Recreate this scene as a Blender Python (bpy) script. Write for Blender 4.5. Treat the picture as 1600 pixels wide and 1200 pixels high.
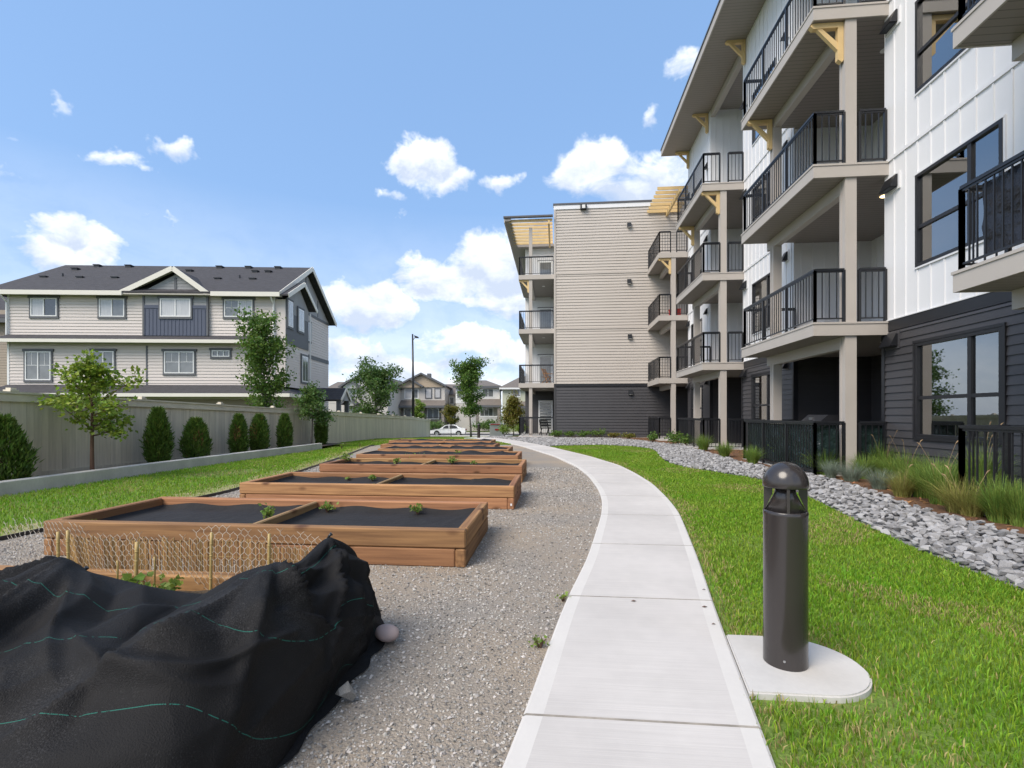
import bpy, bmesh, math, random
import numpy as np
from mathutils import Vector, Matrix

for _o in list(bpy.data.objects):
    bpy.data.objects.remove(_o)
SC = bpy.context.scene
COL = SC.collection
R = math.radians
rng = random.Random(11)
nr = np.random.default_rng(11)

# ------------------------------------------------------------------ camera
FPX = 760.0                      # focal length in photo pixels (1600 wide)
TH = math.atan(70 / 760)         # the apartment's axis is +y; the view turns a little off it
EYE = 1.3
cam_d = bpy.data.cameras.new('camera')
cam = bpy.data.objects.new('camera', cam_d)
COL.objects.link(cam)
cam.location = (0, 0, EYE)
cam.rotation_euler = (R(90), 0, TH)
cam_d.sensor_width = 36.0
cam_d.lens = FPX / 1600 * 36
cam_d.shift_y = 48 / 1600
cam_d.clip_start = 0.05
cam_d.clip_end = 3000
SC.camera = cam

# ------------------------------------------------------------------ exposure
SC.view_settings.view_transform = 'Standard'
SC.view_settings.look = 'None'
SC.view_settings.gamma = 1
SC.view_settings.exposure = 1.18
SC.render.film_transparent = False
try:
    SC.cycles.use_denoising = True
    SC.cycles.max_bounces = 6
    SC.cycles.diffuse_bounces = 3
    SC.cycles.transparent_max_bounces = 8
    SC.cycles.caustics_reflective = False
    SC.cycles.caustics_refractive = False
except Exception:
    pass

# ------------------------------------------------------------------ sun and sky
SUN_EL, SUN_AZ = R(47), R(222)       # azimuth measured from +y, clockwise: from the left and a little behind
sd = Vector((math.sin(SUN_AZ) * math.cos(SUN_EL), math.cos(SUN_AZ) * math.cos(SUN_EL), math.sin(SUN_EL)))
sun_d = bpy.data.lights.new('sun', 'SUN')
sun_d.energy = 1.75
sun_d.angle = R(36)
sun_d.color = (1.0, 0.90, 0.78)
sun = bpy.data.objects.new('sun', sun_d)
COL.objects.link(sun)
sun.rotation_euler = (-sd).to_track_quat('-Z', 'Y').to_euler()
sun.location = (0, 0, 60)

world = bpy.data.worlds.new('World')
SC.world = world
world.use_nodes = True
wt = world.node_tree
for n in list(wt.nodes):
    wt.nodes.remove(n)
WN = wt.nodes.new
def wl(a, b): wt.links.new(a, b)
def wmath(op, a, b=None, c=None, clamp=False):
    n = WN('ShaderNodeMath'); n.operation = op; n.use_clamp = clamp
    for i, v in enumerate((a, b, c)):
        if v is None: continue
        if isinstance(v, (int, float)): n.inputs[i].default_value = v
        else: wl(v, n.inputs[i])
    return n.outputs[0]
sky = WN('ShaderNodeTexSky')
sky.sky_type = 'NISHITA'
sky.sun_disc = False
sky.sun_elevation = SUN_EL
sky.sun_rotation = SUN_AZ
sky.altitude = 600
sky.air_density = 1.0
sky.dust_density = 1.2
sky.ozone_density = 1.0
tc = WN('ShaderNodeTexCoord')
sep = WN('ShaderNodeSeparateXYZ')
wl(tc.outputs['Generated'], sep.inputs[0])
az = wmath('ARCTAN2', sep.outputs[0], sep.outputs[1])
el = wmath('ARCSINE', sep.outputs[2])
def nz(scale, detail, rough, dist=0.0, off=(0, 0, 0), stretch=(1, 1, 1.6)):
    mp = WN('ShaderNodeMapping'); mp.inputs['Location'].default_value = off; mp.inputs['Scale'].default_value = stretch
    wl(tc.outputs['Generated'], mp.inputs[0])
    n = WN('ShaderNodeTexNoise'); n.inputs['Scale'].default_value = scale; n.inputs['Detail'].default_value = detail
    n.inputs['Roughness'].default_value = rough; n.inputs['Distortion'].default_value = dist
    wl(mp.outputs[0], n.inputs['Vector'])
    return n.outputs['Fac']
n_big = nz(3.4, 8, 0.55)
n_edge = nz(10.0, 10, 0.60, 0.5, (3, 1, 2))
n_soft = nz(2.2, 6, 0.6, 0.2, (7, 2, 5), (1, 1, 3.0))
az_w = wmath('ADD', az, wmath('MULTIPLY_ADD', nz(9.0, 5, 0.6, 0.0, (5, 9, 1), (1, 1, 1)), 0.17, -0.085))
el_w = wmath('ADD', el, wmath('MULTIPLY_ADD', nz(8.0, 5, 0.6, 0.0, (2, 6, 8), (1, 1, 1)), 0.12, -0.06))
# the cumulus seen over the courtyard: azimuth, elevation, half width, half height, weight
CL = [(100, 385, 92, 46, 1.3), (80, 352, 44, 30, 1.2), (20, 262, 50, 20, .85), (205, 264, 52, 20, .95), (272, 245, 34, 18, .8), (92, 152, 24, 20, .6),
      (655, 248, 60, 36, 1.3), (700, 282, 50, 24, 1.1), (782, 286, 26, 17, .9), (618, 306, 34, 12, .8),
      (930, 272, 70, 44, 1.25), (1010, 282, 74, 44, 1.2), (1017, 187, 24, 20, .85), (1082, 92, 38, 24, .7),
      (680, 435, 84, 38, 1.3), (770, 405, 72, 58, 1.35), (800, 465, 90, 36, 1.2), (565, 482, 74, 40, 1.3), (540, 545, 90, 34, 1.0),
      (740, 548, 115, 34, 1.1), (620, 572, 100, 30, 1.0), (690, 610, 220, 24, .8), (235, 338, 26, 9, .35), (270, 348, 16, 7, .3),
      (40, 215, 24, 9, .25), (640, 340, 22, 8, .3), (-160, 330, 110, 40, .9), (-330, 200, 120, 40, .8), (1500, 330, 150, 60, .9), (1760, 480, 160, 60, .9)]
acc = None
low = None
for (px, py, rx, ry, wgt) in CL:
    a0 = math.atan((px - 800) / FPX) - TH
    cs = math.cos(math.atan((px - 800) / FPX))
    e0 = math.atan((648 - py) * cs / FPX)
    ra = rx / FPX * cs * cs
    rb = ry / FPX * cs * math.cos(e0) ** 2
    da = wmath('MULTIPLY', wmath('SUBTRACT', az_w, a0), 1 / ra)
    de = wmath('MULTIPLY', wmath('SUBTRACT', el_w, e0), 1 / rb)
    d2 = wmath('ADD', wmath('MULTIPLY', da, da), wmath('MULTIPLY', de, de))
    m = wmath('SUBTRACT', 1.25 * wgt, wmath('MULTIPLY', d2, max(wgt, .75)))
    lo_ = wmath('MULTIPLY', wmath('MULTIPLY_ADD', de, -0.55, 0.30, clamp=True), wmath('MULTIPLY', m, 1.0, clamp=True))
    low = lo_ if low is None else wmath('MAXIMUM', low, lo_)
    acc = m if acc is None else wmath('SMOOTH_MAX', acc, m, 0.25)
# denser cloud out of view, added to brighten and whiten the ambient light
elsewhere = wmath('MULTIPLY', wmath('SUBTRACT', n_big, 0.38), 6.0)
outside = wmath('MULTIPLY', wmath('SUBTRACT', wmath('ABSOLUTE', wmath('ADD', az, 0.10)), 1.0), 3.0, clamp=True)
cover = wmath('MULTIPLY', outside, elsewhere)
acc = wmath('MAXIMUM', acc, wmath('ADD', cover, wmath('MULTIPLY_ADD', outside, 5.8, -6.0)))
body = wmath('ADD', acc, wmath('MULTIPLY', wmath('SUBTRACT', n_edge, 0.5), 3.6))
body = wmath('ADD', body, wmath('MULTIPLY', wmath('SUBTRACT', n_big, 0.5), 1.2))
mr = WN('ShaderNodeMapRange'); mr.interpolation_type = 'SMOOTHSTEP'
wl(body, mr.inputs['Value'])
mr.inputs['From Min'].default_value = 0.0; mr.inputs['From Max'].default_value = 1.25
mask = wmath('MULTIPLY', mr.outputs[0], 0.97)
# thin veil low down
veil = wmath('MULTIPLY', wmath('MULTIPLY_ADD', wmath('ABSOLUTE', el), -2.3, 0.90, clamp=True), wmath('MULTIPLY_ADD', n_soft, 1.1, 0.05, clamp=True), clamp=True)
mask = wmath('MAXIMUM', mask, veil)
tint = WN('ShaderNodeMix'); tint.data_type = 'RGBA'; tint.blend_type = 'MIX'
tint.inputs[0].default_value = 0.5
wl(sky.outputs[0], tint.inputs[6])
tint.inputs[7].default_value = (2.5, 4.4, 7.7, 1)          # bright thin haze in the blue
puff = nz(13.0, 8, 0.62, 0.3, (1, 4, 9))
shade = wmath('MULTIPLY_ADD', wmath('SUBTRACT', puff, 0.5), 2.4, 0.86)
shade = wmath('SUBTRACT', shade, wmath('MULTIPLY', low, 1.35), clamp=True)
ccol = WN('ShaderNodeMix'); ccol.data_type = 'RGBA'
wl(shade, ccol.inputs[0])
ccol.inputs[6].default_value = (4.3, 4.9, 6.0, 1)
ccol.inputs[7].default_value = (8.2, 8.3, 8.5, 1)
fin = WN('ShaderNodeMix'); fin.data_type = 'RGBA'
wl(mask, fin.inputs[0]); wl(tint.outputs[2], fin.inputs[6]); wl(ccol.outputs[2], fin.inputs[7])
bg = WN('ShaderNodeBackground'); bg.inputs['Strength'].default_value = 0.0725
wl(fin.outputs[2], bg.inputs['Color'])
wo = WN('ShaderNodeOutputWorld'); wl(bg.outputs[0], wo.inputs['Surface'])

# ------------------------------------------------------------------ helpers
def P(px, py=None, Z=None, z=0.0):
    """where the line of sight through a photo pixel meets height z (or depth Z): used to survey the place"""
    if Z is None: Z = FPX * (EYE - z) / (py - 648)
    X = (px - 800) / FPX * Z
    s, c = math.sin(TH), math.cos(TH)
    zz = z if py is None else EYE - (py - 648) / FPX * Z
    return Vector((-s * Z + c * X, c * Z + s * X, zz))

def sstep(a, b, t):
    t = np.clip((np.asarray(t, float) - a) / (b - a), 0, 1)
    return t * t * (3 - 2 * t)
_HY = [-60, 10, 20, 28, 37, 50, 60, 68, 80, 900]
_HZ = [0, 0, -.04, -.14, -.5, -1.0, -1.38, -1.4, -1.05, -1.05]
def H(x, y):
    """ground height: level by the building, falling gently to the street"""
    b = np.interp(y, _HY, _HZ)
    k = sstep(-6, -1.5, x) * (1 - sstep(31, 46, y))
    return b * (1 - k)

class MB:
    def __init__(self):
        self.v = []; self.f = []; self.m = []
    def add(self, vs, fs, mi=0):
        o = len(self.v)
        self.v.extend([tuple(p) for p in vs])
        for f in fs:
            self.f.append([i + o for i in f]); self.m.append(mi)
    def box(self, x0, x1, y0, y1, z0, z1, mi=0):
        self.add([(x0, y0, z0), (x1, y0, z0), (x1, y1, z0), (x0, y1, z0), (x0, y0, z1), (x1, y0, z1), (x1, y1, z1), (x0, y1, z1)],
                 [(0, 3, 2, 1), (4, 5, 6, 7), (0, 1, 5, 4), (1, 2, 6, 5), (2, 3, 7, 6), (3, 0, 4, 7)], mi)
    def bar(self, a, b, w, h, up=(0, 0, 1), mi=0):
        a, b = Vector(a), Vector(b); d = (b - a).normalized(); u = Vector(up)
        s = d.cross(u)
        if s.length < 1e-5: s = d.cross(Vector((1, 0, 0)))
        s.normalize(); u = s.cross(d).normalized()
        s *= w / 2; u *= h / 2
        self.add([a - s - u, a + s - u, a + s + u, a - s + u, b - s - u, b + s - u, b + s + u, b - s + u],
                 [(0, 1, 2, 3), (7, 6, 5, 4), (1, 0, 4, 5), (2, 1, 5, 6), (3, 2, 6, 7), (0, 3, 7, 4)], mi)
    def tube(self, pts, rad, n=6, cap=True, mi=0):
        pts = [Vector(p) for p in pts]
        if isinstance(rad, (int, float)): rad = [rad] * len(pts)
        o = len(self.v); prev = None
        for i, p in enumerate(pts):
            d = (pts[min(i + 1, len(pts) - 1)] - pts[max(i - 1, 0)]).normalized()
            s = d.cross(Vector((0, 0, 1))) if prev is None else prev - d * prev.dot(d)
            if s.length < 1e-4: s = d.cross(Vector((1, 0, 0)))
            s.normalize(); prev = s; t = d.cross(s)
            for k in range(n):
                a = 2 * math.pi * k / n
                self.v.append(tuple(p + (s * math.cos(a) + t * math.sin(a)) * rad[i]))
        for i in range(len(pts) - 1):
            for k in range(n):
                k2 = (k + 1) % n
                self.f.append([o + i * n + k, o + i * n + k2, o + (i + 1) * n + k2, o + (i + 1) * n + k]); self.m.append(mi)
        if cap:
            self.f.append([o + k for k in range(n)][::-1]); self.m.append(mi)
            self.f.append([o + (len(pts) - 1) * n + k for k in range(n)]); self.m.append(mi)
    def lathe(self, prof, n=24, c=(0, 0, 0), mi=0, cap=True):
        o = len(self.v)
        for (r, z) in prof:
            for k in range(n):
                a = 2 * math.pi * k / n
                self.v.append((c[0] + r * math.cos(a), c[1] + r * math.sin(a), c[2] + z))
        for i in range(len(prof) - 1):
            for k in range(n):
                k2 = (k + 1) % n
                self.f.append([o + i * n + k, o + i * n + k2, o + (i + 1) * n + k2, o + (i + 1) * n + k]); self.m.append(mi)
        if cap:
            self.f.append([o + k for k in range(n)][::-1]); self.m.append(mi)
            self.f.append([o + (len(prof) - 1) * n + k for k in range(n)]); self.m.append(mi)
    def prism(self, poly, lo, hi, mi=0):
        """poly: list of 3d points (one face); lo/hi: offset vectors"""
        n = len(poly); lo, hi = Vector(lo), Vector(hi)
        a = [Vector(p) + lo for p in poly]; b = [Vector(p) + hi for p in poly]
        self.add(a + b, [list(range(n))[::-1], list(range(n, 2 * n))] + [[i, (i + 1) % n, n + (i + 1) % n, n + i] for i in range(n)], mi)
    def quad(self, *ps, mi=0):
        self.add(ps, [list(range(len(ps)))], mi)
    def mesh(self, name, mats, off=(0, 0, 0), smooth=False):
        me = bpy.data.meshes.new(name)
        off = Vector(off)
        me.from_pydata([tuple(Vector(p) - off) for p in self.v], [], self.f)
        if not isinstance(mats, (list, tuple)): mats = [mats]
        for m in mats: me.materials.append(m)
        if len(mats) > 1: me.polygons.foreach_set('material_index', self.m)
        bm = bmesh.new(); bm.from_mesh(me)
        bmesh.ops.recalc_face_normals(bm, faces=bm.faces[:])
        bm.to_mesh(me); bm.free()
        if smooth: me.polygons.foreach_set('use_smooth', [True] * len(me.polygons))
        me.update()
        return me
    def build(self, name, mats, parent=None, smooth=False, off=None):
        if off is None: off = OFF.get(root_of(parent).name, (0, 0, 0)) if parent else (0, 0, 0)
        return link(name, self.mesh(name, mats, off, smooth), parent)

OFF = {}       # world offset of things whose parts are surveyed in world coordinates
def root_of(o):
    while o.parent: o = o.parent
    return o
def link(name, data, parent=None):
    o = bpy.data.objects.new(name, data)
    COL.objects.link(o)
    if parent: o.parent = parent
    return o
def tag(o, label, cat, group=None, kind=None):
    o['label'] = label; o['category'] = cat
    if group: o['group'] = group
    if kind: o['kind'] = kind
    return o
def thing(name, label, cat, loc=(0, 0, 0), rz=0.0, group=None, world=True):
    o = bpy.data.objects.new(name, None)
    COL.objects.link(o)
    o.location = loc; o.rotation_euler = (0, 0, rz); o.empty_display_size = .1
    tag(o, label, cat, group)
    OFF[o.name] = tuple(loc) if world else (0, 0, 0)
    return o
def structure(o):
    o['kind'] = 'structure'; return o
def stuff(o):
    o['kind'] = 'stuff'; return o
def np_mesh(name, V, T, mats, smooth=False, mi=None):
    V = np.ascontiguousarray(V, dtype=np.float32); T = np.ascontiguousarray(T, dtype=np.int32)
    me = bpy.data.meshes.new(name)
    me.vertices.add(len(V)); me.vertices.foreach_set('co', V.ravel())
    k = T.shape[1]
    me.loops.add(T.size); me.loops.foreach_set('vertex_index', T.ravel())
    me.polygons.add(len(T)); me.polygons.foreach_set('loop_start', np.arange(0, T.size, k, dtype=np.int32))
    try: me.polygons.foreach_set('loop_total', np.full(len(T), k, dtype=np.int32))
    except Exception: pass
    if not isinstance(mats, (list, tuple)): mats = [mats]
    for m in mats: me.materials.append(m)
    if mi is not None: me.polygons.foreach_set('material_index', np.asarray(mi, dtype=np.int32))
    me.polygons.foreach_set('use_smooth', np.full(len(T), smooth, dtype=bool))
    me.update(calc_edges=True); me.validate()
    return me
def rotmats(n, tilt=None):
    """random rotations; tilt limits the lean off vertical"""
    a = nr.uniform(0, 2 * np.pi, n)
    ca, sa = np.cos(a), np.sin(a)
    Z = np.zeros((n, 3, 3)); Z[:, 0, 0] = ca; Z[:, 0, 1] = -sa; Z[:, 1, 0] = sa; Z[:, 1, 1] = ca; Z[:, 2, 2] = 1
    b = nr.uniform(0, np.pi, n) if tilt is None else nr.normal(0, tilt, n)
    c, s = np.cos(b), np.sin(b)
    X = np.zeros((n, 3, 3)); X[:, 0, 0] = 1; X[:, 1, 1] = c; X[:, 1, 2] = -s; X[:, 2, 1] = s; X[:, 2, 2] = c
    d = nr.uniform(0, 2 * np.pi, n); cd, s2 = np.cos(d), np.sin(d)
    Y = np.zeros((n, 3, 3)); Y[:, 0, 0] = cd; Y[:, 0, 1] = -s2; Y[:, 1, 0] = s2; Y[:, 1, 1] = cd; Y[:, 2, 2] = 1
    return Y @ X @ Z
def scatter(tv, tf, pos, M, sc):
    """copies of a small template: (n,k,3) points and faces"""
    tv = np.asarray(tv, float); tf = np.asarray(tf, int)
    n = len(pos)
    sc = np.asarray(sc, float)
    if sc.ndim == 1: sc = np.repeat(sc[:, None], 3, 1)
    V = np.einsum('nij,nkj->nki', M, tv[None] * sc[:, None, :]) + pos[:, None, :]
    T = tf[None] + (np.arange(n) * len(tv))[:, None, None]
    return V.reshape(-1, 3), T.reshape(-1, tf.shape[1])
# ------------------------------------------------------------------ materials
def pbr(name, col, rough=.7, namt=0., nscale=4., stretch=(1, 1, 1), bscale=0., bstr=0., bdist=.01, isl=0., obj=0., spec=.4, metal=0., coat=0.,
        col2=None, detail=5., transl=0., fine=0., fscale=60., hue=0.):
    m = bpy.data.materials.new(name); m.use_nodes = True
    t = m.node_tree; b = t.nodes['Principled BSDF']; L = t.links.new; N = t.nodes.new
    b.inputs['Roughness'].default_value = rough
    b.inputs['Specular IOR Level'].default_value = spec
    b.inputs['Metallic'].default_value = metal
    b.inputs['Coat Weight'].default_value = coat
    b.inputs['Coat Roughness'].default_value = .08
    b.inputs['Base Color'].default_value = (*col, 1)
    tcn = N('ShaderNodeTexCoord'); mp = N('ShaderNodeMapping'); mp.inputs['Scale'].default_value = stretch
    L(tcn.outputs['Object'], mp.inputs[0])
    if obj or isl:
        g = N('ShaderNodeNewGeometry'); oi = N('ShaderNodeObjectInfo')
        cmb = N('ShaderNodeVectorMath'); cmb.operation = 'SCALE'; cmb.inputs['Scale'].default_value = 37.0
        cx = N('ShaderNodeCombineXYZ'); L(oi.outputs['Random'], cx.inputs[0]); L(oi.outputs['Random'], cx.inputs[1])
        L(cx.outputs[0], cmb.inputs[0]); L(cmb.outputs[0], mp.inputs['Location'])
    out = None
    if namt or col2:
        n = N('ShaderNodeTexNoise'); n.inputs['Scale'].default_value = nscale; n.inputs['Detail'].default_value = detail
        L(mp.outputs[0], n.inputs['Vector'])
        mr = N('ShaderNodeMapRange'); mr.inputs['From Min'].default_value = .32; mr.inputs['From Max'].default_value = .68
        L(n.outputs['Fac'], mr.inputs['Value'])
        mx = N('ShaderNodeMix'); mx.data_type = 'RGBA'
        c2 = col2 if col2 else tuple(c * (1 - namt) for c in col)
        mx.inputs[6].default_value = (*col, 1); mx.inputs[7].default_value = (*c2, 1)
        L(mr.outputs[0], mx.inputs[0]); out = mx.outputs[2]
    if fine:
        n = N('ShaderNodeTexNoise'); n.inputs['Scale'].default_value = fscale; n.inputs['Detail'].default_value = 3
        L(mp.outputs[0], n.inputs['Vector'])
        mu = N('ShaderNodeMath'); mu.operation = 'MULTIPLY_ADD'; mu.inputs[1].default_value = 2 * fine; mu.inputs[2].default_value = 1 - fine
        L(n.outputs['Fac'], mu.inputs[0])
        mx = N('ShaderNodeMix'); mx.data_type = 'RGBA'; mx.blend_type = 'MULTIPLY'; mx.inputs[0].default_value = 1
        if out: L(out, mx.inputs[6])
        else: mx.inputs[6].default_value = (*col, 1)
        L(mu.outputs[0], mx.inputs[7]); out = mx.outputs[2]
    if isl or obj:
        hs = N('ShaderNodeHueSaturation')
        if out: L(out, hs.inputs['Color'])
        else: hs.inputs['Color'].default_value = (*col, 1)
        src = g.outputs['Random Per Island'] if isl else oi.outputs['Random']
        a = isl or obj
        mu = N('ShaderNodeMath'); mu.operation = 'MULTIPLY_ADD'; mu.inputs[1].default_value = 2 * a; mu.inputs[2].default_value = 1 - a
        L(src, mu.inputs[0]); L(mu.outputs[0], hs.inputs['Value'])
        if hue:
            fr = N('ShaderNodeMath'); fr.operation = 'FRACT'; m7 = N('ShaderNodeMath'); m7.operation = 'MULTIPLY'; m7.inputs[1].default_value = 7.31
            L(src, m7.inputs[0]); L(m7.outputs[0], fr.inputs[0])
            m8 = N('ShaderNodeMath'); m8.operation = 'MULTIPLY_ADD'; m8.inputs[1].default_value = hue; m8.inputs[2].default_value = .5 - hue / 2
            L(fr.outputs[0], m8.inputs[0]); L(m8.outputs[0], hs.inputs['Hue'])
        out = hs.outputs[0]
    if out: L(out, b.inputs['Base Color'])
    if bstr:
        n = N('ShaderNodeTexNoise'); n.inputs['Scale'].default_value = bscale; n.inputs['Detail'].default_value = 5
        L(mp.outputs[0], n.inputs['Vector'])
        bp = N('ShaderNodeBump'); bp.inputs['Strength'].default_value = bstr; bp.inputs['Distance'].default_value = bdist
        L(n.outputs['Fac'], bp.inputs['Height']); L(bp.outputs[0], b.inputs['Normal'])
    if transl:
        tr = N('ShaderNodeBsdfTranslucent'); ms = N('ShaderNodeMixShader'); ms.inputs[0].default_value = transl
        if out: L(out, tr.inputs['Color'])
        else: tr.inputs['Color'].default_value = (*col, 1)
        L(b.outputs[0], ms.inputs[1]); L(tr.outputs[0], ms.inputs[2])
        L(ms.outputs[0], t.nodes['Material Output'].inputs['Surface'])
    return m

def lined(name, col, axis, pitch, dark=.55, rough=.6, width=.12):
    """panels with narrow seams too fine to model at this distance"""
    m = pbr(name, col, rough, namt=.06, nscale=1.2)
    t = m.node_tree; b = t.nodes['Principled BSDF']; L = t.links.new; N = t.nodes.new
    tcn = N('ShaderNodeTexCoord'); sp = N('ShaderNodeSeparateXYZ'); L(tcn.outputs['Object'], sp.inputs[0])
    d = N('ShaderNodeMath'); d.operation = 'MULTIPLY'; d.inputs[1].default_value = 1 / pitch; L(sp.outputs[axis], d.inputs[0])
    fr = N('ShaderNodeMath'); fr.operation = 'FRACT'; L(d.outputs[0], fr.inputs[0])
    lt = N('ShaderNodeMath'); lt.operation = 'LESS_THAN'; lt.inputs[1].default_value = width; L(fr.outputs[0], lt.inputs[0])
    src = b.inputs['Base Color'].links[0].from_socket
    mx = N('ShaderNodeMix'); mx.data_type = 'RGBA'; mx.blend_type = 'MULTIPLY'
    L(lt.outputs[0], mx.inputs[0]); L(src, mx.inputs[6]); mx.inputs[7].default_value = (dark, dark, dark, 1)
    L(mx.outputs[2], b.inputs['Base Color'])
    return m

def glass_mat(name, tint=(.62, .68, .68), refl=1.7, base=.10):
    m = bpy.data.materials.new(name); m.use_nodes = True
    t = m.node_tree; t.nodes.remove(t.nodes['Principled BSDF']); N = t.nodes.new; L = t.links.new
    fr = N('ShaderNodeFresnel'); fr.inputs[0].default_value = 1.5
    mu = N('ShaderNodeMath'); mu.operation = 'MULTIPLY_ADD'; mu.use_clamp = True; mu.inputs[1].default_value = refl; mu.inputs[2].default_value = base
    L(fr.outputs[0], mu.inputs[0])
    tr = N('ShaderNodeBsdfTransparent'); tr.inputs[0].default_value = (*tint, 1)
    gl = N('ShaderNodeBsdfGlossy'); gl.inputs['Roughness'].default_value = .015; gl.inputs['Color'].default_value = (.93, .95, .96, 1)
    ms = N('ShaderNodeMixShader'); L(mu.outputs[0], ms.inputs[0]); L(tr.outputs[0], ms.inputs[1]); L(gl.outputs[0], ms.inputs[2])
    L(ms.outputs[0], t.nodes['Material Output'].inputs['Surface'])
    return m

def wood_mat(name, c1, c2, knots=True, rough=.75, grain=9.):
    m = pbr(name, c1, rough, namt=.2, nscale=1.0, col2=c2, stretch=(1.3, grain * 3, grain * 3.4), detail=9, obj=.24, bscale=6, bstr=.25, bdist=.004, hue=.02)
    t = m.node_tree; b = t.nodes['Principled BSDF']; L = t.links.new; N = t.nodes.new
    if knots:
        tcn = N('ShaderNodeTexCoord'); mp = N('ShaderNodeMapping'); mp.inputs['Scale'].default_value = (2.2, 3.4, 4.6)
        oi = N('ShaderNodeObjectInfo'); cx = N('ShaderNodeCombineXYZ'); sc = N('ShaderNodeVectorMath'); sc.operation = 'SCALE'; sc.inputs['Scale'].default_value = 53
        L(oi.outputs['Random'], cx.inputs[0]); L(oi.outputs['Random'], cx.inputs[2]); L(cx.outputs[0], sc.inputs[0]); L(sc.outputs[0], mp.inputs['Location'])
        L(tcn.outputs['Object'], mp.inputs[0])
        vo = N('ShaderNodeTexVoronoi'); vo.inputs['Scale'].default_value = 1.0; L(mp.outputs[0], vo.inputs['Vector'])
        mr = N('ShaderNodeMapRange'); mr.inputs['From Min'].default_value = .07; mr.inputs['From Max'].default_value = .20; L(vo.outputs['Distance'], mr.inputs['Value'])
        src = b.inputs['Base Color'].links[0].from_socket
        mx = N('ShaderNodeMix'); mx.data_type = 'RGBA'
        L(mr.outputs[0], mx.inputs[0]); mx.inputs[6].default_value = (c2[0] * .45, c2[1] * .38, c2[2] * .35, 1); L(src, mx.inputs[7])
        L(mx.outputs[2], b.inputs['Base Color'])
    return m

M = {}
M['conc'] = pbr('broomed_concrete', (.60, .57, .54), .9, namt=.17, nscale=.9, stretch=(1, 1, 1), bscale=30, bstr=.35, bdist=.006, fine=.07, fscale=9, detail=8)
M['concm'] = pbr('trowelled_concrete', (.64, .615, .58), .8, namt=.06, nscale=3, fine=.04, fscale=40)
M['joint'] = pbr('joint_shade', (.36, .335, .30), .95, namt=.4, nscale=12)  # darker colour on the slab joint faces, painting in the groove's shade
M['pad'] = pbr('pad_concrete', (.62, .60, .57), .85, namt=.16, nscale=2.5, fine=.06, fscale=50, bscale=60, bstr=.15, bdist=.003)
M['wallconc'] = pbr('wall_concrete', (.62, .595, .545), .9, namt=.22, nscale=2.2, fine=.12, fscale=30, stretch=(1, 1, .6), bscale=25, bstr=.3, bdist=.004)
M['gravel'] = pbr('crushed_gravel', (.27, .25, .225), .95, col2=(.37, .30, .225), nscale=.7, fine=.5, fscale=70, detail=7, bscale=75, bstr=1.0, bdist=.015)
M['gstone'] = pbr('gravel_chips', (.35, .33, .305), .9, isl=.62, hue=.05)
M['rock'] = pbr('river_rock', (.335, .33, .33), .85, namt=.3, nscale=9, isl=.0, obj=.38, hue=.06, bscale=30, bstr=.3, bdist=.004)
M['rocki'] = pbr('river_rock_mass', (.335, .33, .33), .85, namt=.25, nscale=9, isl=.38, hue=.06)
M['rockbed'] = pbr('rock_bed', (.30, .30, .30), .95, namt=.4, nscale=22, fine=.5, fscale=40, bscale=30, bstr=1, bdist=.03)
M['soil'] = pbr('soil', (.11, .085, .06), .95, namt=.5, nscale=14, fine=.4, fscale=60, bscale=40, bstr=1, bdist=.02)
M['mulch'] = pbr('bark_mulch', (.20, .105, .055), .95, namt=.5, nscale=20, fine=.4, fscale=60, bscale=45, bstr=1, bdist=.02)
M['chip'] = pbr('bark_chips', (.27, .13, .06), .9, isl=.5, hue=.03)
M['lawn'] = pbr('lawn_soil', (.115, .215, .025), .95, col2=(.17, .23, .05), nscale=1.3, fine=.4, fscale=40, detail=7, bscale=60, bstr=.8, bdist=.02)
M['straw'] = pbr('dry_grass', (.40, .34, .19), .95, col2=(.20, .24, .07), nscale=2.5, fine=.4, fscale=50, bscale=60, bstr=.8, bdist=.02)
M['field'] = pbr('far_grass', (.085, .13, .03), .95, namt=.4, nscale=.3)
M['blade'] = pbr('grass_blades', (.180, .350, .022), .55, isl=.42, hue=.05, transl=.35, spec=.3, col2=(.25, .37, .042), nscale=.8)
M['blade2'] = pbr('dry_blades', (.42, .36, .15), .7, isl=.35, hue=.04, transl=.3)
M['asphalt'] = pbr('asphalt', (.06, .06, .062), .9, namt=.2, nscale=2)
M['cedar'] = wood_mat('cedar_timber', (.41, .215, .095), (.22, .108, .050))
M['cedarl'] = wood_mat('pale_timber', (.47, .30, .145), (.36, .21, .10))
M['liner'] = pbr('landscape_fabric', (.020, .0195, .021), .85, namt=.3, nscale=5, bscale=14, bstr=.5, bdist=.02, fine=.3, fscale=160)
M['post_yellow'] = pbr('yellow_timber', (.72, .52, .25), .6, namt=.12, nscale=3, stretch=(1, 1, 1), fine=.05, fscale=30)
M['fence'] = pbr('fence_stain', (.68, .615, .50), .85, namt=.22, nscale=2.2, stretch=(5, 5, .5), obj=.07, fine=.1, fscale=16, bscale=30, bstr=.2, bdist=.004)
M['fencecap'] = pbr('fence_cap_stain', (.69, .63, .52), .85, namt=.15, nscale=3, fine=.08, fscale=16)
M['beige'] = pbr('beige_siding', (.53, .485, .44), .6, namt=.05, nscale=.5, spec=.3)
M['beige2'] = pbr('townhouse_siding', (.66, .60, .56), .6, namt=.05, nscale=.4, spec=.3)
M['brownsid'] = pbr('brown_siding', (.36, .30, .24), .65, namt=.08, nscale=.5)
M['dark'] = pbr('charcoal_siding', (.060, .058, .062), .45, namt=.10, nscale=1.5, obj=.06, spec=.5)
M['white'] = pbr('white_panel', (.80, .80, .81), .5, namt=.02, nscale=1.2, spec=.3)
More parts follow.
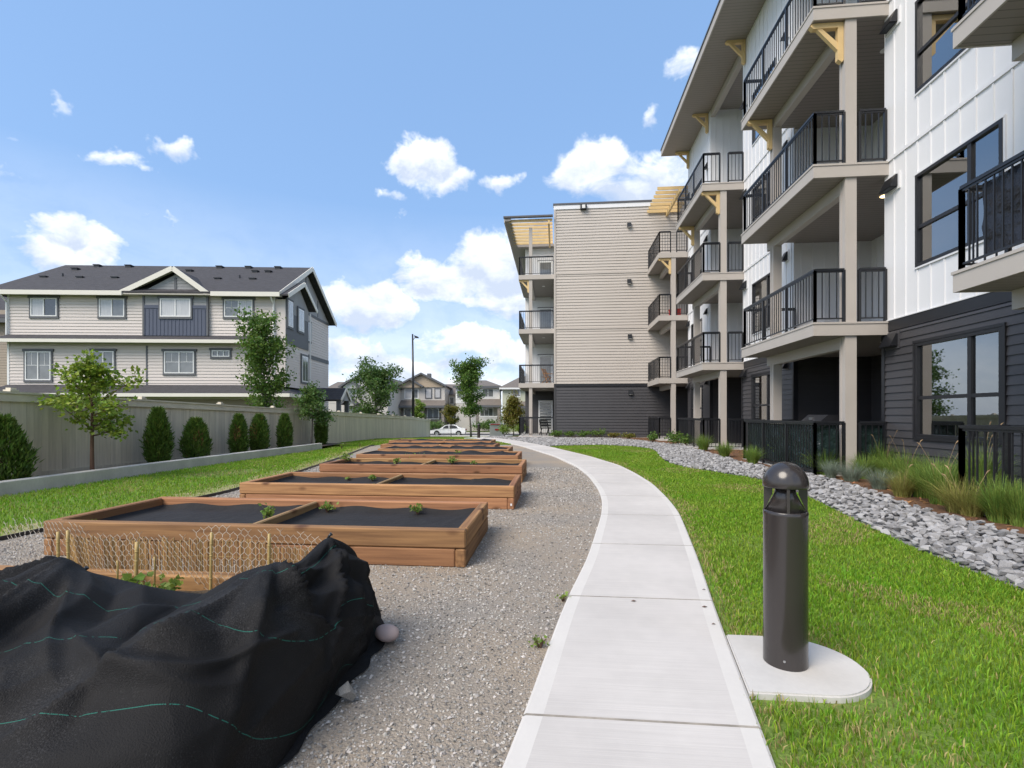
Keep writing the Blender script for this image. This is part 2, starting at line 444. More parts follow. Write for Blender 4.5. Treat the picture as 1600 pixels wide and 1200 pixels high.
M['taupe'] = pbr('taupe_trim', (.48, .44, .40), .6, namt=.05, nscale=2, spec=.3)
M['soffit'] = lined('soffit_boards', (.27, .24, .215), 1, .125, .62)
M['soffitd'] = lined('roof_soffit', (.30, .27, .245), 1, .125, .7)
M['deck'] = pbr('balcony_membrane', (.45, .44, .43), .8)
M['black'] = pbr('black_rail', (.014, .015, .018), .35, spec=.5)
M['charc'] = pbr('charcoal_frame', (.018, .0185, .022), .4, spec=.5)
M['flash'] = pbr('flashing', (.10, .10, .11), .5)
M['glass'] = glass_mat('window_glass', (.62, .68, .68), 2.6, .16)
M['room'] = pbr('dim_interior', (.10, .095, .09), .9)
M['blind'] = pbr('pale_blind', (.55, .56, .54), .8)
M['greenc'] = pbr('green_curtain', (.22, .36, .28), .8)
M['brick'] = pbr('red_brown_door', (.10, .035, .022), .5)
M['wframe'] = pbr('white_vinyl', (.80, .80, .79), .4)
M['trimg'] = pbr('slate_trim', (.115, .12, .13), .6)
M['navy'] = pbr('navy_panel', (.085, .10, .145), .6)
M['greysh'] = pbr('grey_shakes', (.33, .335, .34), .75, namt=.12, nscale=2)
M['pdark'] = pbr('dark_pane', (.05, .055, .06), .04, spec=.9, coat=.8, namt=.4, nscale=1.5)
M['pcurt'] = pbr('curtained_pane', (.55, .55, .56), .06, spec=.6, coat=.6, namt=.18, nscale=4, stretch=(6, 1, .4))
M['pgrey'] = pbr('grey_pane', (.20, .21, .215), .05, spec=.8, coat=.7, namt=.3, nscale=2)
M['shingle'] = pbr('slate_shingles', (.068, .066, .072), .9, namt=.35, nscale=2.4, stretch=(1.5, 5, 5), fine=.35, fscale=9, bscale=12, bstr=.5, bdist=.02)
M['shingleb'] = pbr('brown_shingles', (.19, .165, .145), .9, namt=.3, nscale=2.4, stretch=(1.5, 5, 5), fine=.3, fscale=9)
M['cream'] = pbr('cream_fascia', (.74, .71, .63), .5)
M['eave'] = pbr('cream_soffit', (.50, .47, .41), .7)
M['tan'] = pbr('tan_siding', (.46, .37, .27), .7)
M['greyw'] = pbr('grey_wall', (.55, .52, .48), .7)
M['stone'] = pbr('stone_veneer', (.32, .29, .265), .9, namt=.5, nscale=5)
M['greenw'] = pbr('pale_green_siding', (.52, .53, .41), .7)
M['offw'] = pbr('offwhite_siding', (.74, .73, .71), .7)
M['carw'] = pbr('white_car_paint', (.78, .79, .80), .25, coat=1, spec=.5)
M['carg'] = pbr('car_glass', (.03, .035, .04), .05, spec=.8, coat=.5)
M['tyre'] = pbr('tyre_rubber', (.02, .02, .02), .8)
M['rim'] = pbr('wheel_rim', (.55, .56, .58), .3, metal=.8)
M['red'] = pbr('red_plastic', (.55, .04, .03), .5)
M['redlight'] = pbr('red_lens', (.4, .02, .02), .2)
M['boxgrey'] = pbr('utility_box_paint', (.48, .48, .46), .5)
M['bollard'] = pbr('bronze_powder_coat', (.034, .029, .028), .24, spec=.5, coat=.25)
M['steel'] = pbr('brushed_steel', (.55, .55, .56), .3, metal=1)
M['cobble'] = pbr('pink_cobble', (.47, .36, .33), .7, namt=.15, nscale=6, fine=.06, fscale=60)
M['grock'] = pbr('grey_field_rock', (.33, .31, .28), .9, namt=.4, nscale=12, bscale=30, bstr=.4, bdist=.006)
M['reed'] = pbr('dry_reed', (.40, .25, .11), .7, isl=.45, hue=.02)
M['bamboo'] = pbr('bamboo_cane', (.52, .38, .15), .5, namt=.25, nscale=6, stretch=(1, 1, 4))
M['wire'] = pbr('galvanised_wire', (.72, .66, .56), .5, metal=.2)
M['bark'] = pbr('tree_bark', (.15, .085, .06), .9, namt=.4, nscale=10, stretch=(1, 1, .3), bscale=20, bstr=.5, bdist=.01)
M['barkg'] = pbr('grey_bark', (.17, .155, .14), .9, namt=.4, nscale=10, stretch=(1, 1, .3))
def leafm(n, c, isl=.35, hue=.05, transl=.38): return pbr(n, c, .5, isl=isl, hue=hue, transl=transl, spec=.35)
M['leaf_y'] = leafm('yellow_green_leaves', (.23, .32, .042), .45, .05)
M['leaf_g'] = leafm('green_leaves', (.12, .21, .040))
M['leaf_d'] = leafm('deep_green_leaves', (.105, .185, .045))
M['leaf_l'] = leafm('light_green_leaves', (.20, .29, .05))
M['leaf_o'] = leafm('turning_leaves', (.20, .19, .035), .4, .09)
M['thuja'] = pbr('cedar_foliage', (.095, .165, .026), .6, isl=.5, hue=.05, transl=.2)
M['thujab'] = pbr('cedar_browned', (.24, .13, .05), .8, isl=.3)
M['grassy'] = pbr('ornamental_grass', (.19, .29, .055), .6, isl=.4, hue=.06, transl=.3)
M['grassyl'] = pbr('yellow_ornamental_grass', (.33, .32, .09), .6, isl=.35, hue=.05, transl=.3)
M['fescue'] = pbr('blue_fescue', (.21, .26, .20), .6, isl=.3, hue=.04, transl=.2)
M['seed'] = pbr('seed_head', (.36, .25, .14), .8, isl=.3)
M['chairw'] = pbr('chair_wood', (.36, .19, .09), .6)
M['tarp'] = pbr('dark_green_tarp', (.018, .035, .033), .25, spec=.5, bscale=3.0, bstr=1.0, bdist=.12, namt=.3, nscale=3)
M['tarpk'] = pbr('black_tarp', (.025, .025, .030), .3, spec=.5, bscale=3.5, bstr=1.0, bdist=.10, namt=.3, nscale=3)
lamp = bpy.data.materials.new('lit_lens'); lamp.use_nodes = True
_b = lamp.node_tree.nodes['Principled BSDF']; _b.inputs['Emission Color'].default_value = (1, .74, .36, 1); _b.inputs['Emission Strength'].default_value = 2.2
_b.inputs['Base Color'].default_value = (.9, .8, .6, 1)
M['lit'] = lamp
M['lens'] = pbr('unlit_lens', (.78, .77, .74), .4)

def walk_broom():
    """fine broom strokes across the concrete"""
    t = M['conc'].node_tree; b = t.nodes['Principled BSDF']; N = t.nodes.new; L = t.links.new
    tcn = N('ShaderNodeTexCoord'); mp = N('ShaderNodeMapping'); mp.inputs['Scale'].default_value = (1.2, 95, 1)
    L(tcn.outputs['Object'], mp.inputs[0])
    n = N('ShaderNodeTexNoise'); n.inputs['Scale'].default_value = 1; n.inputs['Detail'].default_value = 3; L(mp.outputs[0], n.inputs['Vector'])
    src = b.inputs['Base Color'].links[0].from_socket
    mu = N('ShaderNodeMath'); mu.operation = 'MULTIPLY_ADD'; mu.inputs[1].default_value = .22; mu.inputs[2].default_value = .89; L(n.outputs['Fac'], mu.inputs[0])
    mx = N('ShaderNodeMix'); mx.data_type = 'RGBA'; mx.blend_type = 'MULTIPLY'; mx.inputs[0].default_value = 1
    L(src, mx.inputs[6]); L(mu.outputs[0], mx.inputs[7]); L(mx.outputs[2], b.inputs['Base Color'])
    bp = N('ShaderNodeBump'); bp.inputs['Strength'].default_value = .3; bp.inputs['Distance'].default_value = .004
    L(n.outputs['Fac'], bp.inputs['Height']); L(bp.outputs[0], b.inputs['Normal'])
walk_broom()

def drape_mat():
    """black woven ground cloth with green guide threads printed along its length (uv v = across the roll)"""
    m = pbr('black_ground_cloth', (.013, .0125, .013), .70, namt=.35, nscale=3, bscale=210, bstr=.8, bdist=.004, spec=.2)
    t = m.node_tree; b = t.nodes['Principled BSDF']; N = t.nodes.new; L = t.links.new
    uv = N('ShaderNodeUVMap'); uv.uv_map = 'UVMap'; sp = N('ShaderNodeSeparateXYZ'); L(uv.outputs[0], sp.inputs[0])
    ml = N('ShaderNodeMath'); ml.operation = 'MULTIPLY'; ml.inputs[1].default_value = 1 / .31; L(sp.outputs[1], ml.inputs[0])
    fr = N('ShaderNodeMath'); fr.operation = 'FRACT'; L(ml.outputs[0], fr.inputs[0])
    lt = N('ShaderNodeMath'); lt.operation = 'LESS_THAN'; lt.inputs[1].default_value = .009; L(fr.outputs[0], lt.inputs[0])
    n = N('ShaderNodeTexNoise'); n.inputs['Scale'].default_value = 60; tcn = N('ShaderNodeTexCoord'); L(tcn.outputs['Object'], n.inputs['Vector'])
    gt = N('ShaderNodeMath'); gt.operation = 'GREATER_THAN'; gt.inputs[1].default_value = .42; L(n.outputs['Fac'], gt.inputs[0])
    an = N('ShaderNodeMath'); an.operation = 'MULTIPLY'; L(lt.outputs[0], an.inputs[0]); L(gt.outputs[0], an.inputs[1])
    src = b.inputs['Base Color'].links[0].from_socket
    mx = N('ShaderNodeMix'); mx.data_type = 'RGBA'; L(an.outputs[0], mx.inputs[0]); L(src, mx.inputs[6]); mx.inputs[7].default_value = (.02, .13, .10, 1)
    # worn, dusty specks
    n2 = N('ShaderNodeTexNoise'); n2.inputs['Scale'].default_value = 190; n2.inputs['Detail'].default_value = 2; L(tcn.outputs['Object'], n2.inputs['Vector'])
    n3 = N('ShaderNodeTexNoise'); n3.inputs['Scale'].default_value = 2.4; L(tcn.outputs['Object'], n3.inputs['Vector'])
    m3 = N('ShaderNodeMath'); m3.operation = 'MULTIPLY'; L(n2.outputs['Fac'], m3.inputs[0]); L(n3.outputs['Fac'], m3.inputs[1])
    mr = N('ShaderNodeMapRange'); mr.inputs['From Min'].default_value = .28; mr.inputs['From Max'].default_value = .42; mr.inputs['To Max'].default_value = .24; L(m3.outputs[0], mr.inputs['Value'])
    mx2 = N('ShaderNodeMix'); mx2.data_type = 'RGBA'; L(mr.outputs[0], mx2.inputs[0]); L(mx.outputs[2], mx2.inputs[6]); mx2.inputs[7].default_value = (.10, .10, .103, 1)
    L(mx2.outputs[2], b.inputs['Base Color'])
    # crumples pressed into the sheet
    vo = N('ShaderNodeTexVoronoi'); vo.feature = 'F1'; vo.inputs['Scale'].default_value = 7.5
    wn = N('ShaderNodeTexNoise'); wn.inputs['Scale'].default_value = 3.0; L(tcn.outputs['Object'], wn.inputs['Vector'])
    wm = N('ShaderNodeMix'); wm.data_type = 'VECTOR'; wm.inputs[0].default_value = .25; L(tcn.outputs['Object'], wm.inputs[4]); L(wn.outputs['Color'], wm.inputs[5]); L(wm.outputs[1], vo.inputs['Vector'])
    b1 = N('ShaderNodeBump'); b1.inputs['Strength'].default_value = .22; b1.inputs['Distance'].default_value = .045; L(vo.outputs['Distance'], b1.inputs['Height'])
    old = b.inputs['Normal'].links[0].from_node
    L(b1.outputs[0], old.inputs['Normal'])
    return m
M['drape'] = drape_mat()
# ------------------------------------------------------------------ ground, lawns, gravel, walk
YD = np.linspace(-8, 60, 1361)
def edge(pts, sm=9):
    p = np.array(sorted(pts, key=lambda q: q[1]))
    x = np.interp(YD, p[:, 1], p[:, 0])
    k = np.hanning(2 * sm + 1); k /= k.sum()
    xs = np.convolve(np.pad(x, sm, mode='edge'), k, 'valid')
    return lambda y: np.interp(y, YD, xs)
walkL = edge([(-.75, -8), (-.48, 0), (-.30, 1.2), (-.14, 2.04), (-.06, 2.61), (.07, 3.42), (.26, 4.3), (.57, 6.3), (.68, 7.4), (.71, 8.5), (.66, 10.3), (.47, 12.14), (-.08, 15.03), (-1.4, 19.71), (-2.77, 23.37), (-4.6, 27.5), (-6.0, 31), (-6.9, 36), (-7.2, 46), (-7.2, 60)], 16)
walkR = edge([(.33, -8), (.55, 0), (.68, 1.2), (.84, 2.13), (.97, 2.92), (1.06, 3.43), (1.24, 4.39), (1.59, 6.5), (1.69, 7.6), (1.77, 9.2), (1.72, 10.8), (1.58, 12.5), (1.02, 15.1), (-.30, 19.6), (-1.7, 23.3), (-3.4, 27.5), (-4.7, 31), (-5.5, 36), (-5.7, 46), (-5.7, 60)], 16)
lawnE = edge([(-6.3, -8), (-5.95, 1), (-5.72, 4.5), (-5.45, 7.5), (-5.8, 10.5), (-6.5, 14), (-7.3, 17.4), (-7.9, 20), (-7.9, 60)], 12)
# retaining wall and fence lines, surveyed along the view (X across, Z away), turned into x(y)
def camline(X0, Z0, k, zs):
    s, c = math.sin(TH), math.cos(TH)
    return [(-s * z + c * (X0 + k * (z - Z0)), c * z + s * (X0 + k * (z - Z0))) for z in zs]
WALLP = camline(-8.25, 7.84, .0744, (2.0, 19.0))
FENP = camline(-9.27, 9.0, .054, (2.0, 36.8))
wallX = lambda y: np.interp(y, [WALLP[0][1], WALLP[1][1]], [WALLP[0][0], WALLP[1][0]])
_fs = (FENP[1][0] - FENP[0][0]) / (FENP[1][1] - FENP[0][1])
fenX = lambda y: FENP[0][0] + _fs * (np.asarray(y) - FENP[0][1])

def strip(name, y0, y1, fl, fr, dz, mat, ny=60, nx=14):
    ys = np.linspace(y0, y1, ny)
    V = []
    for y in ys:
        xs = np.linspace(fl(y), fr(y), nx)
        V.append(np.stack([xs, np.full(nx, y), H(xs, y) + dz], 1))
    V = np.concatenate(V)
    i = np.arange(ny - 1)[:, None] * nx + np.arange(nx - 1)[None]
    T = np.stack([i, i + 1, i + 1 + nx, i + nx], -1).reshape(-1, 4)
    return structure(link(name, np_mesh(name, V, T, mat, True)))
# far ground, one sheet to the horizon
gx = np.concatenate([np.linspace(-900, -60, 12), np.linspace(-50, 50, 61), np.linspace(60, 900, 12)])
gy = np.concatenate([np.linspace(-200, -20, 8), np.linspace(-15, 90, 80), np.linspace(110, 1500, 16)])
GX, GY = np.meshgrid(gx, gy)
V = np.stack([GX.ravel(), GY.ravel(), (H(GX, GY) - .05).ravel()], 1)
nx = len(gx); i = np.arange(len(gy) - 1)[:, None] * nx + np.arange(nx - 1)[None]
structure(link('ground', np_mesh('ground', V, np.stack([i, i + 1, i + 1 + nx, i + nx], -1).reshape(-1, 4), M['field'], True)))
strip('lawn_beside_fence', -6, 21.0, lambda y: wallX(y) + .1 if y < 19 else fenX(y), lambda y: lawnE(y), -.012, M['lawn'], 90, 16)
strip('lawn_beyond_beds', 20.96, 54, lambda y: fenX(y) - .4, lambda y: walkL(y) - .003, -.010, M['lawn'], 50, 16)
strip('soil_strip', -6, 20.6, lambda y: fenX(y) - .3, lambda y: wallX(y) - .02, .10, M['soil'], 60, 5)
strip('gravel_court', -6, 21.0, lambda y: lawnE(y), lambda y: walkL(y) - .002, 0.0, M['gravel'], 110, 20)
strip('dry_grass_verge', -6, 20.5, lambda y: lawnE(y) - .62 + .16 * math.sin(y * 2.3) + .08 * math.sin(y * 5.1), lambda y: lawnE(y) - .03, -.006, M['straw'], 160, 4)
strip('courtyard_lawn', -6, 21.2, lambda y: walkR(y) + .002, lambda y: max(5.2, walkR(y) + .1), -.004, M['lawn'], 90, 20)
strip('far_verge', 21.2, 54, lambda y: walkR(y) + .002, lambda y: walkR(y) + 14, -.020, M['field'], 30, 10)

# lawn edging strip (black) along the gravel
mb = MB()
ys = np.linspace(-2, 20.5, 90)
for a, b in zip(ys[:-1], ys[1:]):
    p = [(float(lawnE(y)), y, float(H(lawnE(y), y))) for y in (a, b)]
    mb.add([(p[0][0] - .012, p[0][1], p[0][2] - .05), (p[0][0] + .012, p[0][1], p[0][2] - .05), (p[0][0] + .008, p[0][1], p[0][2] + .045), (p[0][0] - .008, p[0][1], p[0][2] + .045),
            (p[1][0] - .012, p[1][1], p[1][2] - .05), (p[1][0] + .012, p[1][1], p[1][2] - .05), (p[1][0] + .008, p[1][1], p[1][2] + .045), (p[1][0] - .008, p[1][1], p[1][2] + .045)],
           [(1, 2, 6, 5), (2, 3, 7, 6), (3, 0, 4, 7)])
tag(mb.build('lawn_edging', M['black']), 'thin black edging strip between lawn and gravel', 'edging')

# concrete walk: each slab its own piece, trowelled margin round a broomed field
walk = bpy.data.objects.new('concrete_walk', None); COL.objects.link(walk); structure(walk); OFF[walk.name] = (0, 0, 0)
cuts = [-5.2, -3.76, -2.3, -.85, .62, 2.06, 3.44, 4.86, 6.3, 7.76, 9.2, 10.65, 12.1, 13.5, 14.9, 16.25, 17.6, 18.9, 20.2, 21.5, 22.7, 23.9, 25.1, 26.3, 27.6, 29, 30.5, 32.2, 34, 36, 38.5, 41, 44, 47]
TZ = .03
for a, b in zip(cuts[:-1], cuts[1:]):
    a2, b2 = a + .0035, b - .0035
    nyr = 9 if b < 20 else 4
    yy = [a2, a2 + .004, a2 + .06] + list(np.linspace(a2 + .06, b2 - .06, nyr))[1:-1] + [b2 - .06, b2 - .004, b2]
    mb = MB(); rows = []
    for j, y in enumerate(yy):
        l, r = float(walkL(y)), float(walkR(y))
        xs = [l, l + .012, l + .085, r - .085, r - .012, r]
        row = []
        for k, x in enumerate(xs):
            z = float(H(x, y)) + TZ - (.007 if (k in (0, 5) or j in (0, len(yy) - 1)) else 0)
            mb.v.append((x, y, z)); row.append(len(mb.v) - 1)
        mb.v.append((l, y, float(H(l, y)) - .12)); mb.v.append((r, y, float(H(r, y)) - .12))
        rows.append((row, len(mb.v) - 2, len(mb.v) - 1))
    for j in range(len(rows) - 1):
        A, B = rows[j], rows[j + 1]
        for k in range(5):
            mb.f.append([A[0][k], A[0][k + 1], B[0][k + 1], B[0][k]])
            mb.m.append(2 if j in (0, len(rows) - 2) else 0 if k == 2 else 1)
        mb.f.append([A[1], A[0][0], B[0][0], B[1]]); mb.m.append(1)
        mb.f.append([A[0][5], A[2], B[2], B[0][5]]); mb.m.append(1)
    for Q in (rows[0], rows[-1]):
        mb.f.append(Q[0] + [Q[2], Q[1]]); mb.m.append(2)
    mb.build('concrete_slab', [M['conc'], M['concm'], M['joint']], walk)
strip('walk_base', -5.2, 46.9, lambda y: walkL(y) + .02, lambda y: walkR(y) - .02, TZ - .014, M['soil'], 200, 4)  # dark sheet under the slabs, so the joints look shaded
# round-ended pad the bollard stands on
mb = MB()
pc = Vector((1.17, 2.62, 0)); pr = .30
poly = [(float(walkR(2.32)) + .006, 2.32)]
poly += [(1.24 + pr * math.cos(t), 2.62 + pr * math.sin(t)) for t in np.linspace(-math.pi / 2, math.pi / 2, 26)]
poly += [(float(walkR(y)) + .006, y) for y in np.linspace(2.92, 2.40, 6)]
mb.prism([(x, y, 0) for x, y in poly], (0, 0, -.1), (0, 0, TZ - .008))
inner = [(float(1.16 + (x - 1.16) * .975), float(2.62 + (y - 2.62) * .975)) for x, y in poly]
mb.prism([(x, y, 0) for x, y in inner], (0, 0, TZ - .009), (0, 0, TZ))
structure(mb.build('bollard_pad', M['pad']))

# planting bed and rock strip along the building
RL = [(-.36, 19.75), (.5, 20.35), (1.3, 20.75), (1.95, 20.85), (2.6, 20.45), (3.2, 19.6), (3.5, 18.6), (3.45, 17.2), (3.2, 15.4), (3.02, 13.6), (3.12, 12.4), (3.55, 11.3), (3.95, 10.2), (4.02, 9.0), (3.9, 7.8), (3.68, 6.5), (3.5, 5.4), (3.42, 4.2), (3.4, 2.0), (3.4, -4)]
RP = [(4.62, -4), (4.62, 2), (4.62, 5.3), (4.63, 6.3), (4.70, 7.2), (4.94, 8.5), (5.02, 10.2), (4.80, 11.4), (4.60, 12.4), (4.62, 13.6), (4.72, 16.7), (4.9, 20.3), (4.3, 23.3), (3.6, 25.4), (2.4, 26.6), (.1, 27.0), (-1.6, 27.05), (-2.5, 27.5), (-3.2, 29.0), (-4.2, 31.5)]
tail = [(float(walkR(y)) + .02, y) for y in np.linspace(31.5, 20.0, 20)]
def dense(pts, n=6):
    out = []
    P_ = [np.array(p) for p in pts]
    for i in range(len(P_) - 1):
        p0, p1, p2, p3 = P_[max(i - 1, 0)], P_[i], P_[i + 1], P_[min(i + 2, len(P_) - 1)]
        for t in np.linspace(0, 1, n, endpoint=False):
            out.append(tuple(.5 * (2 * p1 + (p2 - p0) * t + (2 * p0 - 5 * p1 + 4 * p2 - p3) * t * t + (3 * p1 - p0 - 3 * p2 + p3) * t ** 3)))
    out.append(tuple(P_[-1]))
    return out
ROCKPOLY = dense(RL)[::1] + dense(RP) + tail
_rl = np.array(sorted([q for q in RL if q[1] < 19], key=lambda q: q[1])); _rp = np.array(sorted([q for q in RP if q[1] < 21], key=lambda q: q[1]))
def MOUND(y): return .085 * (1 - sstep(17, 23, y))
def RZ(x, y):
    a = np.interp(y, _rl[:, 1], _rl[:, 0]); b = np.interp(y, _rp[:, 1], _rp[:, 0])
    return MOUND(y) * np.clip((x - a) / (b - a), 0, 1)
def rows_sheet(name, spans, dz, mat, lift, nx=7):
    V, T = [], []
    for (ya, yb, fl, fr, n) in spans:
        o = len(V)
        for y in np.linspace(ya, yb, n):
            for x in np.linspace(float(fl(y)), max(float(fl(y)) + .001, float(fr(y))), nx): V.append((x, y, float(H(x, y)) + dz + float(lift(x, y))))
        for j in range(n - 1):
            for k in range(nx - 1):
                a = o + j * nx + k; T.append((a, a + 1, a + 1 + nx, a + nx))
    return structure(link(name, np_mesh(name, np.array(V), np.array(T), mat, True)))
_R = np.array(dense(RP)); _Ls = np.array(dense(RL))
_ia = int(np.argmax(_Ls[:, 1]))                       # tip of the lawn
_Lr, _Ll = _Ls[_ia:][::-1], _Ls[:_ia + 1]
rpx = lambda y: np.interp(y, np.maximum.accumulate(_R[:, 1]), _R[:, 0])
rlx = lambda y: np.interp(y, _Lr[:, 1], _Lr[:, 0])
llx = lambda y: np.interp(y, _Ll[:, 1], _Ll[:, 0])
ytip = float(_Ls[_ia, 1])
wr = lambda y: float(walkR(y)) + .02
rock_strip = rows_sheet('rock_strip', [(-4, ytip, rlx, rpx, 120), (19.75, ytip, wr, llx, 10), (ytip, 31.5, wr, rpx, 60)], .004, M['rockbed'], RZ)
MP = dense(RP[:-2]) + [(-3.9, 30), (8, 30), (8, -4)]
rows_sheet('mulch_bed', [(-4, 30, rpx, lambda y: 8.0, 120)], .007, M['mulch'], lambda x, y: MOUND(y))

def inside(poly, pts):
    p = np.asarray(poly); x, y = pts[:, 0], pts[:, 1]
    c = np.zeros(len(pts), bool); j = len(p) - 1
    for i in range(len(p)):
        xi, yi, xj, yj = *p[i], *p[j]
        k = ((yi > y) != (yj > y)) & (x < (xj - xi) * (y - yi) / (yj - yi + 1e-12) + xi)
        c ^= k; j = i
    return c
def view_px(x, y, z=0.0):
    s, c = math.sin(TH), math.cos(TH)
    Z = -s * x + c * y; X = c * x + s * y
    return 800 + FPX * X / np.maximum(Z, .01), 648 + FPX * (EYE - z) / np.maximum(Z, .01), Z

# angular stones for the rock strip
def stone_mesh(seed, nm):
    r = np.random.default_rng(seed)
    bm = bmesh.new()
    for _ in range(13):
        v = r.normal(size=3); v /= np.linalg.norm(v)
        v *= r.uniform(.82, 1.12)
        bm.verts.new((v[0] * 1.05, v[1] * .82, v[2] * .55))
    ret = bmesh.ops.convex_hull(bm, input=bm.verts[:])
    junk = [e for e in ret['geom_interior'] if isinstance(e, bmesh.types.BMVert)]
    if junk: bmesh.ops.delete(bm, geom=junk, context='VERTS')
    bmesh.ops.triangulate(bm, faces=bm.faces[:]); bmesh.ops.recalc_face_normals(bm, faces=bm.faces[:])
    me = bpy.data.meshes.new(nm); bm.to_mesh(me); bm.free(); me.materials.append(M['rock'])
    return me
STN = [stone_mesh(100 + k, 'stone') for k in range(10)]
N0 = 80000
pts = np.stack([nr.uniform(-5, 5.6, N0), nr.uniform(2.6, 31.5, N0)], 1)
pts = pts[inside(ROCKPOLY, pts)]
# thin out so that stones touch without piling up
keep = []; cell = {}
rad = nr.uniform(.024, .050, len(pts))
far = np.clip(pts[:, 1] / 16, 0, 1); rad = rad * (1 + .35 * far)
for k, (x, y) in enumerate(pts):
    c = (int(x / .12), int(y / .12)); ok = True
    for i in (-1, 0, 1):
        for j in (-1, 0, 1):
            for q in cell.get((c[0] + i, c[1] + j), ()):
                if (pts[q, 0] - x) ** 2 + (pts[q, 1] - y) ** 2 < ((rad[q] + rad[k]) * .52) ** 2: ok = False
    if ok: cell.setdefault(c, []).append(k); keep.append(k)
pts = pts[keep]; rad = rad[keep]
px, py, Zd = view_px(pts[:, 0], pts[:, 1])
seen = (px > -20) & (px < 1620) & (py < 1190)
order = np.argsort(np.where(seen, Zd, 999))
near, rest = order[:300], order[300:]
for k in near:
    o = link('stone', STN[int(nr.integers(10))], rock_strip)
    o.location = (pts[k, 0], pts[k, 1], float(RZ(pts[k, 0], pts[k, 1])) + .012 + rad[k] * .35 + nr.uniform(0, .018))
    s = rad[k] * 1.22
    o.scale = (s * nr.uniform(.85, 1.25), s * nr.uniform(.8, 1.15), s * nr.uniform(.75, 1.15))
    o.rotation_euler = (nr.normal(0, .3), nr.normal(0, .3), nr.uniform(0, 6.28))
Vs, Ts, o0 = [], [], 0
for t in range(10):
    ids = rest[t::10]
    me = STN[t]
    tv = np.array([v.co[:] for v in me.vertices]); tf = np.array([p.vertices[:] for p in me.polygons])
    pos = np.stack([pts[ids, 0], pts[ids, 1], H(pts[ids, 0], pts[ids, 1]) + RZ(pts[ids, 0], pts[ids, 1]) + .012 + rad[ids] * .35 + nr.uniform(0, .018, len(ids))], 1)
    V, T = scatter(tv, tf, pos, rotmats(len(ids), .3), np.stack([rad[ids] * 1.22 * nr.uniform(.8, 1.2, len(ids)) for _ in range(3)], 1))
    Vs.append(V); Ts.append(T + o0); o0 += len(V)
stuff(link('farther_stones', np_mesh('farther_stones', np.concatenate(Vs), np.concatenate(Ts), M['rocki']), rock_strip))

# gravel chips lying on the court
octa = np.array([(1, 0, 0), (0, 1, 0), (-1, 0, 0), (0, -1, 0), (.2, .1, .7), (0, 0, -.5)], float)
octf = np.array([(0, 1, 4), (1, 2, 4), (2, 3, 4), (3, 0, 4), (1, 0, 5), (2, 1, 5), (3, 2, 5), (0, 3, 5)])
n = 230000
gyy = 1.5 + 10.5 * nr.random(n) ** 2.1
gxx = nr.uniform(-6.2, .7, n)
ok = (gxx > lawnE(gyy) + .02) & (gxx < walkL(gyy) - .004)
px, py, Zd = view_px(gxx, gyy)
ok &= (px > -30) & (px < 1000) & (py < 1230)
patch = .5 + .5 * np.sin(gxx * 2.1 + 1.3 * np.sin(gyy * 1.1)) * np.sin(gyy * 1.7 + np.sin(gxx * 1.9))
ok &= nr.random(n) < (.35 + .65 * patch)
gxx, gyy, Zd = gxx[ok], gyy[ok], Zd[ok]
if len(gxx) > 80000: gxx, gyy, Zd = gxx[:80000], gyy[:80000], Zd[:80000]
n = len(gxx)
sz = nr.gamma(3, .0011, n) + .0014
sz = np.minimum(sz, .010) * (1 + .10 * Zd)
V, T = scatter(octa, octf, np.stack([gxx, gyy, H(gxx, gyy) + sz * .25], 1), rotmats(n, .5), np.stack([sz * nr.uniform(.7, 1.3, n), sz * nr.uniform(.7, 1.3, n), sz * nr.uniform(.7, 1.1, n)], 1))
gc = stuff(link('gravel_chips', np_mesh('gravel_chips', V, T, M['gstone'])))
gc['label'] = 'loose grey and tan gravel chips between the planter beds'; gc['category'] = 'gravel'

# grass blades
def grass(name, label, x, y, hgt, wid, dry, z0=0.0):
    n = len(x)
    a = nr.uniform(0, 2 * np.pi, n); lean = np.abs(nr.normal(.30, .22, n)); b = nr.uniform(0, 2 * np.pi, n)
    z = H(x, y) + z0 - .005
    base = np.stack([x, y, z], 1)
    side = np.stack([np.cos(a), np.sin(a), np.zeros(n)], 1) * (wid / 2)[:, None]
    ld = np.stack([np.cos(b), np.sin(b), np.zeros(n)], 1)
    mid = base + ld * (lean * hgt * .35)[:, None] + np.array([0, 0, 1]) * (hgt * .55)[:, None]
    tip = base + ld * (lean * hgt * 1.15)[:, None] + np.array([0, 0, 1]) * (hgt * (1 - .25 * lean))[:, None]
    V = np.stack([base - side, base + side, mid + side * .8, mid - side * .8, tip], 1).reshape(-1, 3)
    o = np.arange(n)[:, None] * 5
    T = np.concatenate([o + np.array([0, 1, 2]), o + np.array([0, 2, 3]), o + np.array([3, 2, 4])], 1).reshape(-1, 3)
    mi = np.repeat((nr.random(n) < dry).astype(int), 3)
    me = np_mesh(name, V, T, [M['blade'], M['blade2']], False, mi)
    o = stuff(link(name, me)); o['label'] = label; o['category'] = 'grass'
    return o
def wav(x, y, s=1.0):
    return .5 + .25 * np.sin(x * 3.1 * s + 2 * np.sin(y * 1.3 * s)) + .25 * np.sin(y * 2.7 * s + 1.7 * np.sin(x * 2.2 * s))
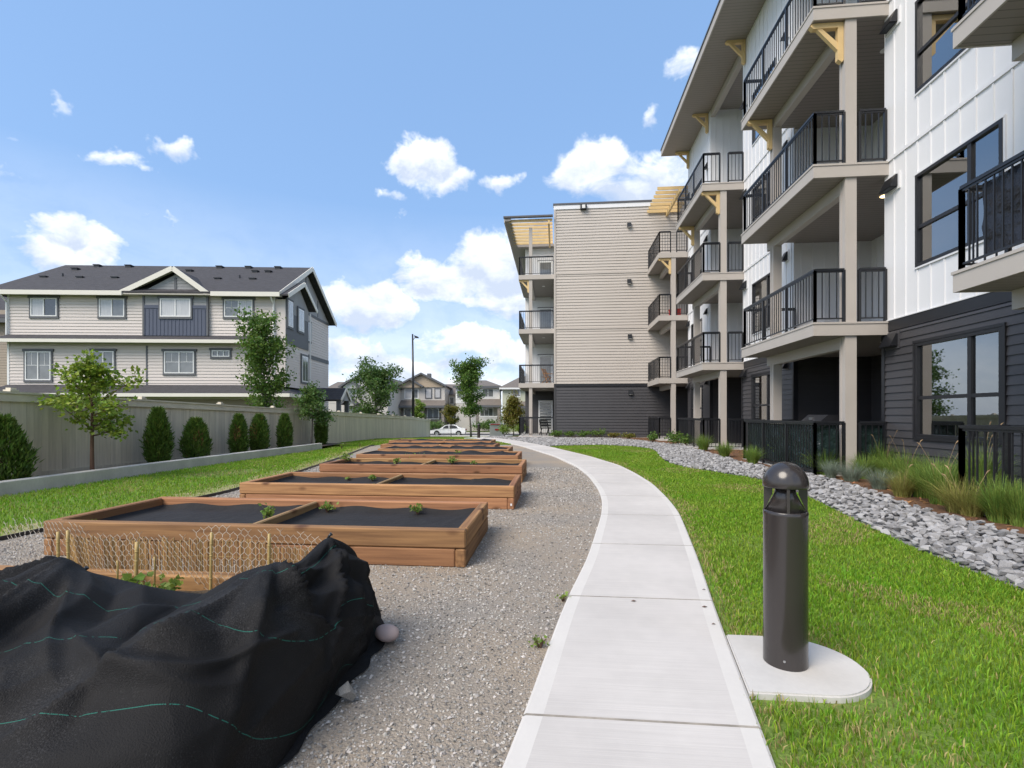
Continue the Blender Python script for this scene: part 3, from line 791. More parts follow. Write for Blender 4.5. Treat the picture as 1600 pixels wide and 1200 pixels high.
# courtyard lawn
n = 520000
y = .9 + 20 * nr.random(n) ** 1.9
x = nr.uniform(-.6, 4.3, n)
ok = (x > walkR(y) - .025 * nr.random(n)) & ~inside(ROCKPOLY, np.stack([x, y], 1)) & ~inside([(px_ - .01, py_) for px_, py_ in poly], np.stack([x, y], 1))
RLx = np.array(sorted(RL, key=lambda q: q[1]))
ok &= (x < np.interp(y, RLx[:, 1], RLx[:, 0]) + .03) | (y > 16)
ok &= ~((y > 20.9) | ((y > 16) & (x > 3.6)))
px, py, Zd = view_px(x, y)
ok &= (px > 760) & (px < 1650) & (py < 1240)
x, y, Zd = x[ok], y[ok], Zd[ok]
dw = np.minimum(x - walkR(y), np.hypot(np.maximum(np.abs(x - 1.2) - .25, 0), np.maximum(np.abs(y - 2.62) - .3, 0)))
thin = np.clip(dw / .10, .25, 1) * np.clip(.45 + .9 * wav(x, y, .9), 0, 1)
k = nr.random(len(x)) < thin
x, y, Zd, dw = x[k], y[k], Zd[k], dw[k]
x, y, Zd, dw = x[:190000], y[:190000], Zd[:190000], dw[:190000]
hg = (.022 + .026 * nr.random(len(x))) * (.75 + .5 * wav(x, y, 1.3)) * (1 + .5 * (nr.random(len(x)) < .05))
dry = np.clip(.02 + .30 * (wav(x + 5, y + 3, .8) > .74) + .30 * (dw < .10) + .12 * (dw < .25), 0, .6)
grass('courtyard_grass', 'bright green mown grass between the walk and the rock strip', x, y, hg, (.0034 + .0012 * Zd) * nr.uniform(.7, 1.3, len(x)), dry)
# grass beside the fence and beyond the beds
n = 420000
y = 1.5 + 44 * nr.random(n) ** 1.6
x = nr.uniform(-13, -2, n)
ok = np.where(y < 20.9, (x > np.where(y < 18.9, wallX(y) + .10, fenX(y) + .1)) & (x < lawnE(y) - .02 - .25 * (nr.random(n) ** 2)), (x > fenX(y) + .05) & (x < walkL(y) + .01))
px, py, Zd = view_px(x, y)
ok &= (px > -40) & (px < 860)
x, y, Zd = x[ok], y[ok], Zd[ok]
x, y, Zd = x[:110000], y[:110000], Zd[:110000]
dl = np.where(y < 20.9, lawnE(y) - x, 9)
k_ = nr.random(len(x)) < np.clip(.25 + 1.1 * (dl - .15), .2, 1) * np.where(wav(x, y, .55) > .78, .45, 1)
x, y, Zd, dl = x[k_], y[k_], Zd[k_], dl[k_]
patch = wav(x, y, .55)
dry = np.clip(.06 + .55 * np.exp(-(dl / .30) ** 2) + .40 * (patch > .80) + .16 * (wav(x + 3, y, 1.2) > .75), 0, .85)
hg = (.026 + .028 * nr.random(len(x))) * (1 - .35 * np.exp(-(dl / .3) ** 2))
grass('fence_side_grass', 'green lawn with straw patches along the low concrete wall', x, y, hg, (.003 + .0010 * Zd) * nr.uniform(.7, 1.3, len(x)), dry)

# bark chips on the planting bed
n = 5200
x = nr.uniform(-1, 6.4, n); y = nr.uniform(3.5, 27.6, n)
ok = inside(MP, np.stack([x, y], 1)); x, y = x[ok], y[ok]; n = len(x)
cv = np.array([(-1, -.35, 0), (1, -.3, 0), (.9, .35, 0), (-1, .3, 0), (-.9, -.3, .25), (.9, -.3, .25), (.9, .3, .25), (-.9, .3, .25)], float)
cf = np.array([(4, 5, 6, 7), (0, 1, 5, 4), (1, 2, 6, 5), (2, 3, 7, 6), (3, 0, 4, 7)])
V, T = scatter(cv, cf, np.stack([x, y, MOUND(y) + .014], 1), rotmats(n, .25), nr.uniform(.015, .035, n))
bc = stuff(link('bark_chips', np_mesh('bark_chips', V, T, M['chip']))); bc['label'] = 'reddish bark chips on the planting bed by the building'; bc['category'] = 'mulch'

# street, far pavement and kerb
def sheet(name, x0, x1, y0, y1, dz, mat, nx=40, ny=6):
    return strip(name, y0, y1, lambda y: x0, lambda y: x1, dz, mat, ny, nx)
sheet('street', -120, 120, 60.2, 68.5, .0, M['asphalt'])
mb = MB()
for (y0, y1) in ((59.2, 60.2), (68.5, 70.0)):
    xs = np.linspace(-120, 120, 41)
    for a, b in zip(xs[:-1], xs[1:]):
        z = float(H(-30, (y0 + y1) / 2)) + .10
        mb.box(a, b, y0, y1, z - .3, z)
structure(mb.build('street_pavement', M['pad']))
# ------------------------------------------------------------------ apartment building
XF, XW, XP, XB = 5.05, 6.45, 5.78, 8.45     # balcony front, facade, post line, recess back wall
FL = [.10, 3.12, 6.24, 9.36]                # floor levels
SOF = 14.15                                 # roof soffit
apt = thing('apartment_building', 'four storey apartment block with white and charcoal walls, beige end wall and stacked balconies', 'building', (6.45, 12, 0))
def B(name, mats, mb, parent=None, smooth=False):
    return mb.build(name, mats, parent or apt, smooth)
BAYS = [(3.05, 6.72), (10.12, 13.88), (17.48, 21.2)]     # y of the balcony stacks on the courtyard front
RECESS = [(3.1, 6.8), (10.25, 13.95), (17.6, 21.2)]
WINS = [(7.66, 9.38), (15.0, 16.72), (22.3, 24.02)]
SEGS = [(6.8, 10.25), (13.95, 17.6), (21.2, 24.7)]

def pieces(y0, y1, z0, z1, ops):
    """rectangles of wall left round the openings"""
    out = []; zs = sorted({z0, z1, *[o[2] for o in ops], *[o[3] for o in ops]})
    zs = [z for z in zs if z0 <= z <= z1]
    for a, b in zip(zs[:-1], zs[1:]):
        cur = y0
        for o in sorted(ops):
            if o[2] <= a + 1e-6 and o[3] >= b - 1e-6:
                out.append((cur, o[0], a, b)); cur = o[1]
        out.append((cur, y1, a, b))
    return out
def lap_on(mb, p0, p1, z0, z1, n, pitch=.145, dep=.018, mi=0):
    """courses of lap siding on a vertical plane from p0 to p1, outward normal n"""
    n = Vector((*n, 0)); p0 = Vector((*p0, 0)); p1 = Vector((*p1, 0)); z = z0
    while z < z1 - .01:
        t = min(z + pitch, z1)
        a, b = p0 + n * dep, p1 + n * dep
        c, d = p0 + n * .003, p1 + n * .003
        up = Vector((0, 0, 1))
        mb.quad(a + up * z, b + up * z, d + up * t, c + up * t, mi=mi)
        mb.quad(p0 + up * z, p1 + up * z, b + up * z, a + up * z, mi=mi)
        mb.quad(p0 + up * z, a + up * z, c + up * t, mi=mi); mb.quad(p1 + up * z, b + up * z, d + up * t, mi=mi)
        z = t

def window(y0, y1, z0, z1, curtain):
    """dark framed window on the courtyard front with one big divided light and one narrow casement"""
    ft = .055
    f = MB()
    x0, x1 = XW - .035, XW + .06
    f.box(x0, x1, y0, y1, z0, z0 + ft); f.box(x0, x1, y0, y1, z1 - ft, z1)
    f.box(x0, x1, y0, y0 + ft, z0 + ft, z1 - ft); f.box(x0, x1, y1 - ft, y1, z0 + ft, z1 - ft)
    w = B('window', M['charc'], f)
    ym = y0 + .58; zm = z0 + .70
    m = MB(); m.box(x0 + .012, x1 - .01, ym - .035, ym + .035, z0 + ft, z1 - ft); B('mullion', M['charc'], m, w)
    m = MB(); m.box(x0 + .016, x1 - .012, y0 + ft, ym - .035, zm - .03, zm + .03); m.box(x0 + .016, x1 - .012, ym + .035, y1 - ft, zm - .03, zm + .03); B('transom', M['charc'], m, w)
    for (a, b) in ((y0 + ft, ym - .035), (ym + .035, y1 - ft)):
        for (c, d) in ((z0 + ft, zm - .03), (zm + .03, z1 - ft)):
            m = MB(); m.box(XW + .012, XW + .020, a, b, c, d); B('pane', M['glass'], m, w)
    m = MB()
    m.box(XW + .06, XW + 1.6, y0 - .3, y0 - .28, z0 - .4, z1 + .3); m.box(XW + .06, XW + 1.6, y1 + .28, y1 + .3, z0 - .4, z1 + .3)
    m.box(XW + 1.6, XW + 1.62, y0 - .3, y1 + .3, z0 - .4, z1 + .3); m.box(XW + .06, XW + 1.6, y0 - .28, y1 + .28, z1 + .28, z1 + .3); m.box(XW + .06, XW + 1.6, y0 - .28, y1 + .28, z0 - .42, z0 - .4)
    B('room_interior', M['room'], m, w)
    if curtain:
        m = MB()
        if curtain == 'green':
            m.box(XW + .12, XW + .14, y1 - .42, y1 - .08, z0 + .02, z1 - .04); mat = M['greenc']
        else:
            m.box(XW + .09, XW + .105, y0 + .07, ym - .05, z1 - .30, z1 - .06); m.box(XW + .09, XW + .105, ym + .05, y1 - .07, z1 - .12, z1 - .06); mat = M['blind']
        B('blind', mat, m, w)
    return w

# --- courtyard front
for si, ((y0, y1), (wa, wb)) in enumerate(zip(SEGS, WINS)):
    openings = [(wa, wb, f + .83 + (.0 if i else -.03), f + 2.48) for i, f in enumerate(FL)]
    wl_ = MB()
    for (a, b, c, d) in pieces(y0, y1, FL[1] + .0, SOF, openings[1:]):
        if b - a > .01: wl_.box(XW, XW + .12, a, b, c, d)
    B('white_wall', M['white'], wl_)
    wl_ = MB()
    for (a, b, c, d) in pieces(y0, y1, -.1, FL[1] - .21, openings[:1]):
        if b - a > .01: wl_.box(XW + .004, XW + .12, a, b, c, d)
    B('charcoal_wall', M['dark'], wl_)
    m = MB(); m.box(XW - .018, XW + .1, y0, y1, FL[1] - .20, FL[1] + .0); B('charcoal_frieze', M['charc'], m)
    m = MB(); m.box(XW - .030, XW + .1, y0, y1, FL[1] + .004, FL[1] + .022); B('drip_flashing', M['white'], m)
    for f in FL[2:]:
        m = MB(); m.box(XW - .028, XW + .05, y0, y1, f - .02, f + .045); B('white_band', M['white'], m)
    # battens of the white cladding: single pieces on the near wall, one mesh farther off
    pit = .305
    far = MB()
    k = 0
    yb = y0 + .12
    bounds = [FL[1] + .024, FL[2] - .022, FL[2] + .047, FL[3] - .022, FL[3] + .047, SOF - .01]
    while yb < y1 - .05:
        for (c, d) in zip(bounds[0::2], bounds[1::2]):
            segs = [(c, d)]
            for o in openings[1:]:
                if o[0] - .02 < yb < o[1] + .02:
                    segs = [q for (e, g) in segs for q in ((e, min(g, o[2] - .03)), (max(e, o[3] + .03), g)) if q[1] - q[0] > .05]
            for (e, g) in segs:
                if si == 0:
                    m = MB(); m.box(XW - .016, XW - .0, yb - .014, yb + .014, e, g); B('batten', M['white'], m)
                else: far.box(XW - .016, XW - .0, yb - .014, yb + .014, e, g)
        yb += pit
    if si: B('battens_far', M['white'], far)['kind'] = 'stuff'
    # lap siding of the ground floor
    z = .02; far = MB()
    while z < FL[1] - .215:
        t = min(z + .142, FL[1] - .205)
        spans = [(y0, y1)]
        o = openings[0]
        if z < o[3] - .01 and t > o[2] + .01: spans = [(y0, o[0] - .012), (o[1] + .012, y1)]
        for (a, b) in spans:
            if si == 0:
                m = MB(); lap_on(m, (XW, a), (XW, b), z, t, (-1, 0), t - z, .022); B('siding_plank', M['dark'], m)
            else: lap_on(far, (XW, a), (XW, b), z, t, (-1, 0), t - z, .022)
        z = t
    if si: B('siding_planks_far', M['dark'], far)['kind'] = 'stuff'
    m = MB(); m.box(XW - .05, XW + .1, y0, y1, -.1, .165); B('concrete_footing', M['pad'], m)
    for i, o in enumerate(openings):
        window(*o, curtain=('green' if (si == 1 and i == 0) else 'blind' if i % 2 == 0 or si else None))
        m = MB(); t = .035
        if i:
            m.box(XW - .030, XW, o[0] - t, o[1] + t, o[3], o[3] + t); m.box(XW - .024, XW, o[0] - t, o[0] - .002, o[2] - t, o[3]); m.box(XW - .024, XW, o[1] + .002, o[1] + t, o[2] - t, o[3]); m.box(XW - .03, XW, o[0], o[1], o[2] - t, o[2] - .002)
            B('window_trim', M['white'], m)
        else:
            m.box(XW - .044, XW, o[0] - .05, o[1] + .05, o[3] + .002, o[3] + .05); m.box(XW - .040, XW, o[0] - .05, o[0] - .002, o[2] - .05, o[3]); m.box(XW - .040, XW, o[1] + .002, o[1] + .05, o[2] - .05, o[3]); m.box(XW - .044, XW, o[0], o[1], o[2] - .05, o[2] - .002)
            B('window_trim', M['charc'], m)
    for i, f in enumerate(FL):          # exhaust hoods
        for yy in ((y1 - .42, y1 - .10), (y0 + .28, y0 + .46)):
            if si == 0 and yy[0] < y0 + 1: continue
            m = MB(); zz = f + 2.62
            wdt = yy[1] - yy[0]
            m.box(XW - .03, XW, yy[0] - .04, yy[1] + .04, zz - .16, zz + .16, 1)
            m.prism([(XW - .03, yy[0], zz - .11), (XW - .17, yy[0], zz - .11), (XW - .06, yy[0], zz + .12), (XW - .03, yy[0], zz + .12)], (0, 0, 0), (0, wdt, 0), 0)
            m.box(XW - .165, XW - .05, yy[0] + .02, yy[1] - .02, zz - .125, zz - .111, 0)
            B('vent_hood', [M['black'], M['white'] if i else M['dark']], m)

# --- recesses behind the balconies
for bi, (y0, y1) in enumerate(RECESS):
    for i, f in enumerate(FL):
        top = FL[i + 1] - .20 if i < 3 else SOF
        up = i > 0
        m = MB()
        m.box(XW + .121, XB + .1, y1, y1 + .1, f, top); m.box(XW + .121, XB + .1, y0 - .1, y0, f, top); m.box(XB, XB + .1, y0, y1, f, top)
        w = B('recess_wall', M['white'] if up else M['dark'], m)
        m = MB()
        if up:
            for k in range(7):
                x = XW + .20 + k * .30
                if x < XB - .04: m.box(x - .014, x + .014, y1 - .016, y1, f + .02, top - .02); m.box(x - .014, x + .014, y0, y0 + .016, f + .02, top - .02)
            for k in range(12):
                y = y0 + .2 + k * .30
                if y < y1 - .05: m.box(XB - .016, XB, y - .014, y + .014, f + .02, top - .02)
            B('recess_battens', M['white'], m, w)
        else:
            lap_on(m, (XW + .1, y1), (XB, y1), f, top, (0, -1), .142, .02); lap_on(m, (XB, y0), (XB, y1), f, top, (-1, 0), .142, .02); lap_on(m, (XW + .1, y0), (XB, y0), f, top, (0, 1), .142, .02)
            B('recess_siding', M['dark'], m, w)
            for yc in (y1, y0):
                m = MB(); m.box(XW - .03, XW + .09, yc - .045, yc + .045, .06, top); B('corner_trim', M['charc'], m)
        # patio door at the back of the recess
        ya, yb = y0 + .5, y0 + 2.3
        m = MB(); zt = f + 2.1
        m.box(XB - .07, XB - .021, ya, yb, zt, zt + .07); m.box(XB - .07, XB - .021, ya, ya + .07, f + .02, zt); m.box(XB - .07, XB - .021, yb - .07, yb, f + .02, zt); m.box(XB - .07, XB - .021, (ya + yb) / 2 - .05, (ya + yb) / 2 + .05, f + .02, zt)
        dr = B('patio_door', M['charc'], m)
        m = MB(); m.box(XB - .045, XB - .030, ya + .07, yb - .07, f + .06, zt); B('pane', M['pdark'], m, dr)
    # ceiling of the top recess
    m = MB(); m.box(XW + .001, XB + .1, y0, y1, SOF - .01, SOF + .05); B('recess_ceiling', M['soffitd'], m)
    m = MB(); m.box(XW + .012, XW + .20, y0 + .002, y1 - .002, SOF - .30, SOF - .012); B('header_beam', M['taupe'], m)

# --- one balcony level
BAL = MB(); BAL.box(-.008, .008, -.008, .008, 0, .93)
BALM = BAL.mesh('baluster', M['black'])
def railing(pts, z, single, gap=.112, name='railing', side=None):
    """guard rail along a polyline at floor height z; balusters single pieces where they can be picked apart"""
    m = MB(); bal = []
    for a, b in zip(pts[:-1], pts[1:]):
        a, b = Vector((*a, 0)), Vector((*b, 0)); L = (b - a).length; d = (b - a) / L
        m.bar(a + Vector((0, 0, z + 1.05)), b + Vector((0, 0, z + 1.05)), .055, .042)
        m.bar(a + Vector((0, 0, z + 1.012)), b + Vector((0, 0, z + 1.012)), .030, .030)
        m.bar(a + Vector((0, 0, z + .085)), b + Vector((0, 0, z + .085)), .028, .026)
        np_ = max(1, round(L / 1.3))
        for k in range(np_ + 1):
            p = a + d * (L * k / np_)
            m.box(p.x - .024, p.x + .024, p.y - .024, p.y + .024, z + .002, z + 1.04)
        n = int(L / gap)
        for k in range(1, n):
            p = a + d * (L * k / n)
            if min(abs((p - a).length - L * q / np_) for q in range(np_ + 1)) < .045: continue
            bal.append((p.x, p.y))
    if not single:
        for (x, y) in bal: m.box(x - .008, x + .008, y - .008, y + .008, z + .09, z + 1.0)
    r = B(name, M['black'], m)
    if single:
        off = Vector(OFF[apt.name])
        for (x, y) in bal:
            o = link('baluster', BALM, r); o.location = Vector((x, y, z + .085)) - off
    return r
def soffit_light(x, y, z, lit):
    m = MB(); m.lathe([(.085, 0), (.095, -.004), (.085, -.010)], 18, (x, y, z)); B('soffit_light', M['lit'] if lit else M['lens'], m)
def bracket(x, y, z, w=.10, s=1.0, dirx=-1):
    """timber knee brace: arm, leg and strut"""
    m = MB(); d = dirx
    m.prism([(x, y, z), (x + d * .60 * s, y, z), (x + d * .66 * s, y, z - .05 * s), (x + d * .60 * s, y, z - .11 * s), (x, y, z - .11 * s)], (0, -w / 2, 0), (0, w / 2, 0))
    m.prism([(x, y, z - .11 * s), (x + d * .11 * s, y, z - .11 * s), (x + d * .11 * s, y, z - .78 * s), (x + d * .03 * s, y, z - .84 * s), (x, y, z - .80 * s)], (0, -w / 2 + .001, 0), (0, w / 2 - .001, 0))
    m.prism([(x + d * .11 * s, y, z - .58 * s), (x + d * .11 * s, y, z - .42 * s), (x + d * .42 * s, y, z - .11 * s), (x + d * .52 * s, y, z - .11 * s), (x + d * .50 * s, y, z - .14 * s)], (0, -w / 2 + .012, 0), (0, w / 2 - .012, 0))
    B('timber_bracket', M['post_yellow'], m)
def balcony(bi, y0, y1, lev, far_post=True, single=False):
    z = FL[lev]; th = .26
    m = MB(); m.box(XF + .03, XW - .001, y0 + .03, y1 - .03, z - th + .02, z - .012)
    if bi < 3: m.box(XW + .0, XB, RECESS[bi][0] + .001, RECESS[bi][1] - .001, z - th + .02, z - .012)
    s = B('balcony_slab', M['deck'], m)
    for nm, bx in (('fascia', (XF, XF + .03, y0, y1)), ('fascia', (XF + .031, XW, y0, y0 + .03)), ('fascia', (XF + .031, XW, y1 - .03, y1))):
        m = MB(); m.box(bx[0], bx[1], bx[2], bx[3], z - th, z - .035); B(nm, M['taupe'], m, s)
    m = MB(); m.box(XF - .014, XF + .10, y0 - .014, y1 + .014, z - .034, z + .004); m.box(XF + .101, XW, y0 - .014, y0 + .10, z - .034, z + .004); m.box(XF + .101, XW, y1 - .10, y1 + .014, z - .034, z + .004)
    B('edge_flashing', M['taupe'], m, s)
    m = MB(); m.box(XF + .032, XW + .0, y0 + .032, y1 - .032, z - th + .006, z - th + .018)
    if bi < 3: m.box(XW + .002, XB - .002, RECESS[bi][0] + .003, RECESS[bi][1] - .003, z - th + .006, z - th + .018)
    B('soffit', M['soffit'], m, s)
    # edge beam on the post line
    m = MB(); m.box(XP - .08, XP + .08, y0 + .10, y1 - .05, z - th - .24, z - th + .004); B('edge_beam', M['taupe'], m)
    if bi < 3:
        soffit_light(XW + .55, (y0 + y1) / 2 - .9, z - th + .004, bi == 1 and lev == 2)
    r0 = XF + .06
    pts_near = [(XP - .13, y0 + .06), (r0, y0 + .06), (r0, y1 - .06), (XP - .13, y1 - .06)]
    railing(pts_near, z, single)
    railing([(XP + .16, y0 + .06), (XW - .03, y0 + .06)], z, single)
    railing([(XP + .16, y1 - .06), (XW - .03, y1 - .06)], z, False)
def post(x, y, z0, z1, w=.20):
    m = MB(); m.box(x - w / 2, x + w / 2, y - w / 2, y + w / 2, z0, z1); p = B('post', M['taupe'], m)
    m = MB(); m.box(x - w / 2 - .012, x - w / 2 - .0005, y - w / 2, y - w / 2 + .05, z0 + .001, z1 - .001); m.box(x - w / 2 - .012, x - w / 2 - .0005, y + w / 2 - .05, y + w / 2, z0 + .001, z1 - .001); B('corner_board', M['taupe'], m, p)
for bi, (y0, y1) in enumerate(BAYS):
    for lev in (1, 2, 3):
        balcony(bi, y0, y1, lev, single=(bi < 2 and not (bi == 0 and lev == 3)))
        lo = FL[lev - 1] if lev > 1 else .05
        for yy in (y0 + .14, y1 - .42):
            post(XP, yy, lo if lev > 1 else 0.0, FL[lev] - .26 - (.24 if yy > y0 + 1 else 0.0))
        if lev == 3:
            for yy in (y0 + .14, y1 - .42): bracket(XP - .115, yy, FL[3] - .262, s=.95)
    m = MB(); m.box(XF + .02, XB, y0 + .02, y1 - .02, -.05, FL[0]); B('patio_slab', M['pad'], m)
    r0 = XF + .06
    railing([(XP - .13, y0 + .06), (r0, y0 + .06), (r0, y1 - .06), (XP - .13, y1 - .06)], FL[0], bi < 2)
    railing([(XP + .16, y0 + .06), (XW - .03, y0 + .06)], FL[0], bi < 2)
    railing([(XP + .16, y1 - .06), (XW - .03, y1 - .06)], FL[0], False)
# --- corner stack against the end wall
YE = 27.8
for lev in (1, 2, 3):
    z = FL[lev]; y0, y1 = 24.75, YE - .03
    m = MB(); m.box(XF + .03, XW + 1.8, y0 + .03, y1, z - .24, z - .012); s = B('balcony_slab', M['deck'], m)
    m = MB(); m.box(XF, XF + .03, y0, y1, z - .26, z - .004); B('fascia', M['taupe'], m, s)
    m = MB(); m.box(XF + .031, XW, y0, y0 + .03, z - .26, z - .004); B('fascia', M['taupe'], m, s)
    m = MB(); m.box(XF + .032, XW + 1.8, y0 + .032, y1 - .002, z - .256, z - .242); B('soffit', M['soffit'], m, s)
    m = MB(); m.box(XP - .08, XP + .08, y0 + .14, y1 - .01, z - .50, z - .255); B('edge_beam', M['taupe'], m)
    railing([(XP - .15, y0 + .05), (XF + .05, y0 + .05), (XF + .05, y1 - .05)], z, False)
    railing([(XP + .15, y0 + .05), (XW - .03, y0 + .05)], z, False)
    post(XP, y0 + .13, FL[lev - 1] if lev > 1 else .05, z - .26)
    if lev == 3: bracket(XP - .115, y0 + .13, z - .262, s=.95)
railing([(XP - .15, 24.8), (XF + .05, 24.8), (XF + .05, YE - .1)], FL[0], False)
railing([(XP + .15, 24.8), (XW - .03, 24.8)], FL[0], False)
m = MB(); m.box(XF, XW + 1.8, 24.75, YE - .02, -.05, FL[0]); B('patio_slab', M['pad'], m)
m = MB(); m.box(XW + 1.8, XW + 1.9, 24.7, YE, FL[1], 13.0); m.box(XW + .121, XW + 1.8, 24.601, 24.699, FL[1], 13.0); B('recess_wall', M['white'], m)
m = MB(); m.box(XW + 1.8, XW + 1.9, 24.7, YE, 0, FL[1] - .002); m.box(XW + .121, XW + 1.8, 24.601, 24.699, 0, FL[1] - .002); B('recess_wall', M['dark'], m)
m = MB(); m.box(XB + .12, 16, -2, YE - .01, 0, SOF); B('building_core', M['room'], m)
# --- roof over the courtyard front
def pergola(x0, x1, ys, z, beams):
    r = MB()
    for xb in beams: r.box(xb - .05, xb + .05, ys[0] - .2, ys[-1] + .2, z - .20, z - .002)
    fr = B('pergola', M['post_yellow'], r)
    for y in ys:
        m = MB(); m.prism([(x0, y, z + .03), (x0 + .10, y, z), (x1, y, z), (x1, y, z + .16), (x0, y, z + .16)], (0, -.025, 0), (0, .025, 0)); B('slat', M['post_yellow'], m, fr)
roof_y = (-2.0, 24.75)
m = MB(); m.box(5.22, 16, roof_y[0], roof_y[1], SOF + .05, SOF + .30); rf = B('roof', M['shingle'], m)
m = MB(); m.box(5.20, XW + .001, roof_y[0], roof_y[1] - .03, SOF + .001, SOF + .049); B('soffit', M['soffitd'], m, rf)
m = MB(); m.box(5.16, 5.199, roof_y[0], roof_y[1] + .02, SOF - .01, SOF + .26); B('fascia', M['taupe'], m, rf)
m = MB(); m.box(5.2, 16, roof_y[1] - .03 + .001, roof_y[1] + .02, SOF - .01, SOF + .26); B('fascia', M['taupe'], m, rf)
m = MB(); m.box(5.13, 5.20, roof_y[0], roof_y[1] + .03, SOF + .262, SOF + .33); B('drip_flashing', M['flash'], m, rf)
for y in (14.2, 17.35, 21.45, 24.45, 9.9, 7.1): bracket(XW - .02, y, SOF - .001, s=1.0)
pergola(5.02, 6.8, [24.95 + k * .46 for k in range(7)], 12.55, (6.1,))
# --- wing with the beige end wall
XL = -.15
m = MB(); m.box(XL + .02, 16, YE + .02, 46, 0, 13.15); B('wing_core', M['beige'], m)
m = MB(); lap_on(m, (XL, YE + .02), (XW + 2, YE + .02), .06, 2.90, (0, -1), .165, .034); B('charcoal_end_siding', M['dark'], m)
m = MB(); lap_on(m, (XL, YE + .02), (XW + 2, YE + .02), 3.06, 12.96, (0, -1), .165, .030); B('beige_end_siding', M['beige'], m)
m = MB(); m.box(XL - .01, XW + 2, YE - .03, YE + .02, 2.90, 3.055); B('charcoal_frieze', M['charc'], m)
for z in (6.2, 9.32):
    m = MB(); m.box(XL, XW + 2, YE - .026, YE + .02, z - .05, z + .05); B('beige_band', M['beige'], m)
m = MB(); m.box(XL - .012, XL + .09, YE - .034, YE + .02, 3.056, 12.96); B('corner_board', M['beige'], m)
m = MB(); m.box(XL - .012, XL + .09, YE - .034, YE + .02, .06, 2.899); B('corner_board', M['dark'], m)
m = MB(); m.box(XL - .03, 16, YE - .04, YE + .02, 12.962, 13.20); B('white_parapet_board', M['white'], m)
m = MB(); m.box(XL - .06, 16, YE - .07, YE + .3, 13.202, 13.30); B('parapet_flashing', M['flash'], m)
for px_, py_ in ((983, 352), (983, 440), (984, 526), (985, 613), (912, 322)):
    p = P(px_, py_, Z=27.3)
    m = MB(); big = py_ == 322
    if big: m.box(p.x - .18, p.x + .18, YE - .20, YE - .005, p.z - .12, p.z + .14)
    else: m.prism([(p.x, YE - .005, p.z - .12), (p.x, YE - .16, p.z - .12), (p.x, YE - .10, p.z + .12), (p.x, YE - .005, p.z + .12)], (-.11, 0, 0), (.11, 0, 0))
    o = B('wall_light', M['black'], m)
    m = MB(); m.box(p.x - .09, p.x + .09, YE - (.215 if big else .15), YE - (.201 if big else .05), p.z - (.09 if big else .135), p.z + (.10 if big else -.121)); B('lens', M['lens'], m, o)
# --- balcony stack on the far corner of the wing
yA, yB = 28.0, 32.4; xa = -2.2
m = MB(); m.box(xa + .1, XL + .02, yB, yB + .2, 3.05, 12.4); m.box(xa + .1, xa + .3, yB + .2, 46, 3.05, 12.4); B('white_wall', M['white'], m)
m = MB()
for k in range(6): m.box(xa + .3 + k * .3, xa + .33 + k * .3, yB - .016, yB, 3.06, 12.3)
B('battens_far', M['white'], m)['kind'] = 'stuff'
m = MB(); m.box(xa + .1, XL + .02, yB + .02, yB + .2, 0, 3.049); m.box(xa + .1, xa + .3, yB + .2, 46, 0, 3.049); B('charcoal_wall', M['dark'], m)
m = MB(); lap_on(m, (xa + .1, yB + .02), (XL + .02, yB + .02), .05, 2.8, (0, -1), .165, .02); lap_on(m, (XL + .02, YE + .05), (XL + .02, yB), .05, 2.8, (-1, 0), .165, .02); B('siding_planks_far', M['dark'], m)['kind'] = 'stuff'
m = MB(); m.box(XL - .012, XL + .019, YE + .05, yB, 3.06, 12.9); B('white_side_wall', M['white'], m)
for lev in (0, 1, 2, 3):
    z = FL[lev]
    if lev:
        m = MB(); m.box(xa + .03, XL - .013, yA + .03, yB - .001, z - .24, z - .012); s = B('balcony_slab', M['deck'], m)
        m = MB(); m.box(xa, XL - .013, yA, yA + .03, z - .26, z - .002); B('fascia', M['taupe'], m, s)
        m = MB(); m.box(xa, xa + .03, yA + .031, yB, z - .26, z - .002); B('fascia', M['taupe'], m, s)
        m = MB(); m.box(xa + .032, XL - .014, yA + .032, yB - .002, z - .256, z - .242); B('soffit', M['soffit'], m, s)
        post(-1.5, yA + .14, FL[lev - 1] if lev > 1 else .02, z - .26, .18)
        m = MB(); m.box(-1.58, -1.42, yA + .24, yB - .01, z - .46, z - .257); B('edge_beam', M['taupe'], m)
        soffit_light(-.8, 29.6, z - .258, False)
    else:
        m = MB(); m.box(xa, XL, yA, yB, -.1, .06); B('patio_slab', M['pad'], m)
    railing([(XL - .06, yA + .05), (xa + .05, yA + .05), (xa + .05, yB - .1)], max(z, .06), False)
    # door facing the courtyard
    m = MB(); d0, d1 = -1.22, -.26; zt = max(z, .06) + 2.15
    zb = max(z, .06)
    m.box(d0, d1, yB - .06, yB - .017, zt - .11, zt); m.box(d0, d0 + .11, yB - .06, yB - .017, zb + .01, zt - .11); m.box(d1 - .11, d1, yB - .06, yB - .017, zb + .01, zt - .11); m.box(d0 + .11, d1 - .11, yB - .06, yB - .017, zb + .01, zb + .28)
    dr = B('balcony_door', M['wframe'], m)
    m = MB(); m.box(d0 + .11, d1 - .11, yB - .045, yB - .030, zb + .28, zt - .11); B('pane', M['pgrey'] if lev else M['pdark'], m, dr)
    m = MB(); m.box(d0 - .05, d1 + .05, yB - .03, yB - .016, zt, zt + .05); B('door_head_trim', M['charc'], m, dr)
    if lev == 0:
        m = MB()
        for k in range(9): m.box(d0 + .13, d1 - .13, yB - .052, yB - .046, zb + .35 + k * .19, zb + .45 + k * .19)
        B('blind', M['blind'], m, dr)
bracket(-1.60, yA + .14, FL[3] - .262, s=.9)
post(-1.5, yA + .14, FL[3], 12.1, .18)
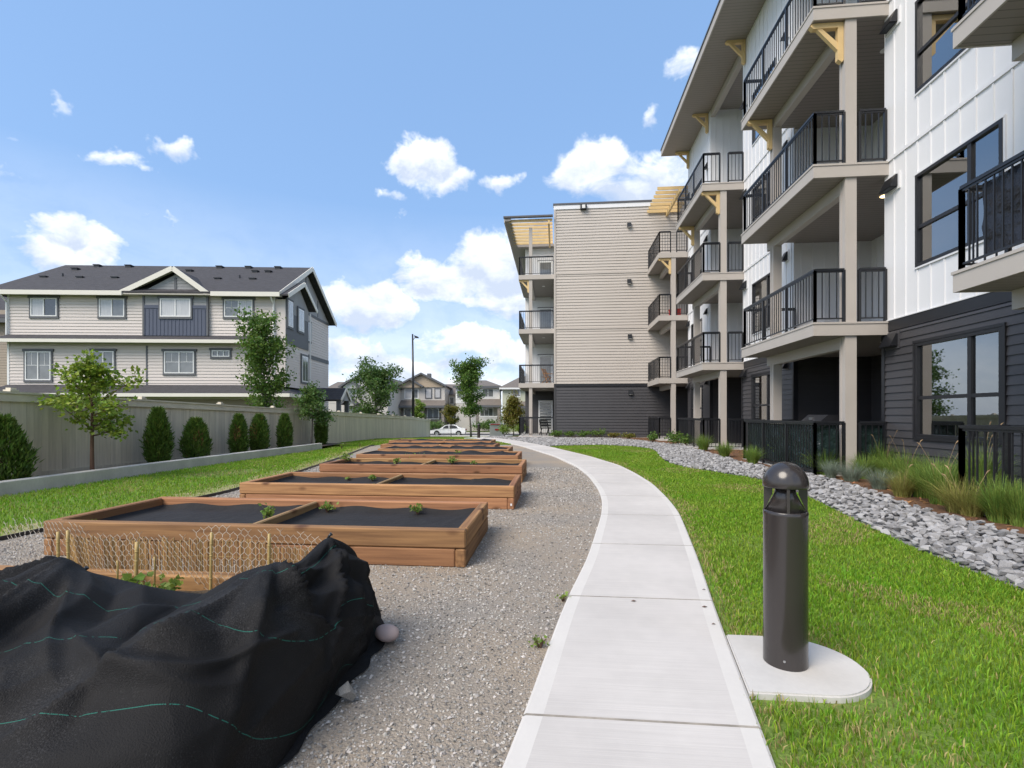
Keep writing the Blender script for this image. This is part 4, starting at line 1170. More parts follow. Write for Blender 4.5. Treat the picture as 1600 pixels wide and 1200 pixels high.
# sloped eave and pergola above it
m = MB(); m.box(-2.95, -.17, 31.95, 40, 12.34, 12.50); m.box(-2.95, -2.62, 27.6, 31.949, 12.34, 12.50); rf = B('wing_eave', M['soffitd'], m)
m = MB(); m.prism([(-3.0, 0, 12.26), (-2.95, 0, 12.26), (-2.95, 0, 12.52), (-3.0, 0, 12.52)], (0, 27.6, 0), (0, 40, 0)); B('fascia', M['taupe'], m, rf)
m = MB(); m.box(-3.03, XL - .07, 27.52, 27.70, 12.51, 12.60); B('roof_edge_flashing', M['flash'], m, rf)
pergola(-2.75, -.25, [27.75 + k * .52 for k in range(8)], 12.30, (-.45,))
# ------------------------------------------------------------------ retaining wall and fence
mb = MB()
(xw0, yw0), (xw1, yw1) = WALLP
d = Vector((xw1 - xw0, yw1 - yw0, 0)).normalized(); s = Vector((d.y, -d.x, 0))
nseg = 10
ps = [Vector((xw0, yw0, 0)) + d * ((Vector((xw1, yw1, 0)) - Vector((xw0, yw0, 0))).length * k / nseg) for k in range(nseg + 1)]
o = len(mb.v)
for p in ps:
    z = float(H(p.x, p.y)); zt = z + .205 + .02 * (p.y / 18)
    for q, zz in ((s * .0, z - .2), (s * .0, zt - .012), (s * -.012, zt), (s * -.168, zt), (s * -.18, zt - .012), (s * -.18, z - .2)):
        mb.v.append((p.x + q.x, p.y + q.y, zz))
for k in range(nseg):
    for j in range(5):
        a = o + k * 6 + j
        mb.f.append([a, a + 1, a + 7, a + 6]); mb.m.append(0)
mb.f.append([o + j for j in range(6)]); mb.m.append(0); mb.f.append([o + nseg * 6 + j for j in range(6)]); mb.m.append(0)
tag(mb.build('retaining_wall', M['wallconc']), 'low pale concrete retaining wall in front of the board fence', 'wall')

fence = thing('board_fence', 'long grey brown board fence with capped posts behind the cedars', 'fence', (float(fenX(9)), 9, 0))
FO = Vector(OFF[fence.name])
def fpt(t):
    """a point t metres along the fence; it bends towards the street at its end"""
    a = Vector((*FENP[0], 0)); b = Vector((*FENP[1], 0)); L = (b - a).length
    if t <= L: return a + (b - a).normalized() * t, (b - a).normalized()
    e = P(672, 683, Z=50); e.z = 0
    dd = (e - b).normalized()
    return b + dd * (t - L), dd
FLEN = (Vector((*FENP[1], 0)) - Vector((*FENP[0], 0))).length
FEND = FLEN + (P(672, 683, Z=50) - Vector((*FENP[1], 0))).to_2d().length
def ftop(y): return np.interp(y, [5, 9, 20, 37, 50], [1.80, 1.76, 1.54, 1.18, .78])
def fbot(y): return np.interp(y, [5, 9, 20, 37, 50], [.06, .05, -.14, -.52, -1.05])
bw = .140
bd = MB(); bd.box(-bw / 2 + .002, bw / 2 - .002, -.012, .010, 0, 1); BM_ = bd.mesh('fence_board', M['fence'])
t = 3.0; k = 0
joined = MB()
while t < FEND - .05:
    p, dd = fpt(t)
    z0, z1 = float(fbot(p.y)), float(ftop(p.y)) - .10
    off = rng.uniform(-.004, .004)
    sdv = Vector((dd.y, -dd.x, 0))
    if k < 300:
        o = link('fence_board', BM_, fence)
        o.location = p + sdv * off + Vector((0, 0, z0)) - FO
        o.rotation_euler = (0, 0, math.atan2(dd.y, dd.x)); o.scale = (1, 1, z1 - z0)
    else:
        joined.bar(p + Vector((0, 0, z0)), p + Vector((0, 0, z1)), .022, bw - .004, up=dd)
    t += bw; k += 1
if joined.v: stuff(joined.build('far_fence_boards', M['fence'], fence))
# rails, cap and posts
Pt = []; t = 3.0
step = (Vector((*FENP[1], 0)) - Vector((*FENP[0], 0))).length
tp0 = (Vector((*FENP[0], 0)) - Vector((*camline(-9.27, 9.0, .054, (9.0,))[0], 0))).length
posts = [tp0 + 2.965 * q for q in range(-1, 14)]
posts = [q for q in posts if q > 3.0 and q < FEND - .5] + [FEND]
for q, (ta, tb) in enumerate(zip([3.0] + posts[:-1], posts)):
    cuts_ = [ta, tb] if not (ta < FLEN < tb) else [ta, FLEN, tb]
    for a, b in zip(cuts_[:-1], cuts_[1:]):
        pa, da = fpt(a); pb, db = fpt(b)
        za, zb = float(ftop(pa.y)), float(ftop(pb.y)); up = Vector((0, 0, 1)); sv = Vector((da.y, -da.x, 0))
        m = MB(); m.bar(pa + up * (za - .155) + sv * .03, pb + up * (zb - .155) + sv * .03, .038, .14); m.build('top_rail', M['fencecap'], fence)
        m = MB(); m.bar(pa + up * (za - .06) - sv * 0, pb + up * (zb - .06), .14, .038); m.build('cap_rail', M['fencecap'], fence)
        m = MB(); m.bar(pa + up * (float(fbot(pa.y)) + .10) + sv * .03, pb + up * (float(fbot(pb.y)) + .10) + sv * .03, .03, .09); m.build('kick_board', M['fence'], fence)
for q in posts:
    p, dd = fpt(q); zt = float(ftop(p.y)); sv = Vector((dd.y, -dd.x, 0))
    m = MB(); c = p - sv * .07
    m.bar(c + Vector((0, 0, float(fbot(p.y)))), c + Vector((0, 0, zt - .08)), .10, .10, up=dd); po = m.build('fence_post', M['fence'], fence)
    m = MB(); a = p
    m.bar(a + Vector((0, 0, zt - .040)), a + Vector((0, 0, zt - .005)), .15, .15, up=dd)
    u0 = len(m.v)
    m.bar(a + Vector((0, 0, zt - .005)), a + Vector((0, 0, zt + .03)), .10, .10, up=dd)
    m.build('post_cap', M['fencecap'], po)

# ------------------------------------------------------------------ raised beds
TT, TH_ = .09, .158
def timber(L, h=TH_, t=TT, nm='timber'):
    bm = bmesh.new(); bmesh.ops.create_cube(bm, size=1)
    for v in bm.verts: v.co = Vector((v.co.x * L, v.co.y * t, v.co.z * h))
    bmesh.ops.bevel(bm, geom=bm.edges[:], offset=.011, segments=1, affect='EDGES', profile=.5)
    me = bpy.data.meshes.new(nm); bm.to_mesh(me); bm.free()
    return me
BEDS = [(1.50, -5.10, -1.14), (4.07, -4.72, -.77), (6.62, -4.56, -.58), (9.30, -4.72, -.66), (11.70, -4.98, -.93), (13.75, -5.20, -1.36), (15.85, -5.90, -2.02), (18.35, -6.50, -2.48)]
BEDD = 1.36
names = ['cedar planter bed in front, mostly hidden under the black cloth',
         'cedar planter bed directly behind the black cloth, two fabric-lined halves',
         'cedar planter bed second behind the black cloth, pale tag at its corner',
         'cedar planter bed third behind the black cloth, sprouts at its back board',
         'fourth cedar planter bed behind the black cloth, liner bunched up along its back',
         'fifth cedar planter bed behind the black cloth, weeds along its front',
         'sixth cedar planter bed behind the black cloth, narrow strip of liner showing',
         'farthest cedar planter bed, nearest the white car']
def liner(bed, x0, x1, y0, y1, z, amp, seed):
    nx, ny = 60, 26
    r = np.random.default_rng(seed)
    X, Y = np.meshgrid(np.linspace(x0, x1, nx), np.linspace(y0, y1, ny))
    u = (X - x0) / (x1 - x0); v = (Y - y0) / (y1 - y0)
    Zt = np.zeros_like(X)
    for _ in range(7):
        a = r.uniform(0, np.pi); f = r.uniform(2, 9); ph = r.uniform(0, 6.28)
        Zt += np.sin((X * np.cos(a) + Y * np.sin(a)) * f + ph) / 7
    cx, cy = x0 + (x1 - x0) * r.uniform(.55, .85), y0 + (y1 - y0) * r.uniform(.4, .8)
    ang = np.arctan2(Y - cy, X - cx); rr = np.hypot(X - cx, Y - cy)
    Zt += .8 * np.maximum(0, np.sin(ang * 5 + r.uniform(0, 6))) ** 6 * np.exp(-rr * 1.6) * (rr > .05)
    edge_ = np.minimum(np.minimum(u, 1 - u) * (x1 - x0), np.minimum(v, 1 - v) * (y1 - y0))
    Zt = z + amp * Zt + .05 * np.exp(-edge_ / .035) + .012 * np.sin(X * 9 + seed) * np.exp(-edge_ / .08)
    V = np.stack([X.ravel(), Y.ravel(), Zt.ravel()], 1) - np.array(OFF[bed.name])
    i = np.arange(ny - 1)[:, None] * nx + np.arange(nx - 1)[None]
    T = np.stack([i, i + 1, i + 1 + nx, i + nx], -1).reshape(-1, 4)
    return link('fabric_liner', np_mesh('fabric_liner', V, T, M['liner'], True), bed)
beds = []
for bi, (y0, x0, x1) in enumerate(BEDS):
    zg = float(H((x0 + x1) / 2, y0)); y1 = y0 + BEDD
    xc, yc = (x0 + x1) / 2, (y0 + y1) / 2
    bed = thing('planter_bed', names[bi], 'planter', (xc, yc, zg), group='cedar planter beds on the gravel')
    beds.append(bed)
    Lx, Ly = x1 - x0, y1 - y0
    ml, ms = timber(Lx), timber(Lx - 2 * TT - .004); dl, ds = timber(Ly), timber(Ly - 2 * TT - .004)
    for me in (ml, ms, dl, ds): me.materials.append(M['cedar'])
    for ci in range(3):
        z = .32 - TH_ / 2 - ci * (TH_ + .005)
        full = ci != 1
        for sgn in (-1, 1):
            o = link('timber', ml if full else ms, bed); o.location = (0, sgn * (Ly / 2 - TT / 2) + rng.uniform(-.004, .004), z); o.rotation_euler = (0, 0, math.pi if rng.random() < .5 else 0)
            o = link('timber', ds if full else dl, bed); o.location = (sgn * (Lx / 2 - TT / 2) + rng.uniform(-.004, .004), 0, z); o.rotation_euler = (0, 0, math.pi / 2)
    md = timber(Ly - 2 * TT - .01, .13, .05, 'divider_board'); md.materials.append(M['cedarl'])
    o = link('divider_board', md, bed); o.location = (0.0, 0, .245); o.rotation_euler = (0, 0, math.pi / 2)
    if bi == 0:
        m = MB(); xs = np.linspace(x0 + TT, x1 - TT, 40); ys_ = np.linspace(y0 + TT, y1 - TT, 14)
        X, Y = np.meshgrid(xs, ys_); Zs = .22 + .03 * np.sin(X * 9 + 2 * np.sin(Y * 7)) * np.cos(Y * 11) + nr.normal(0, .008, X.shape)
        V = np.stack([X.ravel(), Y.ravel(), Zs.ravel() + zg], 1) - np.array(OFF[bed.name]); nx_ = 40
        i = np.arange(13)[:, None] * nx_ + np.arange(39)[None]
        link('soil_fill', np_mesh('soil_fill', V, np.stack([i, i + 1, i + 1 + nx_, i + nx_], -1).reshape(-1, 4), M['soil'], True), bed)
    else:
        xm = xc
        lz = zg + (.20 if bi in (1, 2, 3) else .26)
        amp = .012 if bi in (1, 2, 3) else .03
        liner(bed, x0 + TT + .002, xm - .027, y0 + TT + .002, y1 - TT - .002, lz, amp, bi * 2)
        liner(bed, xm + .027, x1 - TT - .002, y0 + TT + .002, y1 - TT - .002, lz, amp * 1.3, bi * 2 + 1)
        if bi in (4, 5):
            # bunched fabric lying along the back board
            nx_, ny_ = 50, 6; xs = np.linspace(x0 + .3, x1 - .12, nx_); V = []
            for j in range(ny_):
                for x in xs:
                    u = (x - x0) / (x1 - x0); hh = .03 + .07 * abs(math.sin(u * 7 + bi)) * math.sin(u * math.pi) + .02 * math.sin(u * 40)
                    a = j / (ny_ - 1) * math.pi
                    V.append((x, y0 + .26 - .10 * math.cos(a) + .03 * math.sin(u * 23), lz + .01 + hh * math.sin(a)))
            V = np.array(V) - np.array(OFF[bed.name]); i = np.arange(ny_ - 1)[:, None] * nx_ + np.arange(nx_ - 1)[None]
            link('bunched_liner', np_mesh('bunched_liner', V, np.stack([i, i + 1, i + 1 + nx_, i + nx_], -1).reshape(-1, 4), M['liner'], True), bed)
m = MB(); b2 = BEDS[2]
m.box(b2[2] - .052, b2[2] - .030, b2[0] - .004, b2[0] - .001, .055, .085); m.build('paper_tag', M['wframe'], beds[2])

# ------------------------------------------------------------------ black cloth over the first bed
cols = [  # top edge, belly, hem
    ((-5.3, 2.15, .49), (-5.3, 1.50, .44), (-5.3, 1.05, .0)),
    ((-3.4, 2.15, .49), (-3.4, 1.50, .44), (-3.4, 1.02, .0)),
    ((-2.72, 2.15, .498), (-2.75, 1.50, .42), (-2.78, 1.0, .0)),
    ((-2.28, 2.15, .535), (-2.30, 1.50, .46), (-2.32, 1.0, .0)),
    ((-1.93, 2.15, .480), (-1.92, 1.52, .42), (-1.88, 1.05, .0)),
    ((-1.63, 2.15, .462), (-1.55, 1.50, .43), (-1.48, 1.08, .0)),
    ((-1.48, 2.15, .555), (-1.25, 1.55, .42), (-1.10, 1.22, .005)),
    ((-1.30, 2.15, .610), (-1.12, 1.80, .41), (-1.02, 1.60, .005)),
    ((-1.285, 2.32, .565), (-1.09, 2.12, .37), (-1.03, 1.95, .005)),
    ((-1.266, 2.60, .612), (-1.07, 2.42, .36), (-1.04, 2.27, .005)),
    ((-1.17, 2.74, .500), (-1.06, 2.65, .27), (-1.04, 2.56, .005)),
    ((-1.10, 2.80, .230), (-1.055, 2.79, .12), (-1.00, 2.74, .005)),
    ((-1.075, 2.90, .02), (-1.05, 2.90, .015), (-1.02, 2.88, .004)),
]
us = [0, 1.9, 2.58, 3.02, 3.37, 3.67, 3.82, 4.0, 4.18, 4.42, 4.62, 4.85, 5.1]
C = np.array(cols)                                   # (n,3,3)
def catmull(ts, vals, t):
    ts = np.asarray(ts); out = []
    i = np.clip(np.searchsorted(ts, t, side='right') - 1, 0, len(ts) - 2)
    h = (ts[i + 1] - ts[i]); s_ = (t - ts[i]) / h
    g = np.zeros_like(vals)
    g[1:-1] = (vals[2:] - vals[:-2]) / (ts[2:] - ts[:-2])[:, None, None]
    g[0] = (vals[1] - vals[0]) / (ts[1] - ts[0]); g[-1] = (vals[-1] - vals[-2]) / (ts[-1] - ts[-2])
    s3 = s_[:, None, None]; hh = h[:, None, None]
    return ((2 * s3 ** 3 - 3 * s3 ** 2 + 1) * vals[i] + (s3 ** 3 - 2 * s3 ** 2 + s3) * hh * g[i] * .8 + (-2 * s3 ** 3 + 3 * s3 ** 2) * vals[i + 1] + (s3 ** 3 - s3 ** 2) * hh * g[i + 1] * .8)
nu, nv = 260, 90
U = np.concatenate([np.linspace(0, 2.3, 40, endpoint=False), np.linspace(2.3, 5.1, nu - 40)])
K = catmull(us, C, U)
vv = np.linspace(0, 1, nv)
b0, b1, b2_ = (1 - vv) ** 2, 2 * vv * (1 - vv), vv ** 2
S = b0[None, :, None] * K[:, 0][:, None] + b1[None, :, None] * (2 * K[:, 1] - .5 * K[:, 0] - .5 * K[:, 2])[:, None] * 1.0 + b2_[None, :, None] * K[:, 2][:, None]
S[:, :, 2] = np.maximum(S[:, :, 2], .004)
# normals for the folds
du = np.gradient(S, axis=0); dv = np.gradient(S, axis=1)
Nn = np.cross(dv, du); Nn /= np.linalg.norm(Nn, axis=2, keepdims=True) + 1e-9
Nn *= np.sign(Nn[:, :, 2:3] + 1e-6)
UU, VV = np.meshgrid(U, vv, indexing='ij')
def ridge(u0, v0, u1, v1, w, a):
    """a crease from (u0,v0) to (u1,v1): sharp crest, softly fading"""
    dx, dy = u1 - u0, (v1 - v0)
    L2 = dx * dx + dy * dy
    t = np.clip(((UU - u0) * dx + (VV - v0) * dy) / L2, 0, 1)
    dist = np.hypot(UU - u0 - t * dx, (VV - v0 - t * dy))
    return a * np.exp(-(dist / w) ** .85) * np.sin(np.pi * np.clip(t * .92 + .08, 0, 1)) ** .6
D = np.zeros_like(UU)
for (u0, v0, u1, v1, w, a) in [(3.02, 0, 2.55, .75, .05, .05), (3.02, 0, 2.9, .95, .06, .045), (3.02, 0, 3.35, .95, .06, .05), (3.02, 0, 3.6, .55, .05, .03), (3.02, 0, 2.2, .4, .05, .035),
                               (4.0, 0, 3.55, .75, .05, .035), (4.0, 0, 4.15, .45, .03, .045), (4.0, .0, 3.9, .9, .05, .035), (4.42, 0, 4.2, .85, .035, .05), (4.42, 0, 4.5, .9, .03, .04), (4.42, 0, 4.35, .6, .03, -.03),
                               (3.45, .35, 3.95, .62, .05, .028), (3.3, .62, 3.9, .95, .05, .03), (4.05, .35, 4.3, .7, .03, .035), (3.7, .5, 4.1, .5, .035, .03), (4.6, .1, 4.55, .9, .03, .03), (3.65, .1, 3.7, .7, .04, -.03), (2.75, .3, 2.6, 1, .05, -.03), (3.2, .2, 3.25, .8, .05, -.025)]:
    D += ridge(u0, v0, u1, v1, w * .62, a * 1.35)
def tri(t): return 2 * np.abs(2 * (t - np.floor(t + .5))) - 1
for (uk, vk, n_, am, ph_) in ((3.02, 0.0, 6.0, .12, .1), (4.0, -.02, 6.0, .11, .45), (4.42, 0.0, 4.0, .07, .2)):
    rr_ = np.hypot(UU - uk, VV - vk); th_k = np.arctan2(VV - vk, UU - uk) + .25 * np.sin(rr_ * 5 + ph_ * 9)
    D += am * rr_ * np.exp(-rr_ / .42) * tri(th_k / np.pi * n_ + ph_)
for _ in range(14):
    u0, v0 = rng.uniform(2.3, 4.7), rng.uniform(.05, .8); a = rng.uniform(0, 6.28); L_ = rng.uniform(.12, .4)
    D += ridge(u0, v0, u0 + math.cos(a) * L_, v0 + math.sin(a) * L_, rng.uniform(.012, .03), rng.choice((-1, 1)) * rng.uniform(.006, .02))
for _ in range(10):
    a = rng.uniform(0, 3.1); f = rng.uniform(6, 26); ph = rng.uniform(0, 6.3)
    D += .0016 * np.sin((UU * math.cos(a) + VV * .8 * math.sin(a)) * f + ph + 1.5 * np.sin(UU * 5 + VV * 7))
D *= np.minimum(1, VV / .10 + .15) * np.minimum(1, (1 - VV) / .05 + .05)
S0 = S.copy(); S = S + Nn * (1.25 * D)[:, :, None]
S[:, :, 2] = np.maximum(S[:, :, 2], .006)
# the hem trails out flat on the gravel
V = S.reshape(-1, 3)
i = np.arange(nu - 1)[:, None] * nv + np.arange(nv - 1)[None]
T = np.stack([i, i + nv, i + nv + 1, i + 1], -1).reshape(-1, 4)
me = np_mesh('cloth', V, T, M['drape'], True)
uvl = me.uv_layers.new(name='UVMap')
li = np.zeros(len(me.loops), int); me.loops.foreach_get('vertex_index', li)
arc = np.concatenate([np.zeros((nu, 1)), np.cumsum(np.linalg.norm(np.diff(S0, axis=1), axis=2), axis=1)], 1)
vcoord = arc + .17 * (U - 2.7)[:, None] + .012 * np.sin(UU * 5 + VV * 3) + 3.1 - .36
uvc = np.stack([UU.ravel(), vcoord.ravel()], 1)[li]
uvl.data.foreach_set('uv', uvc.astype(np.float32).ravel())
cloth = thing('ground_cloth', 'crumpled black ground cloth with green threads draped over the front planter', 'cloth', (-2.6, 1.8, 0))
o = link('drape', me, cloth); o.location = -Vector(OFF[cloth.name])
for (x, y, z) in ((-2.28, 2.15, .545), (-1.266, 2.60, .622)):
    m = MB(); m.tube([(x, y, z - .02), (x + .005, y, z + .004), (x + .018, y + .003, z + .016)], [.012, .007, .011], 7); m.build('knot', M['black'], cloth, True)
# flat tail of cloth along the gravel
nh = 40; V = []; hem = [(-1.03, 1.45), (-1.0, 1.75), (-.985, 2.1), (-.97, 2.45), (-.97, 2.7), (-1.02, 2.9)]
hx = np.interp(np.linspace(0, 5, nh), range(6), [h[0] for h in hem]); hy = np.interp(np.linspace(0, 5, nh), range(6), [h[1] for h in hem])
for k in range(nh):
    for j in range(6):
        t = j / 5
        V.append((hx[k] - .16 * (1 - t) + .012 * math.sin(k * .9) * t, hy[k] - .02 * t, .012 + .016 * math.sin(t * 6 + k * .35) ** 2 * (1 - t) + .004 * math.sin(k * 1.3)))
i = np.arange(nh - 1)[:, None] * 6 + np.arange(5)[None]
me = np_mesh('cloth_tail', np.array(V) - np.array(OFF[cloth.name]), np.stack([i, i + 6, i + 7, i + 1], -1).reshape(-1, 4), M['drape'], True)
me.uv_layers.new(name='UVMap').data.foreach_set('uv', np.full(len(me.loops) * 2, .1, np.float32))
link('cloth_tail', me, cloth)

# weights on the cloth
def blob(name, label, cat, loc, sc, mat, seed, smooth, rough):
    r = np.random.default_rng(seed); bm = bmesh.new(); bmesh.ops.create_icosphere(bm, subdivisions=3 if smooth else 2, radius=1)
    offs = [(r.normal(size=3), r.uniform(1, 2.5)) for _ in range(6)]
    for v in bm.verts:
        d = sum(math.sin(v.co.dot(Vector(a)) * f + 1) for a, f in offs) / 6
        v.co = Vector((v.co.x * sc[0], v.co.y * sc[1], v.co.z * sc[2])) * (1 + rough * d)
    me = bpy.data.meshes.new(name); bm.to_mesh(me); bm.free(); me.materials.append(mat)
    me.polygons.foreach_set('use_smooth', [smooth] * len(me.polygons))
    o = link(name, me); o.location = loc; o.rotation_euler = (0, 0, r.uniform(0, 3)); tag(o, label, cat)
blob('cobble', 'smooth pinkish cobble weighing down the black cloth corner', 'stone', (-.965, 2.70, .055), (.074, .056, .046), M['cobble'], 3, True, .16)
_rk = STN[3].copy(); _rk.materials.clear(); _rk.materials.append(M['grock'])
o = link('rock', _rk); o.location = (-.945, 2.12, .045); o.scale = (.050, .052, .075); o.rotation_euler = (.5, .3, .8); tag(o, 'rough grey rock weighing down the black cloth edge', 'stone')

# canes, wire and reed screen behind the cloth
def cane(x, y, z0, z1, lab, r=.0085, lean=(0, 0)):
    t = thing('bamboo_cane', lab, 'cane', (x, y, z0), group='bamboo canes at the back of the front planter')
    m = MB(); n = 6; pts = [(x + lean[0] * k / n, y + lean[1] * k / n, z0 + (z1 - z0) * k / n) for k in range(n + 1)]
    m.tube(pts, [r] * (n + 1), 8); m.build('stem', M['bamboo'], t, True)
    for k in (2, 4, 5):
        m = MB(); p = pts[k]; m.lathe([(r, -.004), (r + .002, 0), (r, .004)], 8, p); m.build('node_ring', M['bamboo'], t, True)
def bz(px, Y): 
    k = (px - 800) / FPX; Z = Y / (math.cos(TH) + math.sin(TH) * k); return P(px, None, Z=Z), Z
for (px_, pt, lab) in ((92, 831, 'tall bamboo cane nearest the open gravel end of the wire'), (108, 829, 'bamboo cane standing close beside the tallest outer cane'), (212, 847, 'short thick bamboo cane before the middle of the reed screen'),
                       (329, 832, 'tall bamboo cane between the seedlings and the raised cloth'), (420, 834, 'bamboo cane rising just behind the cloth ridge')):
    p, Z = bz(px_, 2.74); zt = EYE - (pt - 648) / FPX * Z
    cane(p.x, p.y, .18, zt, lab, .0085 if px_ != 212 else .0105, (rng.uniform(-.012, .012), 0))
for (px_, pt, lab) in ((183, 876, 'thin broken stick in the nearer leafy seedling'), (241, 870, 'thin stick with a bent tip in the feathery seedling')):
    p, Z = bz(px_, 2.60); zt = EYE - (pt - 648) / FPX * Z
    m = MB(); m.tube([(p.x, p.y, .2), (p.x + .004, p.y, zt - .02), (p.x, p.y, zt)], .005, 6); tag(m.build('stick', M['bamboo'], None, True), lab, 'stick')
# reed screen
m = MB(); x = -3.22
reed = thing('reed_screen', 'tan reed screen standing behind the wire between two planters', 'screen', (-2.4, 2.98, 0))
while x < -1.50:
    r = rng.uniform(.0035, .006); zt = .49 + rng.uniform(-.02, .015) - (.03 if x > -1.8 else 0); ln = -.05 * math.exp(-(x + 3.2) * 4)
    yy = 2.965 + .02 * math.sin(x * 5) + rng.uniform(-.003, .003)
    m.tube([(x + ln * -.6, yy, .02), (x + ln, yy - .015, zt)], r, 5)
    x += r * rng.choice((1.9, 2.0, 2.2, 3.0))
m.build('reeds', M['reed'], reed); reed.children[0]['kind'] = 'stuff'
for z in (.15, .38):
    m = MB(); m.tube([(q, 2.955 + .02 * math.sin(q * 5) - .015 * z, z) for q in np.linspace(-3.25, -1.5, 30)], .001, 4); m.build('binding_wire', M['bamboo'], reed)
# hexagon netting
m = MB(); hw, hh = .042, .034
def netp(u, z):
    x = -3.62 + u
    y = 2.79 + .03 * math.sin(u * 3.3) + .02 * math.sin(u * 9 + z * 8) + (.30 * max(0, .45 - u) if u < .45 else 0) - .06 * (z - .3)
    return Vector((x, y, z))
nu_, nz_ = int(2.30 / hw), 11
for a in range(nu_):
    for b in range(nz_):
        sag = .035 * math.sin(a * .19) + .02 * math.sin(a * .55)
        u = a * hw + (hw / 2 if b % 2 else 0); z = .22 + b * hh + sag * (b / nz_)
        j = lambda: rng.uniform(-.003, .003)
        p0 = netp(u, z); p1 = netp(u, z + hh * .45); pl = netp(u - hw / 2, z + hh); pr_ = netp(u + hw / 2, z + hh)
        if b == nz_ - 1 and rng.random() < .35: continue
        m.tube([p0, p1], .0017, 3, False); m.tube([p1, pl], .0013, 3, False); m.tube([p1, pr_], .0013, 3, False)
tag(m.build('wire_netting', M['wire']), 'sagging hexagonal wire netting along the back of the front planter', 'netting')

# ------------------------------------------------------------------ bollard lights
def bollard(loc, label):
    t = thing('bollard_light', label, 'bollard', loc, group='bronze bollard lights along the walk', world=False)
    m = MB(); R0 = .1025
    m.lathe([(R0, 0), (R0, .004), (R0, .752), (R0 + .001, .757), (R0 + .001, .775), (R0 - .003, .780)], 40); m.build('shaft', M['bollard'], t, True)
    m = MB(); m.lathe([(.094, .7805), (.050, .868), (.046, .900)], 32); m.build('louvre_cone', M['bollard'], t, True)
    for k in range(4):
        a = R(164 + 90 * k); ca, sa = math.cos(a), math.sin(a)
        m = MB(); w = .007
        pr = [(.0995, .776), (.0985, .908), (.058, .908), (.060, .862), (.092, .785)]
        V_ = [(ca * r_ - sa * s_ * w, sa * r_ + ca * s_ * w, z_) for s_ in (-1, 1) for r_, z_ in pr]; n_ = len(pr)
        m.add(V_, [list(range(n_))[::-1], list(range(n_, 2 * n_))] + [[i_, (i_ + 1) % n_, n_ + (i_ + 1) % n_, n_ + i_] for i_ in range(n_)]); m.build('strut', M['bollard'], t)
    m = MB(); prof = [(.060, .899), (.103, .899), (.1055, .904), (.1055, .918)] + [(.1055 * math.cos(a), .918 + .110 * math.sin(a)) for a in np.linspace(.12, 1.5, 11)] + [(.0005, 1.029)]
    m.lathe(prof, 40); m.build('dome_cap', M['bollard'], t, True)
    m = MB(); m.lathe([(.006, 0), (.006, .003), (.002, .0035)], 8)
    b = m.build('set_screw', M['steel'], t); b.location = (-.045, -.0925, .045); b.rotation_euler = (R(90), 0, R(-26))
    return t
bollard((1.17, 2.62, TZ), 'bronze domed bollard light on the round concrete pad beside the walk')
pb = P(748, 682, Z=33.6); bollard((pb.x, pb.y, float(H(pb.x, pb.y))), 'small distant bollard light where the walk nears the street')
